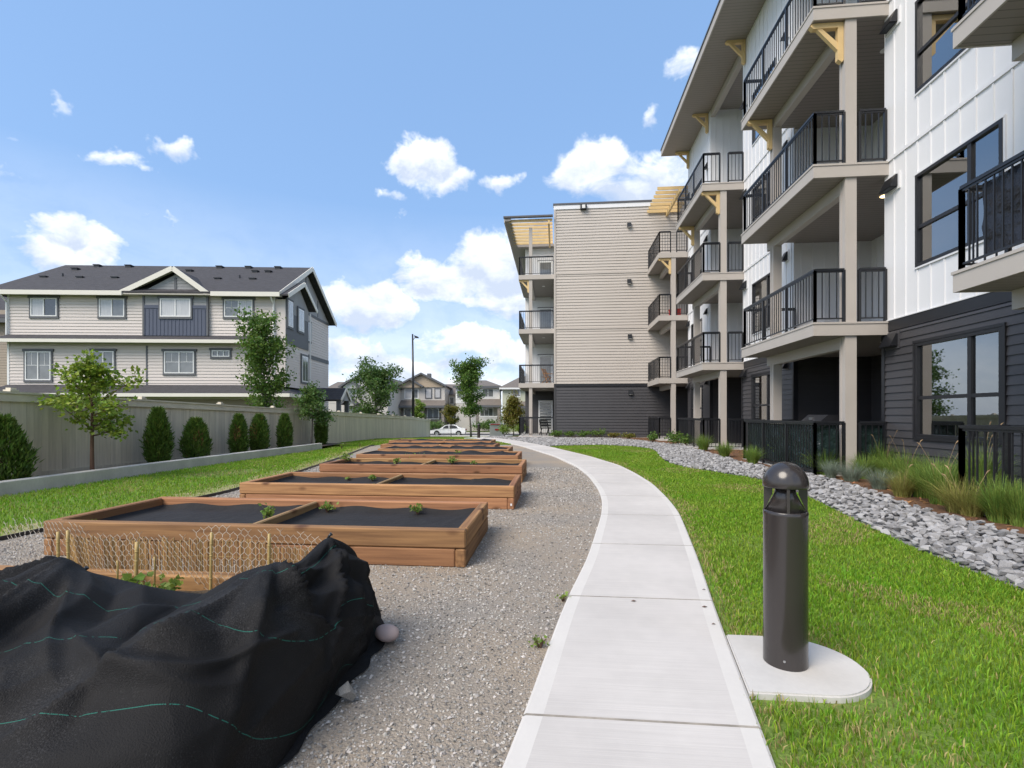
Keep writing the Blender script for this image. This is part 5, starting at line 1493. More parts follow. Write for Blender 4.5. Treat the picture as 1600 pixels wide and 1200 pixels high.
# ------------------------------------------------------------------ trees, cedars, plants
LEAF = np.array([(0, 0, 0), (.42, .35, .06), (0, 1, .0), (-.42, .35, .06)], float); LEAFF = np.array([(0, 1, 2, 3)])
def orient(dirs, roll):
    """matrices whose y axis follows dirs"""
    d = dirs / (np.linalg.norm(dirs, axis=1, keepdims=True) + 1e-9)
    up = np.tile(np.array([[0, 0, 1.0]]), (len(d), 1)); up[np.abs(d[:, 2]) > .95] = (1, 0, 0)
    s = np.cross(d, up); s /= np.linalg.norm(s, axis=1, keepdims=True); t = np.cross(s, d)
    c, n = np.cos(roll)[:, None], np.sin(roll)[:, None]
    s2 = s * c + t * n; t2 = np.cross(s2, d)
    return np.stack([s2, d, t2], 2)
def tree(name, label, base, height, clear, width, nleaf, lsize, leafmat, barkmat, seed, shape='oval', trunk=.05, lean=(0, 0), nlimb=14, group=None, up=.6, clus=.16):
    r = np.random.default_rng(seed)
    t = thing(name, label, 'tree', base, group=group)
    b = np.array(base, float)
    m = MB(); n = 9
    tr = []
    for k in range(n + 1):
        f = k / n
        tr.append(b + np.array([lean[0] * f + .03 * height * math.sin(f * 5 + seed) * .3, lean[1] * f + .02 * height * math.sin(f * 4 + seed * 2) * .3, -.1 + f * (height * .9 + .1)]))
    m.tube(tr, [trunk * (1 - .85 * k / n) + .004 for k in range(n + 1)], 8)
    def env(f):
        if shape == 'oval': return math.sin(math.pi * min(1, f * .93 + .07)) ** .7
        if shape == 'vase': return .25 + .95 * math.sin(math.pi * min(1, .15 + f * .80)) ** 1.1
        if shape == 'pyramid': return float(np.interp(f, [0, .12, .38, .7, 1], [.55, .85, 1.0, .55, .12]))
        if shape == 'cone': return (1 - f) ** .8 * .95 + .07
        if shape == 'column': return .75 * math.sin(math.pi * min(1, f * .9 + .08)) ** .5 + .1
        return 1
    pts = []; dirs = []
    for k in range(nlimb):
        f = (k + r.uniform(0, .7)) / nlimb
        h0 = clear + (height * .92 - clear) * f * .86
        p = np.array([np.interp(h0 / (height * .9), np.linspace(0, 1, n + 1), [q[j] for q in tr]) for j in range(3)]); p[2] = b[2] + h0
        a = k * 2.4 + r.uniform(-.5, .5)
        L = width / 2 * env(f) * r.uniform(.75, 1.12)
        el = up * r.uniform(.5, 1.4) + .25 * f
        dvec = np.array([math.cos(a), math.sin(a), math.tan(min(1.2, el))]); 
        q = p.copy(); path = [p]; seg = 5
        for s_ in range(seg):
            stp = L / seg
            dvec = dvec + r.normal(0, .16, 3); 
            hd = dvec[:2] / (np.linalg.norm(dvec[:2]) + 1e-9)
            q = q + np.array([hd[0] * stp, hd[1] * stp, stp * max(-.2, dvec[2]) * (1 - .35 * s_ / seg)])
            q[2] = min(q[2], b[2] + height)
            path.append(q.copy())
        rr = trunk * .42 * (1 - .6 * f)
        m.tube(path, [rr * (1 - .8 * s_ / seg) + .002 for s_ in range(seg + 1)], 5)
        for s_ in range(1, seg + 1):
            w_ = 1 + (s_ >= 2) * 2
            for _ in range(w_): pts.append(path[s_]); dirs.append(path[s_] - path[s_ - 1])
            if s_ >= 2:            # twigs
                for _ in range(2):
                    tw = r.normal(0, 1, 3); tw[2] = abs(tw[2]) * .8; tw = tw / np.linalg.norm(tw) * L * r.uniform(.18, .38)
                    e = path[s_] + tw; e[2] = min(e[2], b[2] + height)
                    m.tube([path[s_], e], [rr * .25 + .0015, .0015], 4, False)
                    pts += [e, e, path[s_] + tw * .6]; dirs += [tw, tw, tw]
    top = tr[-1]
    for _ in range(max(6, nlimb // 2)):
        pts.append(top + np.array([0, 0, 1]) * height * r.uniform(-.06, .07)); dirs.append(np.array([0, 0, .3]))
    m.build('trunk', barkmat, t, True)
    pts = np.array(pts); dirs = np.array(dirs)
    idx = r.integers(len(pts), size=nleaf)
    pos = pts[idx] + r.normal(0, 1, (nleaf, 3)) * np.array([1, 1, .75]) * clus * width * .5
    dr = dirs[idx] / (np.linalg.norm(dirs[idx], axis=1, keepdims=True) + 1e-9) * .6 + r.normal(0, .75, (nleaf, 3)) + np.array([0, 0, -.12])
    V, T = scatter(LEAF, LEAFF, pos, orient(dr, r.normal(0, .8, nleaf)), lsize * r.uniform(.6, 1.3, nleaf))
    link('crown', np_mesh('crown', V - b, T, leafmat), t)
    return t
def gp(px, py, Z):
    p = P(px, py, Z=Z); return p
pA = gp(144, 737, 9.7)
tree('maple_tree', 'young yellow green maple with a slim red brown trunk before the fence', (pA.x + .04, pA.y, .12), 2.55, .72, 1.75, 3300, .080, M['leaf_y'], M['bark'], 5, 'pyramid', .036, (-.10, 0), 18, up=.30, clus=.085)
pB = gp(420, 640, 20.5)
tree('birch_tree', 'tall narrow green tree rising behind the fence before the townhouse', (pB.x, pB.y, -.2), 6.0, 1.2, 2.1, 8000, .115, M['leaf_g'], M['barkg'], 8, 'column', .07, (-.25, 0), 26, up=.85, clus=.17)
pC = gp(487, 690, 19.6)
tree('plum_tree', 'small dark leaved tree with a bare grey trunk beside the last cedar', (pC.x, pC.y, float(H(pC.x, pC.y)) + .08), 2.65, .85, 1.45, 3400, .09, M['leaf_d'], M['barkg'], 12, 'cone', .035, (.0, 0), 14, up=.5, clus=.16)
pD = gp(590, 650, 44)
tree('elm_tree', 'broad green tree beyond the fence before the white gabled house', (pD.x, pD.y, -.9), 6.9, 1.4, 4.2, 10000, .19, M['leaf_d'], M['barkg'], 21, 'pyramid', .11, (-.2, 0), 26, up=.75, clus=.13)
pE = gp(735, 681, 52)
tree('ash_tree', 'tall vase shaped green tree on the verge behind the white car', (pE.x, pE.y, float(H(pE.x, pE.y))), 8.1, 1.9, 3.6, 9000, .20, M['leaf_g'], M['barkg'], 33, 'column', .12, (-.15, 0), 26, up=1.15, clus=.13)
pF = gp(705, 681, 50)
tree('young_maple_tree', 'small tree with turning leaves in front of the white car', (pF.x, pF.y, float(H(pF.x, pF.y))), 3.2, 1.1, 1.7, 2600, .15, M['leaf_o'], M['barkg'], 41, 'oval', .035, (0, 0), 12, up=.7)
pG = gp(655, 660, 58)
tree('aspen_tree', 'pale yellow green tree beside the street lamp', (pG.x, pG.y, -1.3), 4.4, 1.0, 1.6, 3000, .16, M['leaf_l'], M['barkg'], 47, 'column', .05, (0, 0), 14, up=1.0)
pH = gp(802, 686, 33.5)
tree('larch_tree', 'bushy green and rust tinted young tree by the building corner', (pH.x, pH.y, float(H(pH.x, pH.y))), 3.1, .25, 1.75, 6000, .11, M['leaf_o'], M['barkg'], 52, 'cone', .04, (0, 0), 20, up=.45, clus=.16)

def cedar(label, px_, top_y, base_y, wid_px, seed, brown=0.0, zb=None):
    # stands between the low wall and the fence
    k = (px_ - 800) / FPX
    Z = (-8.78 - .064 * 8.5) / (k - .064)
    p = P(px_, base_y, Z=Z); zt = EYE - (top_y - 648) / FPX * Z
    w = wid_px / FPX * Z * .80; h = zt - p.z + .08; b = np.array([p.x, p.y, p.z - .08])
    r = np.random.default_rng(seed)
    t = thing('cedar_shrub', label, 'shrub', tuple(b), group='clipped cedars along the fence')
    n = 5200
    a = r.uniform(0, 2 * np.pi, n); f = r.random(n) ** .9
    prof = np.sin(np.pi * np.clip(f * .80 + .17, 0, 1)) ** .55 * (1 - .35 * f ** 3)
    bump = 1 + .10 * np.sin(a * 6 + f * 31 + seed * 3) * np.sin(f * 23 + seed) + .12 * np.sin(a * 4 + f * 9 + seed) + .09 * np.sin(a * 9 - f * 17) + r.normal(0, .07, n)
    rad = w / 2 * prof * bump * np.sqrt(r.uniform(.35, 1, n))
    pos = np.stack([rad * np.cos(a), rad * np.sin(a), f * h], 1) + b
    dr = np.stack([np.cos(a) * .55, np.sin(a) * .55, np.full(n, 1.0)], 1) + r.normal(0, .33, (n, 3))
    sc = np.stack([np.full(n, .036), .105 * r.uniform(.5, 1.5, n), np.full(n, .03)], 1)
    V, T = scatter(LEAF, LEAFF, pos, orient(dr, r.uniform(0, 3, n)), sc)
    mi = (r.random(n) < np.where((f > .35) & (f < .75) & (np.sin(a * 2 + seed) > .75), brown, 0.004)).astype(int)
    link('foliage', np_mesh('foliage', V - b, T, [M['thuja'], M['thujab']], False, mi), t)
    m = MB(); m.tube([b, b + np.array([0, 0, h * .5]), b + np.array([.01, 0, h * .9])], [.03, .02, .004], 6); m.build('stem', M['bark'], t)
cedar('large rounded cedar cut off by the picture edge', 2, 655, 758, 84, 1)
cedar('tallest slim pointed cedar, next after the yellow green maple', 247, 641, 722, 40, 2)
cedar('broad squat round topped cedar beside the slim pointed cedar', 306, 657, 714, 44, 3, .25)
cedar('narrow cedar with a browned patch, third after the maple', 373, 650, 707, 28, 4, .55)
cedar('plump cedar close beside the narrow browned cedar', 405, 650, 703, 32, 5, .4)
cedar('slender cedar standing alone between the plump cedar and the small dark tree', 445, 649, 699, 25, 6)
cedar('dark narrow cedar touching the small grey trunked tree', 502, 645, 694, 22, 7)

# clumps beside the building
def clump(name, label, x, y, z, h, spread, n, mat, seed, seedheads=0, wid=.006, droop=.8, group='ornamental grasses by the building'):
    r = np.random.default_rng(seed)
    t = thing(name, label, 'plant', (x, y, z), group=group)
    b = np.array([x, y, z]); V = []; T = []
    a = r.uniform(0, 2 * np.pi, n); L = h * r.uniform(.55, 1.15, n); sp = spread * r.uniform(.1, 1.0, n); rb = spread * .28 * np.sqrt(r.random(n)); a2 = a + r.normal(0, .5, n)
    bx = rb * np.cos(a2); by = rb * np.sin(a2); sd = a + np.pi / 2 + r.normal(0, .4, n)
    W = wid * r.uniform(.6, 1.3, n)
    segs = 4; rows = []
    for s_ in range(segs + 1):
        f = s_ / segs
        out = sp * f ** 1.6; zz = L * (f - droop * .38 * f ** 3 * (sp / spread))
        c = np.stack([bx + out * np.cos(a), by + out * np.sin(a), zz], 1)
        w_ = (W * (1 - .9 * f) / 2)[:, None] * np.stack([np.cos(sd), np.sin(sd), np.zeros(n)], 1)
        rows += [c - w_, c + w_]
    V = np.stack(rows, 1).reshape(-1, 3); k = 2 * (segs + 1)
    o = np.arange(n)[:, None] * k
    T = np.concatenate([o + np.array([2 * s_, 2 * s_ + 1, 2 * s_ + 3, 2 * s_ + 2]) for s_ in range(segs)], 1).reshape(-1, 4)
    link('blades', np_mesh('blades', V, T, mat), t)
    if seedheads:
        m = MB()
        for q in range(seedheads):
            aa = r.uniform(0, 6.28); o1 = spread * r.uniform(.2, .8); hh = h * r.uniform(1.05, 1.3)
            p1 = Vector((math.cos(aa) * o1 * .5, math.sin(aa) * o1 * .5, hh * .7)); p2 = Vector((math.cos(aa) * o1, math.sin(aa) * o1, hh))
            m.tube([(0, 0, 0), p1, p2], .0018, 4, False); m.tube([p2, p2 + Vector((math.cos(aa) * .02, math.sin(aa) * .02, .03)), p2 + Vector((math.cos(aa) * .05, math.sin(aa) * .05, .05))], [.003, .008, .002], 5)
        m.build('seed_heads', M['seed'], t, off=(0, 0, 0))
    return t
def bush(name, label, x, y, z, h, w, n, mat, seed, lsize=.05, group='low shrubs by the building', cat='plant'):
    r = np.random.default_rng(seed)
    t = thing(name, label, cat, (x, y, z), group=group)
    m = MB(); tips = []
    for k in range(9):
        a = k * .7 + r.uniform(-.3, .3); e = np.array([math.cos(a) * w / 2 * r.uniform(.3, .9), math.sin(a) * w / 2 * r.uniform(.3, .9), h * r.uniform(.55, 1)])
        m.tube([(0, 0, -.02), e * np.array([.5, .5, .6]), e], [.006, .004, .002], 4); tips += [e, e * .8, e * np.array([.6, .6, .7])]
    m.build('stems', M['bark'], t, off=(0, 0, 0))
    tips = np.array(tips); idx = r.integers(len(tips), size=n)
    pos = tips[idx] + r.normal(0, 1, (n, 3)) * np.array([w * .13, w * .13, h * .12]); pos[:, 2] = np.maximum(pos[:, 2], .01)
    dr = r.normal(0, .8, (n, 3)) + np.array([0, 0, .4])
    V, T = scatter(LEAF, LEAFF, pos, orient(dr, r.uniform(0, 3, n)), lsize * r.uniform(.6, 1.3, n))
    link('leaves', np_mesh('leaves', V, T, mat), t)
ZB = .022
PL = [  # px, base py, kind, height, spread, label
    (1099, 704, 'g', .50, .34, 'tufted green grass clump before the second patio rail, farthest clump of the row'),
    (1132, 714, 'g', .40, .30, 'small green grass clump between the second patio post and the bark patch'),
    (1176, 726, 'g', .42, .26, 'green grass clump at the corner of the tarp lined patio rail'),
    (1226, 727, 'b', .40, .50, 'low leafy shrub in front of the tarp lined patio rail'),
    (1286, 742, 'g', .46, .36, 'lush green grass clump next to the nearest tall post of the patio'),
    (1298, 747, 'f', .30, .22, 'blue grey fescue tuft behind the bollard dome, beside the lush clump'),
    (1330, 752, 'f', .30, .30, 'blue grey fescue tuft at the foot of the tall taupe post'),
    (1374, 764, 'f', .28, .26, 'blue grey fescue tuft nearest the charcoal wall'),
    (1380, 745, 'gs', .62, .34, 'tall grass clump with seed heads at the patio rail end below the charcoal wall'),
    (1416, 760, 'gs', .55, .32, 'grass clump with seed heads under the far edge of the large window'),
    (1410, 776, 'y', .36, .28, 'yellowing grass clump at the rock edge below the large window'),
    (1443, 777, 'g', .48, .34, 'green grass clump centred under the large ground floor window'),
    (1472, 788, 'gs', .56, .36, 'dense green grass clump with plumes under the window mullion'),
    (1500, 801, 'y', .42, .36, 'straw yellow grass clump spilling onto the rock edge'),
    (1533, 785, 'gs', .74, .36, 'tallest arching grass clump against the near patio rail'),
    (1562, 816, 'g', .46, .26, 'fresh green grass clump at the foot of the near patio rail'),
    (1594, 822, 'g', .42, .22, 'dark green grass clump at the picture edge by the near taupe post'),
    (1395, 752, 'g', .44, .34, 'broad green clump between the two seed head clumps, behind the fescue'),
    (1455, 768, 'g', .50, .34, 'soft green clump against the concrete footing under the large window'),
    (1487, 776, 'g', .46, .34, 'leaning green clump behind the straw yellow clump'),
    (1518, 806, 'y', .34, .28, 'short yellowed clump just inside the rock edge near the rail'),
    (1545, 800, 'g', .44, .28, 'mid green clump between the rail corner post and the rocks'),
    (1577, 806, 'g', .42, .26, 'wispy green clump under the near rail balusters'),
    (1350, 748, 'g', .42, .30, 'grass clump tucked between the tall taupe post and the tarp lined rail'),
]
for q, (px_, py_, kind, h, sp, lab) in enumerate(PL):
    p = P(px_, py_, z=.09); p.z = float(MOUND(p.y)) + .004
    h, sp = h * 1.15, sp * 1.25
    if kind == 'b': bush('low_shrub', lab, p.x, p.y, p.z, h, sp, 420, M['leaf_d'], 200 + q, .05)
    elif kind == 'f': clump('fescue_tuft', lab, p.x, p.y, p.z, h, sp, 520, M['fescue'], 200 + q, 0, .006, .3)
    elif kind == 'y': clump('grass_clump', lab, p.x, p.y, p.z, h, sp, 520, M['grassyl'], 200 + q, 2, .008)
    else: clump('grass_clump', lab, p.x, p.y, p.z, h, sp, 620, M['grassy'], 200 + q, 3 if kind == 'gs' else 0, .011)
FARP = [(869, 682, 'low green mound at the left end of the charcoal end wall', .35, .8), (889, 682, 'low green mound second along the charcoal end wall', .32, .7), (908, 681, 'low green mound third along the charcoal end wall', .34, .8), (931, 682, 'widest green mound at the middle of the charcoal end wall', .42, 1.1),
        (958, 684, 'rust tinted low shrub past the middle of the charcoal end wall', .26, .7), (983, 687, 'rust tinted low shrub near the corner patio rail', .28, .7), (1020, 692, 'low green shrub before the corner patio rail', .4, .6), (1052, 697, 'round green shrub at the corner patio post', .5, .6), (1072, 699, 'thin green shrub between the corner patio and the next', .45, .5)]
for q, (px_, py_, lab, h, w) in enumerate(FARP):
    p = P(px_, py_, z=ZB)
    bush('low_shrub', lab.replace(' at the left end of', ' by the free corner of'), p.x, min(p.y, 27.3), ZB, h, w, 380, M['leaf_o'] if 'rust' in lab else M['leaf_g'], 300 + q, .075)
for q, (px_, py_, h, w, lab) in enumerate([(788, 685, .7, 1.0, 'green shrub at the foot of the bushy tree, on its open side'), (812, 686, .7, 1.1, 'green shrub at the foot of the bushy tree, next to the patio rail')]):
    p = P(px_, py_, Z=32.3); bush('low_shrub', lab, p.x, p.y, float(H(p.x, p.y)), h, w, 700, M['leaf_l'], 330 + q, .08)

# weeds and seedlings
def weed(label, x, y, z, h, w, n, mat, seed, ls=.03, group='weeds in the planters and gravel'):
    bush('weed', label, x, y, z, h, w, n, mat, seed, ls, group)
def at_bed(px_, Y, bi):
    p, Z = bz(px_, Y); return p.x, Y, float(H(p.x, Y)) + .21
for q, (px_, Y, bi, h, w, n, lab) in enumerate([
    (419, 4.72, 1, .15, .13, 60, 'leafy weed beside the divider board of the bed behind the cloth'), (392, 4.22, 1, .06, .18, 50, 'low weed at the front foot of the divider board behind the cloth'), (511, 5.26, 1, .08, .17, 60, 'weed just past the divider at the back board of the bed behind the cloth'),
    (652, 5.22, 1, .09, .15, 70, 'broad leaved weed at the back board in the half nearer the walk'), (142, 4.4, 1, .05, .10, 30, 'tiny weed at the corner nearest the lawn, bed behind the cloth'),
    (582, 7.75, 2, .09, .16, 60, 'weed near the divider top of the second bed behind the cloth'), (582, 6.95, 2, .06, .14, 40, 'weed near the divider foot of the second bed behind the cloth'), (545, 7.8, 2, .05, .1, 25, 'tiny sprout by the back board of the second bed behind the cloth'),
    (539, 10.4, 3, .24, .28, 110, 'bushy weed at the lawn end of the third bed behind the cloth'), (620, 10.3, 3, .13, .16, 60, 'upright weed in the lawn half of the third bed behind the cloth'), (706, 10.45, 3, .16, .22, 80, 'spreading weed in the walk half of the third bed behind the cloth'), (740, 10.4, 3, .08, .16, 40, 'low weed near the walk end of the third bed behind the cloth'),
    (648, 12.0, 4, .10, .6, 120, 'trailing weeds before the bunched liner, lawn half of the fourth bed'), (716, 12.5, 4, .15, .25, 70, 'upright weed before the bunched liner, walk half of the fourth bed'), (690, 12.0, 4, .08, .5, 90, 'trailing weeds at the middle of the fourth bed behind the cloth'), (610, 14.0, 5, .09, .7, 110, 'weeds along the lawn end of the fifth bed behind the cloth')]):
    x, y, z = at_bed(px_, Y, bi)
    weed(lab, x, y, z, h, w, n, M['leaf_l'], 400 + q, .035 if h < .12 else .045)
for q, (px_, py_, h, w, n, lab) in enumerate([(882, 939, .03, .12, 22, 'little weed where gravel meets the walk joint'), (846, 1012, .05, .12, 34, 'straggling weed at the gravel edge of the nearest walk slab')]):
    p = P(px_, py_); weed(lab, p.x - .01, p.y, 0.005, h, w, n, M['leaf_l'], 440 + q, .024)
for q, (px_, py_, lab) in enumerate([(534, 700, 'yellow flowered weed on the dry verge by the fourth bed'), (562, 697, 'pale weed on the dry verge by the sixth bed')]):
    p = P(px_, py_ + 3, z=-.05); weed(lab, p.x, p.y, float(H(p.x, p.y)), .22, .12, 40, M['leaf_l'], 450 + q, .05)
for q, (px_, Y, h, w, n, ls, mat, lab) in enumerate([(84, 2.62, .19, .15, 60, .07, 'leaf_g', 'upright broad leaved seedling nearest the lawn end of the front planter'), (192, 2.58, .13, .22, 130, .05, 'leaf_l', 'bright green seedling round the broken stick in the front planter'), (254, 2.58, .12, .20, 140, .035, 'leaf_l', 'feathery seedling round the bent stick in the front planter')]):
    p, Z = bz(px_, Y); bush('seedling', lab, p.x, Y, .21, h, w, n, M[mat], 460 + q, ls, 'seedlings in the front planter')
# ------------------------------------------------------------------ townhouse beyond the fence
def lap_house(mb, x0, x1, y, z0, z1, pitch=.17, dep=.032, mi=0): lap_on(mb, (x0, y), (x1, y), z0, z1, (0, -1), pitch, dep, mi)
HZ = 27.0
hp = P(430, 648, Z=HZ)
HROT = R(7.29)
th = thing('townhouse', 'three storey grey townhouse with white framed windows, navy gable panel and slate roof', 'house', (hp.x, hp.y, -.35), HROT, world=False)
S27 = FPX / HZ; ZB0 = -.35
lx = lambda px_: (px_ - 430) / S27
lz = lambda py_: EYE - (py_ - 648) / S27 - ZB0
W0, W1 = lx(27), 0.0; DEP = 8.6
ze = lz(459); zr = 10.67 - ZB0
def hb(name, mats, m, parent=None): return m.build(name, mats, parent or th)
m = MB(); m.box(W0 + .02, W1 - .02, .02, DEP - .02, 0, ze - .05); hb('wall_core', M['beige2'], m)
m = MB(); lap_house(m, W0, W1, 0, lz(604), lz(541)); hb('front_siding', M['beige2'], m)
m = MB(); lap_house(m, W0, lx(232), 0, lz(526), ze); hb('front_siding', M['beige2'], m)
m = MB(); lap_house(m, lx(329), W1, 0, lz(526), ze); hb('front_siding', M['beige2'], m)
m = MB(); lap_house(m, W0, W1, 0, 0, lz(624)); hb('garage_siding', M['brownsid'], m)
m = MB(); lap_on(m, (W1, 0), (W1, DEP), 0, ze - .05, (1, 0), .17, .032); hb('side_siding', M['beige2'], m)
# front gable
gx0, gx1, gpk = lx(232), lx(329), lx(271)
gtop = lz(424)
m = MB(); m.prism([(gx0, 0, lz(526)), (gx1, 0, lz(526)), (gx1, 0, ze + .05), ((gx0 + gx1) / 2, 0, gtop - .25), (gx0, 0, ze + .05)], (0, -.12, 0), (0, .02, 0)); g = hb('gable_wall', M['greysh'], m)
m = MB()
z = lz(479)
while z < gtop - .4:
    half = (gx1 - gx0) / 2 if z + .17 < ze + .05 else max(.04, (gx1 - gx0) / 2 * (gtop - .25 - z - .17) / (gtop - .3 - ze))
    c = (gx0 + gx1) / 2
    lap_house(m, c - half + .03, c + half - .03, -.121, z, z + .17, .17, .018); z += .17
hb('shake_courses', M['greysh'], m, g)
m = MB(); m.box(gx0, gx1, -.15, -.122, lz(526), lz(484)); nv_ = hb('navy_panel', M['navy'], m)
m = MB()
k = gx0 + .1
while k < gx1: m.box(k - .02, k + .02, -.168, -.1505, lz(525), lz(485)); k += .20
hb('navy_battens', M['navy'], m, nv_)
m = MB(); m.box(gx0, gx1, -.175, -.122, lz(484) + .002, lz(479)); hb('navy_band', M['navy'], m)
for a in (gx0 - .03, gx1 - .05):
    m = MB(); m.box(a, a + .09, -.178, -.1, lz(526), ze + .1); hb('slate_trim', M['trimg'], m)
m = MB(); m.box((gx0 + gx1) / 2 - .06, (gx0 + gx1) / 2 + .06, -.16, -.122, lz(467), gtop - .45); hb('slate_trim', M['trimg'], m)
m = MB(); m.box(lx(235) - .05, lx(235) + .05, -.035, 0, lz(604), lz(541)); hb('slate_trim', M['trimg'], m)
for xx in (W0 - .01, W1 - .09):
    m = MB(); m.box(xx, xx + .10, -.04, .08, 0, ze); hb('corner_board', M['wframe'], m)
# main roof: hip at one end, gable at the other
ov = .45; rid = DEP / 2
def sl(y): return ze + (zr - ze) * (y / rid)
eL, eR = lx(2), W1 + .45
hipx = eL + .25
A = (eL, -ov, ze - .12); Bp = (eR, -ov, ze - .12); Rg = (eR, rid, zr); Rl = (hipx, rid, zr); Cb = (eR, DEP + ov, ze - .12); Db = (eL, DEP + ov, ze - .12)
m = MB(); th_ = .10
for f_ in ([A, Bp, Rg, Rl], [Cb, Db, Rl, Rg], [Db, A, Rl]): m.prism(f_, (0, 0, 0), (0, 0, th_))
rf = hb('roof', M['shingle'], m)
for (a_, b_) in ((eL, gx0 - .9), (gx1 + .35, eR)):
    m = MB(); m.box(a_, b_, -ov - .06, -ov - .001, ze - .26, ze - .02); hb('gutter', M['cream'], m, rf)
m = MB(); m.box(eL + .05, eR - .05, -ov, -.03, ze - .20, ze - .14); hb('eave_soffit', M['eave'], m, rf)
# side gable wall and rakes
m = MB(); m.prism([(W1, 0, ze - .05), (W1, DEP, ze - .05), (W1, rid, zr - .18)], (-.02, 0, 0), (.03, 0, 0)); sg = hb('side_gable', M['greysh'], m)
m = MB(); m.box(W1 + .031, W1 + .05, 0, DEP, ze - .22, ze - .05); hb('slate_trim', M['trimg'], m, sg)
for yy in (2.2, 4.3, 6.4):
    m = MB(); m.box(W1 + .031, W1 + .05, yy - .05, yy + .05, ze, sl(min(yy, DEP - yy)) - .25); hb('slate_trim', M['trimg'], m, sg)
for (ya, za, yb, zb) in ((-ov, ze - .12, rid, zr), (DEP + ov, ze - .12, rid, zr)):
    m = MB(); m.bar((eR + .02, ya, za + .02), (eR + .02, yb, zb + .02), .04, .26); hb('rake_board', M['cream'], m, rf)
# lesser gable over the near half of the side wall
sx = W1 + .55; s0, s1 = -.45, 3.9; sm = (s0 + s1) / 2 + .1; sz0, sz1 = ze - .55, ze + 1.0
m = MB(); m.box(W1 + .001, sx, .0, 3.3, lz(604), ze - .3); hb('side_bay', M['beige2'], m)
m = MB(); lap_on(m, (sx, .0), (sx, 3.3), lz(604), lz(541), (1, 0), .15, .02); hb('side_bay_siding', M['beige2'], m)
m = MB(); m.prism([(sx, 0, lz(536)), (sx, 3.3, lz(536)), (sx, 3.3, ze - .3), (sx, sm, sz1 - .15), (sx, 0, ze - .3)], (0, 0, 0), (.03, 0, 0)); hb('side_bay_gable', M['greysh'], m)
m = MB(); m.box(sx + .031, sx + .05, .05, 3.25, lz(536), lz(486)); hb('side_bay_panel', M['trimg'], m)
m = MB()
m.prism([(W1 - .4, s0, sz0 + .35), (sx + .35, s0, sz0 + .35), (sx + .35, sm, sz1), (W1 - .4, sm, sz1)], (0, 0, 0), (0, 0, .08)); m.prism([(W1 - .4, s1, sz0 + .35), (sx + .35, s1, sz0 + .35), (sx + .35, sm, sz1), (W1 - .4, sm, sz1)], (0, 0, 0), (0, 0, .08))
r2 = hb('bay_roof', M['shingle'], m)
for ya in (s0, s1):
    m = MB(); m.bar((sx + .37, ya, sz0 + .36), (sx + .37, sm, sz1 + .02), .04, .24); hb('rake_board', M['cream'], m, r2)
# front gable roof
go = .5; gl, gr_ = lx(203), lx(333); gm = (gx0 + gx1) / 2
m = MB()
yb_ = rid * .86
for (xe) in (gl, gr_):
    m.prism([(xe, -.38, ze - .10), (gm, -.38, gtop), (gm, yb_, gtop), (xe, .35, ze - .10)], (0, 0, 0), (0, 0, .09))
r3 = hb('gable_roof', M['shingle'], m)
for xe in (gl, gr_):
    m = MB(); m.bar((xe, -.41, ze - .12), (gm, -.41, gtop - .0), .05, .26, up=(0, 0, 1)); hb('rake_board', M['cream'], m, r3)
    m = MB(); m.prism([(xe, -.38, ze - .13), (gm, -.38, gtop - .06), (gm, -.13, gtop - .06), (xe, -.13, ze - .13)], (0, 0, -.03), (0, 0, 0)); hb('gable_soffit', M['eave'], m, r3)
# skirt roofs
def skirt(x0, x1, zt, zb, out, nm, wrap=False):
    m = MB(); m.prism([(x0 - .35, -out, zb), (x1, -out, zb), (x1, 0, zt), (x0, 0, zt)], (0, 0, 0), (0, 0, .05))
    if wrap: m.prism([(x1, -out, zb), (x1 + out, -out, zb), (x1 + out, 4.5, zb), (x1, 4.5, zt), (x1, 0, zt)], (0, 0, 0), (0, 0, .05))
    r = hb(nm, M['shingle'], m)
    m = MB(); m.box(x0 - .40, x1 + (out if wrap else 0), -out - .07, -out - .001, zb - .13, zb + .05)
    if wrap: m.box(x1 + out + .001, x1 + out + .07, -out - .07, 4.5, zb - .13, zb + .05)
    hb('gutter', M['cream'], m, r)
    m = MB(); m.box(x0 - .36, x1, -out, -.03, zb - .07, zb - .02); hb('eave_soffit', M['eave'], m, r)
skirt(W0, lx(428), lz(526), lz(535), .55, 'skirt_roof'); skirt(W0, lx(432), lz(603), lz(617.5), 1.15, 'lower_roof', True)
m = MB(); m.box(W1 + .021, W1 + .045, 3.35, DEP, lz(560) + .55, lz(553) + .55); hb('side_band', M['trimg'], m)
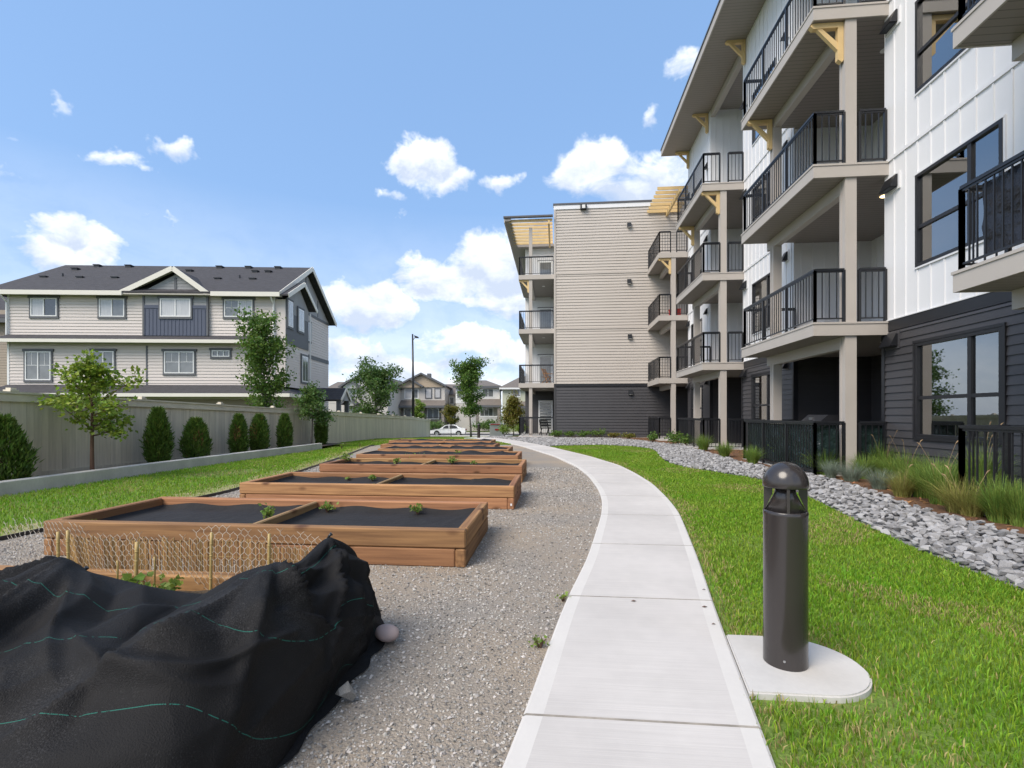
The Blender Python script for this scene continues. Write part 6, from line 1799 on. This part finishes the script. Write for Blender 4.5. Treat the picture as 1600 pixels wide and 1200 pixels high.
# windows: trim, frame and panes
def hwin(px0, px1, py0, py1, kinds, parent=None, y=-.02, trim=True, grid=False, root=None, tr=.085):
    rt = root or th
    x0, x1, z0, z1 = lx(px0), lx(px1), lz(py1), lz(py0)
    m = MB()
    m.box(x0 - tr, x1 + tr, y - .055, y, z0 - tr - .03, z0 - .001); m.box(x0 - tr - .06, x1 + tr + .06, y - .065, y, z1 + .001, z1 + tr + .05); m.box(x0 - tr, x0 - .001, y - .045, y, z0, z1); m.box(x1 + .001, x1 + tr, y - .045, y, z0, z1)
    w = m.build('window', M['trimg'], rt)
    f = .055; m = MB(); yy = y - .04
    m.box(x0, x1, yy - .02, y - .002, z0, z0 + f); m.box(x0, x1, yy - .02, y - .002, z1 - f, z1); m.box(x0, x0 + f, yy - .02, y - .002, z0 + f, z1 - f); m.box(x1 - f, x1, yy - .02, y - .002, z0 + f, z1 - f)
    n = len(kinds)
    for k in range(1, n): c = x0 + (x1 - x0) * k / n; m.box(c - f * .5, c + f * .5, yy - .018, y - .002, z0 + f, z1 - f)
    if grid:
        for k in range(n):
            a, b = x0 + (x1 - x0) * k / n, x0 + (x1 - x0) * (k + 1) / n
            zc = z0 + (z1 - z0) * .52; m.box(a + f, b - f, yy + .004, yy + .012, zc - .012, zc + .012); m.box((a + b) / 2 - .01, (a + b) / 2 + .01, yy + .004, yy + .012, zc + .012, z1 - f)
    m.build('frame', M['wframe'], w)
    for k, kd in enumerate(kinds):
        a, b = x0 + (x1 - x0) * k / n + f * .6, x0 + (x1 - x0) * (k + 1) / n - f * .6
        m = MB(); m.box(a, b, y - .026, y - .010, z0 + f * .9, z1 - f * .9); m.build('pane', M[kd], w)
hwin(62, 101, 469, 497, ('pcurt', 'pdark')); hwin(164, 202, 469, 497, ('pcurt', 'pgrey')); hwin(258, 304, 469, 497, ('pcurt', 'pcurt'), y=-.15); hwin(353, 396, 469, 496, ('pgrey', 'pcurt'), grid=True)
hwin(54, 92, 551, 595, ('pgrey', 'pgrey'), grid=True); hwin(154, 186, 550, 579, ('pgrey', 'pgrey')); hwin(262, 307, 550, 584, ('pgrey', 'pgrey'), grid=True); hwin(334, 361, 548, 558, ('pgrey', 'pgrey', 'pgrey'))
def swin(y0, y1, z0, z1, x, kd='pcurt'):
    m = MB(); m.box(x, x + .05, y0 - .12, y1 + .12, z0 - .12, z1 + .12); w = hb('side_window', M['trimg'], m)
    m = MB(); m.box(x + .051, x + .065, y0, y1, z0, z1); hb('frame', M['wframe'], m, w)
    m = MB(); m.box(x + .066, x + .072, y0 + .07, (y0 + y1) / 2 - .03, z0 + .07, z1 - .07); m.box(x + .066, x + .072, (y0 + y1) / 2 + .03, y1 - .07, z0 + .07, z1 - .07); hb('pane', M[kd], m, w)
swin(1.6, 2.4, ze - 1.75, ze - .45, sx + .05); swin(.15, .8, ze - 1.75, ze - .3, sx + .05); swin(4.3, 5.1, ze - 1.9, ze - .7, W1 + .02); swin(2.2, 3.1, lz(592), lz(548), sx + .02, 'pgrey')
# vents and pipes on the roof
for (px_, py_) in ((83, 442), (130, 429), (137, 442), (189, 442), (301, 430), (344, 442), (397, 442), (401, 430), (421, 430), (163, 422), (210, 422), (347, 422), (391, 422), (436, 422)):
    # where the sight line meets the front slope
    y = np.clip((zr - .0 - 0) * 0 + (rid * (458 - py_) / 37.0), .2, rid - .25)
    zz = sl(y); sc = (HZ + y) / HZ
    x = ((px_ - 800) / FPX * (HZ + y) - (430 - 800) / FPX * HZ) + .035 * y
    m = MB(); m.box(x - .16, x + .16, y - .16, y + .16, zz - .05, zz + .15); m.box(x - .20, x + .20, y - .20, y + .18, zz + .15, zz + .20)
    hb('roof_vent', M['black'], m, rf)
for (px_, py_) in ((109, 441), (376, 441)):
    y = rid * (458 - py_) / 37.0; zz = sl(y); x = ((px_ - 800) / FPX * (HZ + y) - (430 - 800) / FPX * HZ) + .035 * y
    m = MB(); m.lathe([(.045, 0), (.045, .4)], 10, (x, y, zz - .05)); hb('vent_pipe', M['black'], m, rf)
# downspouts
for x in (W0 + .02, W1 - .05):
    m = MB(); m.tube([(x, -ov, ze - .25), (x, -.10, ze - .6), (x, -.10, lz(526))], .045, 8); hb('downspout', M['wframe'], m)
m = MB(); m.tube([(sx + .1, 3.4, ze - .4), (sx + .1, 3.4, 1)], .045, 8); hb('downspout', M['wframe'], m)
# small entry porch roof at the far side
py0 = 4.2; pxx = W1 + 2.3
m = MB(); m.prism([(W1, py0, lz(622)), (pxx, py0, lz(622)), (pxx, py0 + 1.1, lz(600)), (W1, py0 + 1.1, lz(600))], (0, 0, 0), (0, 0, .07)); m.prism([(W1, py0 + 2.2, lz(622)), (pxx, py0 + 2.2, lz(622)), (pxx, py0 + 1.1, lz(600)), (W1, py0 + 1.1, lz(600))], (0, 0, 0), (0, 0, .07)); pr2 = hb('porch_roof', M['shingle'], m)
for ya in (py0, py0 + 2.2):
    m = MB(); m.bar((pxx + .02, ya, lz(622)), (pxx + .02, py0 + 1.1, lz(600)), .04, .18); hb('rake_board', M['cream'], m, pr2)
m = MB(); m.prism([(pxx - .1, py0 + .1, lz(622)), (pxx - .1, py0 + 2.1, lz(622)), (pxx - .1, py0 + 1.1, lz(602))], (0, 0, 0), (.06, 0, 0)); hb('porch_gable', M['greysh'], m, pr2)
for ya in (py0 + .25, py0 + 1.95):
    m = MB(); m.box(pxx - .35, pxx - .1, ya - .12, ya + .12, 0, lz(622)); hb('porch_post', M['trimg'], m)

# neighbouring brown house cut by the picture edge
np_ = P(20, 648, Z=29.5)
nb = thing('brown_house', 'brown sided house cut off by the picture edge beside the townhouse', 'house', (np_.x, np_.y, -.35), HROT, world=False)
m = MB(); m.box(-9, -.02, .02, 8, 0, 8.0); m.build('wall_core', M['brownsid'], nb)
m = MB(); lap_on(m, (-9, 0), (0, 0), 0, 7.3, (0, -1), .16, .02); lap_on(m, (0, 0), (0, 8), 0, 7.3, (1, 0), .16, .02); m.build('siding', M['brownsid'], nb)
m = MB(); m.prism([(-9.5, -.5, 7.35), (.5, -.5, 7.35), (.5 - 4.0, 4, 9.9), (-9.5, 4, 9.9)], (0, 0, 0), (0, 0, .1)); m.prism([(.5, -.5, 7.35), (.5, 8.5, 7.35), (-3.5, 4, 9.9)], (0, 0, 0), (0, 0, .1)); m.prism([(.5, 8.5, 7.35), (-9.5, 8.5, 7.35), (-9.5, 4, 9.9), (-3.5, 4, 9.9)], (0, 0, 0), (0, 0, .1)); m.build('roof', M['shingle'], nb)
m = MB(); m.box(-9.5, .56, -.56, -.501, 7.15, 7.4); m.box(.501, .56, -.5, 8.5, 7.15, 7.4); m.build('gutter', M['trimg'], nb)

# ------------------------------------------------------------------ houses across the street
HF = 76.0; SF = FPX / HF
def far_house(name, label, px0, px1, eave_py, wallmat, roofmat, lowmat=None, depth=10, Zd=HF, base=None):
    c = P((px0 + px1) / 2, 648, Z=Zd); s_ = FPX / Zd
    zb = float(H(c.x, c.y)) + .15
    t = thing(name, label, 'house', (c.x, c.y, zb), TH, world=False)
    fx = lambda p: (p - (px0 + px1) / 2) / s_
    fz = lambda p: EYE - (p - 648) / s_ - zb
    m = MB(); mid = fz(630); m.box(fx(px0), fx(px1), 0, depth, mid, fz(eave_py)); m.build('upper_wall', wallmat, t)
    m = MB(); m.box(fx(px0) + .01, fx(px1) - .01, .03, depth, -.6, mid - .001); m.build('lower_wall', lowmat or wallmat, t)
    return t, fx, fz
def gable(t, fx, fz, pa, pk, pb, pe, pt, y0, y1, roofmat, wallmat, trim, nm='gable_roof'):
    m = MB(); a, k, b = fx(pa), fx(pk), fx(pb); ze_, zt = fz(pe), fz(pt)
    m.prism([(a, y0, ze_), (k, y0, zt), (k, y1, zt), (a, y1, ze_)], (0, 0, 0), (0, 0, .14)); m.prism([(b, y0, ze_), (k, y0, zt), (k, y1, zt), (b, y1, ze_)], (0, 0, 0), (0, 0, .14))
    r = m.build(nm, roofmat, t)
    m = MB(); m.prism([(a + .5, y0 + .45, ze_ - .1), (b - .5, y0 + .45, ze_ - .1), (b - .5, y0 + .45, ze_ + .15), (k, y0 + .45, zt - .12), (a + .5, y0 + .45, ze_ + .15)], (0, 0, 0), (0, .1, 0)); m.build('gable_wall', wallmat, r)
    for q in (a, b):
        m = MB(); m.bar((q, y0 - .03, ze_ + .02), (k, y0 - .03, zt + .02), .05, .26); m.build('rake_board', trim, r)
    return r
def fwin(t, fx, fz, p0, p1, q0, q1, kd='pgrey', y=0.0, n=1, fr='wframe'):
    x0, x1, z0, z1 = fx(p0), fx(p1), fz(q1), fz(q0)
    m = MB(); m.box(x0 - .12, x1 + .12, y - .05, y, z0 - .12, z1 + .12); w = m.build('window', M[fr], t)
    for k in range(n):
        a, b = x0 + (x1 - x0) * k / n, x0 + (x1 - x0) * (k + 1) / n
        m = MB(); m.box(a + .05, b - .05, y - .07, y - .051, z0 + .04, z1 - .04); m.build('pane', M[kd], w)
def skirt_far(t, fx, fz, p0, p1, q0, q1, out, mat, nm='porch_roof'):
    m = MB(); m.prism([(fx(p0), -out, fz(q1)), (fx(p1), -out, fz(q1)), (fx(p1) - .2, .1, fz(q0)), (fx(p0) + .2, .1, fz(q0))], (0, 0, 0), (0, 0, .12)); r = m.build(nm, mat, t)
    m = MB(); m.box(fx(p0), fx(p1), -out - .06, -out, fz(q1) - .22, fz(q1) + .1); m.build('gutter', M['trimg'], r)
    return r
# twin gabled grey and tan house
t, fx, fz = far_house('house', 'grey house with twin tan gables straight behind the street lamp', 624, 695, 604, M['greyw'], M['shingleb'], M['stone'])
gable(t, fx, fz, 621, 659, 698, 604, 584, -.6, 9, M['shingleb'], M['tan'], M['trimg']); gable(t, fx, fz, 620, 643, 663, 605, 593, -1.2, 4, M['shingleb'], M['tan'], M['trimg'])
fwin(t, fx, fz, 633, 643, 608, 622, 'pcurt', 0, 1); fwin(t, fx, fz, 646, 653, 608, 622, 'pgrey', 0, 1); fwin(t, fx, fz, 665.5, 674, 608, 622, 'pcurt', 0, 1, 'trimg'); fwin(t, fx, fz, 680, 688, 608, 621.5, 'pcurt', 0, 1, 'trimg')
skirt_far(t, fx, fz, 619, 698, 626, 635, 1.6, M['shingleb'])
fwin(t, fx, fz, 668, 685, 639, 654, 'pgrey', .02, 2); fwin(t, fx, fz, 632, 642, 639, 662, 'pgrey', .02, 1)
for p_ in (621, 662, 694):
    m = MB(); m.box(fx(p_) - .2, fx(p_) + .2, -1.5, -1.1, 0, fz(634)); m.build('porch_post', M['stone'], t)
m = MB(); m.bar((fx(662), -1.35, fz(652)), (fx(694), -1.35, fz(652)), .06, .06); 
for k in range(16): m.box(fx(662) + k * .2, fx(662) + k * .2 + .03, -1.36, -1.33, fz(661), fz(652))
m.build('porch_rail', M['black'], t)
m = MB(); m.box(fx(662), fx(668), 3, 3.8, fz(592), fz(581)); m.build('chimney', M['trimg'], t)
# white hipped house with porch
t, fx, fz = far_house('house', 'white hip roofed house with a railed porch behind the tall vase shaped tree', 712, 781, 604, M['offw'], M['shingleb'], M['greyw'])
m = MB(); a, b = fx(708), fx(783.5); zt = fz(592); ze_ = fz(604.5)
m.prism([(a, -.5, ze_), (b, -.5, ze_), (fx(757), 5, zt), (fx(735), 5, zt)], (0, 0, 0), (0, 0, .14)); m.prism([(b, -.5, ze_), (b, 10.5, ze_), (fx(757), 5, zt)], (0, 0, 0), (0, 0, .14)); m.prism([(a, -.5, ze_), (a, 10.5, ze_), (fx(735), 5, zt)], (0, 0, 0), (0, 0, .14)); m.build('roof', M['shingleb'], t)
m = MB(); m.box(a, b, -.56, -.5, ze_ - .2, ze_ + .1); m.build('gutter', M['trimg'], t)
fwin(t, fx, fz, 754, 771, 608, 620, 'pgrey', 0, 2); fwin(t, fx, fz, 714, 722, 610, 622, 'pgrey', 0, 1)
skirt_far(t, fx, fz, 742, 784, 624, 634.5, 1.8, M['shingleb'])
fwin(t, fx, fz, 750, 770, 638, 650, 'pgrey', .02, 3); fwin(t, fx, fz, 736, 744, 640, 662, 'pcurt', .02, 1)
for p_ in (747, 780):
    m = MB(); m.box(fx(p_) - .22, fx(p_) + .22, -1.7, -1.3, 0, fz(634)); m.build('porch_post', M['stone'], t)
m = MB(); m.bar((fx(749), -1.55, fz(650.5)), (fx(778), -1.55, fz(650.5)), .08, .1)
for k in range(19): m.box(fx(749) + k * .15, fx(749) + k * .15 + .06, -1.58, -1.52, fz(660), fz(650.5))
m.build('porch_rail', M['wframe'], t)
# low link between them
t, fx, fz = far_house('house', 'set back cream house between the twin gabled house and the hip roofed house', 690, 714, 617, M['cream'], M['shingleb'], M['greyw'], 9, HF + 5)
m = MB(); m.prism([(fx(686), -.5, fz(618)), (fx(722), -.5, fz(618)), (fx(722), 4.5, fz(599)), (fx(686), 4.5, fz(599))], (0, 0, 0), (0, 0, .15)); m.build('roof', M['shingleb'], t)
fwin(t, fx, fz, 703, 709, 621, 631, 'pgrey', 0, 1); fwin(t, fx, fz, 703, 711, 645, 664, 'pcurt', .02, 1)
# green house by the apartment
t, fx, fz = far_house('house', 'pale green sided house showing beside the apartment balconies', 785, 845, 606, M['greenw'], M['shingleb'], M['greenw'], 10, HF - 4)
m = MB(); a, b = fx(780), fx(850); m.prism([(a, -.5, fz(607)), (b, -.5, fz(607)), (fx(833), 5, fz(585)), (fx(816), 5, fz(585))], (0, 0, 0), (0, 0, .14)); m.prism([(a, -.5, fz(607)), (a, 10.5, fz(607)), (fx(816), 5, fz(585))], (0, 0, 0), (0, 0, .14)); m.prism([(b, -.5, fz(607)), (b, 10.5, fz(607)), (fx(833), 5, fz(585))], (0, 0, 0), (0, 0, .14)); m.build('roof', M['shingleb'], t)
m = MB(); m.box(a, b, -.56, -.5, fz(608.5), fz(606)); m.build('gutter', M['wframe'], t)
fwin(t, fx, fz, 801, 812, 608, 619, 'pgrey', 0, 1); skirt_far(t, fx, fz, 800, 848, 628, 636, 1.5, M['shingleb'])
# white gabled house beyond the fence
t, fx, fz = far_house('house', 'white and grey gabled house between the townhouse and the broad elm', 536, 606, 605, M['greyw'], M['shingle'], M['greyw'], 10, HF - 8)
gable(t, fx, fz, 533, 571, 609, 605, 582, -.6, 9, M['shingle'], M['offw'], M['trimg']); gable(t, fx, fz, 533, 550, 566, 606, 595, -1.1, 4, M['shingle'], M['offw'], M['trimg'])
fwin(t, fx, fz, 546, 556, 607, 620, 'pcurt', 0, 2); gable(t, fx, fz, 538, 550, 563, 633, 622, -1.8, .5, M['shingle'], M['offw'], M['trimg'], 'porch_roof')
t, fx, fz = far_house('house', 'brown roofed house far behind the townhouse corner', 505, 540, 612, M['greyw'], M['shingleb'], M['greyw'], 10, HF + 12)
m = MB(); a, b = fx(500), fx(546); m.prism([(a, -.5, fz(613)), (b, -.5, fz(613)), (fx(528), 5, fz(595)), (fx(512), 5, fz(595))], (0, 0, 0), (0, 0, .14)); m.prism([(b, -.5, fz(613)), (b, 10.5, fz(613)), (fx(528), 5, fz(595))], (0, 0, 0), (0, 0, .14)); m.build('roof', M['shingleb'], t)
t, fx, fz = far_house('house', 'brown brick sided house half hidden by the broad elm', 598, 623, 606, M['tan'], M['shingleb'], M['stone'], 10, HF + 3)
gable(t, fx, fz, 594, 611, 627, 606, 592, -.6, 9, M['shingleb'], M['tan'], M['trimg'])
# hedges across the street
for q, (px_, w, lab) in enumerate([(678, 3.0, 'dark green hedge shrub before the twin gabled house'), (757, 3.4, 'green hedge shrub before the white porch rail'), (768, 2.2, 'small green hedge shrub beside the grey utility box')]):
    p = P(px_, 665, Z=71.5); bush('hedge_shrub', lab, p.x, p.y, float(H(p.x, p.y)), 1.5, w, 900, M['leaf_d'], 500 + q, .22, 'shrubs across the street', 'shrub')

# ------------------------------------------------------------------ parked car
def car():
    c = P(701, 681, Z=62.0); z0 = float(H(c.x, 62.5)) + .0
    t = thing('parked_car', 'white four door sedan parked on the street', 'car', (c.x, c.y, z0), TH, world=False)
    # side profile, nose towards -x
    L = 4.45
    prof = [(-2.22, .32), (-2.24, .55), (-2.12, .70), (-1.45, .86), (-1.0, .92), (-.35, 1.36), (.10, 1.44), (.70, 1.43), (1.15, 1.30), (1.62, 1.03), (2.05, .99), (2.20, .90), (2.22, .50), (2.12, .30)]
    m = MB(); rows = []
    for sy, ins in ((-.84, 1), (-.88, 0), (.88, 0), (.84, 1)):
        row = []
        for (x, z) in prof:
            k = max(0, (z - .90) / .54)
            y = sy * (1 - .26 * k) if not ins else sy * (1 - .26 * k)
            zz = z if not ins or z > .5 else z
            m.v.append((x * (.99 if ins else 1), y if not ins else y * .99, zz + (.02 if ins and z > 1.3 else 0))); row.append(len(m.v) - 1)
        rows.append(row)
    n = len(prof)
    for a, b in ((1, 2),):
        for k in range(n): m.f.append([rows[a][k], rows[a][(k + 1) % n], rows[b][(k + 1) % n], rows[b][k]]); m.m.append(0)
    m.f.append(rows[1][::-1]); m.m.append(0); m.f.append(rows[2]); m.m.append(0)
    m.build('body', M['carw'], t)
    def y_at(z): return .88 * (1 - .26 * max(0, (z - .90) / .54)) + .012
    for sg in (-1, 1):
        for nm, pts_ in (('side_window', [(-.78, .95), (-.30, 1.31), (.08, 1.37), (.12, .95)]), ('side_window', [(.20, .95), (.17, 1.37), (.68, 1.36), (1.05, 1.25), (1.28, .98)])):
            m = MB(); m.quad(*[(x, sg * y_at(z), z) for x, z in pts_]); m.prism([(x, sg * (y_at(z) - .012), z) for x, z in pts_], (0, 0, 0), (0, sg * .012, 0)); m.build(nm, M['carg'], t)
        for x in (-1.38, 1.36):
            m = MB()
            o = len(m.v)
            for k in range(20):
                a = 2 * math.pi * k / 20
                for yy, rr in ((sg * .72, .315), (sg * .895, .315), (sg * .905, .295)): m.v.append((x + rr * math.cos(a), yy, .315 + rr * math.sin(a)))
            for k in range(20):
                k2 = (k + 1) % 20
                for j in range(2): m.f.append([o + 3 * k + j, o + 3 * k2 + j, o + 3 * k2 + j + 1, o + 3 * k + j + 1]); m.m.append(0)
            m.f.append([o + 3 * k + 2 for k in range(20)]); m.m.append(0)
            w = m.build('wheel', M['tyre'], t)
            m = MB(); m.prism([(x + .20 * math.cos(2 * math.pi * k / 16), sg * .906, .315 + .20 * math.sin(2 * math.pi * k / 16)) for k in range(16)], (0, 0, 0), (0, sg * .012, 0)); m.build('rim', M['rim'], w)
            m = MB(); m.prism([(x + .37 * math.cos(a), sg * .872, .33 + .37 * math.sin(a)) for a in np.linspace(0, math.pi, 14)], (0, 0, 0), (0, sg * .012, 0)); m.build('wheel_arch', M['tyre'], t)
        m = MB(); m.box(-2.20, -1.98, sg * .60 - .16, sg * .60 + .16, .60, .71); m.build('headlight', M['lens'], t)
        m = MB(); m.box(2.06, 2.235, sg * .62 - .18, sg * .62 + .18, .74, .90); m.build('tail_light', M['redlight'], t)
        m = MB(); m.box(-.72, -.55, sg * .90 - .05, sg * .90 + .09 * sg + .05, .93, 1.05); m.build('mirror', M['carw'], t)
        for x in (.02, 1.0):
            m = MB(); m.box(x, x + .16, sg * .885 - .012, sg * .885 + .012, .80, .83); m.build('door_handle', M['carw'], t)
        m = MB(); m.box(-1.0, 1.0, sg * .881 - .004, sg * .881 + .004, .30, .34); m.box(.155, .165, sg * .883 - .004, sg * .883 + .004, .36, .92); m.build('door_seam', M['tyre'], t)
    m = MB(); m.prism([(-.97, -.80, .95), (-.97, .80, .95), (-.38, .66, 1.355), (-.38, -.66, 1.355)], (-.012, 0, .012), (0, 0, 0)); m.build('windscreen', M['carg'], t)
    m = MB(); m.prism([(1.56, -.78, 1.06), (1.56, .78, 1.06), (1.18, .66, 1.30), (1.18, -.66, 1.30)], (.012, 0, .012), (0, 0, 0)); m.build('rear_window', M['carg'], t)
    m = MB(); m.box(-2.255, -2.20, -.62, .62, .34, .46); m.build('grille', M['tyre'], t)
car()
# street lamp
lp = P(645.5, 683, Z=44); zg = float(H(lp.x, lp.y))
t = thing('street_lamp', 'tall black street lamp pole rising behind the fence end', 'street lamp', (lp.x, lp.y, zg), TH, world=False)
zt = EYE + 126 / FPX * 44 - zg
m = MB(); m.tube([(0, 0, 0), (0, 0, zt * .5), (-.05, 0, zt)], [.14, .11, .07], 12); m.build('pole', M['black'], t, True)
m = MB(); m.lathe([(.22, 0), (.22, .05), (.15, .3)], 12); m.build('base', M['black'], t)
m = MB(); m.tube([(-.03, 0, zt - .55), (.22, 0, zt - .25)], .03, 6); m.build('arm', M['black'], t)
m = MB(); m.prism([(.10, 0, zt - .12), (.48, 0, zt - .26), (.50, 0, zt - .36), (.18, 0, zt - .34)], (0, -.16, 0), (0, .16, 0)); m.build('lamp_head', M['black'], t)
# utility box
p = P(777, 677, Z=56); zg = float(H(p.x, p.y))
t = thing('utility_box', 'grey utility cabinet with red warning stickers by the street', 'utility box', (p.x, p.y, zg), TH, world=False)
m = MB(); m.box(-.85, .85, -.5, .5, .05, 1.35); m.build('cabinet', M['boxgrey'], t)
m = MB(); m.box(-.92, .92, -.56, .56, 1.351, 1.48); m.build('lid', M['boxgrey'], t)
m = MB(); m.box(-.75, .35, -.575, -.561, 1.37, 1.47); m.build('red_strip', M['red'], t)
m = MB(); m.box(-.25, .25, -.515, -.501, .72, .90); m.build('warning_sticker', M['red'], t)
m = MB(); m.box(.58, .68, -.53, -.501, .3, .9); m.build('handle', M['black'], t)
m = MB(); m.box(-1, 1, -.65, .65, -.1, .049); m.build('plinth', M['pad'], t)

# ------------------------------------------------------------------ things on the balconies
def drape_sheet(name, label, pts, z0, z1, mat, amp, seed, side):
    V = []; nz_ = 10; n = 40
    P_ = [np.array(p) for p in pts]; seg = np.array([np.linalg.norm(P_[i + 1] - P_[i]) for i in range(len(P_) - 1)]); cum = np.concatenate([[0], np.cumsum(seg)])
    r = np.random.default_rng(seed); ph = r.uniform(0, 6, 6)
    for j in range(n + 1):
        sdist = cum[-1] * j / n; i = min(len(seg) - 1, np.searchsorted(cum, sdist, 'right') - 1); f = (sdist - cum[i]) / seg[i]
        p = P_[i] + (P_[i + 1] - P_[i]) * f; d = (P_[i + 1] - P_[i]) / seg[i]; nn = np.array([d[1], -d[0]]) * side
        for k in range(nz_ + 1):
            g = k / nz_
            a = amp * (math.sin(sdist * 4 + ph[0] + g * 3) * .5 + math.sin(sdist * 9 + ph[1] - g * 5) * .3 + math.sin(g * 9 + ph[2] + sdist * 3) * .3)
            q = p + nn * (.022 + abs(a))
            V.append((q[0], q[1], z0 + (z1 - z0) * g + .012 * math.sin(sdist * 5 + ph[3]) * (1 - g)))
    i = np.arange(n)[:, None] * (nz_ + 1) + np.arange(nz_)[None]
    T = np.stack([i, i + nz_ + 1, i + nz_ + 2, i + 1], -1).reshape(-1, 4)
    o = link(name, np_mesh(name, np.array(V), T, mat, True)); tag(o, label, 'tarp')
r0 = XF + .06
y0, y1 = BAYS[1]
drape_sheet('tarp', 'glossy dark green tarp tied inside the ground floor patio rail', [(r0 + .03, y1 - .1), (r0 + .03, y0 + .09), (XP - .2, y0 + .09)], .16, 1.09, M['tarp'], .03, 3, -1)
drape_sheet('tarp', 'short dark green tarp between the taupe post and the charcoal wall', [(XP + .17, y0 + .09), (XW - .05, y0 + .09)], .16, 1.09, M['tarp'], .02, 4, -1)
y0, y1 = BAYS[0]
drape_sheet('tarp', 'black tarp hung inside the nearest upper balcony rail', [(r0 + .03, y1 - .28), (r0 + .03, y0 + .1)], FL[1] + .10, FL[1] + 1.0, M['tarpk'], .04, 5, -1)
# barbecue on the ground floor patio
g = thing('barbecue', 'black lidded gas barbecue standing behind the tarp lined rail', 'barbecue', (5.98, 11.55, FL[0]), 0, world=False)
m = MB(); m.box(-.25, .25, -.38, .38, .12, .82); m.build('cart', M['black'], g)
m = MB(); m.prism([(-.30, 0, .83), (.28, 0, .83), (.28, 0, 1.02), (.14, 0, 1.19), (-.12, 0, 1.20), (-.30, 0, 1.04)], (0, -.42, 0), (0, .42, 0)); lid = m.build('lid', M['charc'], g)
m = MB(); m.tube([(-.34, -.3, 1.02), (-.34, .3, 1.02)], .015, 8); m.build('handle', M['steel'], lid)
m = MB(); m.box(-.285, -.24, -.06, .06, 1.08, 1.14); m.build('thermometer', M['steel'], lid)
for sg in (-1, 1):
    m = MB(); m.box(-.26, .26, sg * .63 - .2, sg * .63 + .2, .83, .87); m.build('side_shelf', M['black'], g)
    m = MB(); m.lathe([(.08, -.03), (.08, .03)], 12, (.12 * sg, .3, .08)); m.build('wheel', M['tyre'], g)
# red crate on a corner balcony
p = Vector((5.95, 25.3, FL[2])); m = MB(); cr = thing('red_crate', 'red plastic crate on the corner balcony floor', 'crate', p)
m.box(p.x - .25, p.x + .25, p.y - .2, p.y + .2, p.z, p.z + .03); m.box(p.x - .25, p.x + .25, p.y - .2, p.y - .17, p.z + .031, p.z + .36); m.box(p.x - .25, p.x + .25, p.y + .17, p.y + .2, p.z + .031, p.z + .36); m.box(p.x - .25, p.x - .22, p.y - .169, p.y + .169, p.z + .031, p.z + .36); m.box(p.x + .22, p.x + .25, p.y - .169, p.y + .169, p.z + .031, p.z + .36); m.build('bin', M['red'], cr)
m = MB(); m.box(p.x - .27, p.x + .27, p.y - .22, p.y + .22, p.z + .361, p.z + .39); m.build('rim', M['red'], cr)
def chair(name, label, loc, rz, mat, slats):
    t = thing(name, label, 'chair', loc, rz, world=False)
    for sx_ in (-.24, .24):
        m = MB(); m.bar((sx_, -.25, 0), (sx_ * .98, .22, .95), .03, .05, up=(1, 0, 0)); m.build('leg', mat, t)
        m = MB(); m.bar((sx_ * .9, .25, 0), (sx_ * .9, -.22, .44), .03, .05, up=(1, 0, 0)); m.build('leg', mat, t)
        m = MB(); m.box(sx_ - .03, sx_ + .03, -.30, .12, .62, .65); m.build('arm_rest', mat, t)
    for k in range(6):
        m = MB(); m.box(-.23, .23, -.24 + k * .075, -.185 + k * .075, .42, .44); m.build('seat_slat', mat, t)
    for k in range(slats):
        z = .52 + k * .085; y = .22 * (z / .95) - .02; m = MB(); m.box(-.24, .24, y - .02, y, z, z + .06); m.build('back_slat', mat, t)
chair('folding_chair', 'brown wooden folding chair on the first upper balcony of the far corner', (-.62, 29.2, FL[1]), R(65), M['chairw'], 5)
chair('patio_chair', 'black patio chair on the ground floor patio of the far corner', (-.75, 29.4, .06), R(20), M['black'], 5)
chair('balcony_chair', 'black slatted chair on the second upper balcony beside the bright wall', (6.4, 12.9, FL[2]), R(-60), M['black'], 5)
# little litter on the walk
for q, (px_, py_) in enumerate([(1100, 922), (1101, 949), (1115, 976), (990, 940)]):
    p = P(px_, py_, z=TZ); m = MB(); s_ = .012 + .006 * (q % 2)
    m.prism([(p.x - s_, p.y, TZ + .002), (p.x, p.y - s_ * .5, TZ + .008), (p.x + s_, p.y + s_ * .2, TZ + .003), (p.x, p.y + s_ * .6, TZ + .006)], (0, 0, 0), (0, 0, .002))
    tag(m.build('dry_leaf', M['bark']), ['curled brown leaf at the grass edge just above the walk joint', 'brown scrap at the grass edge just below the walk joint', 'brown crumpled leaf nearest the bollard pad', 'tiny dark scrap on the walk joint line'][q], 'leaf')
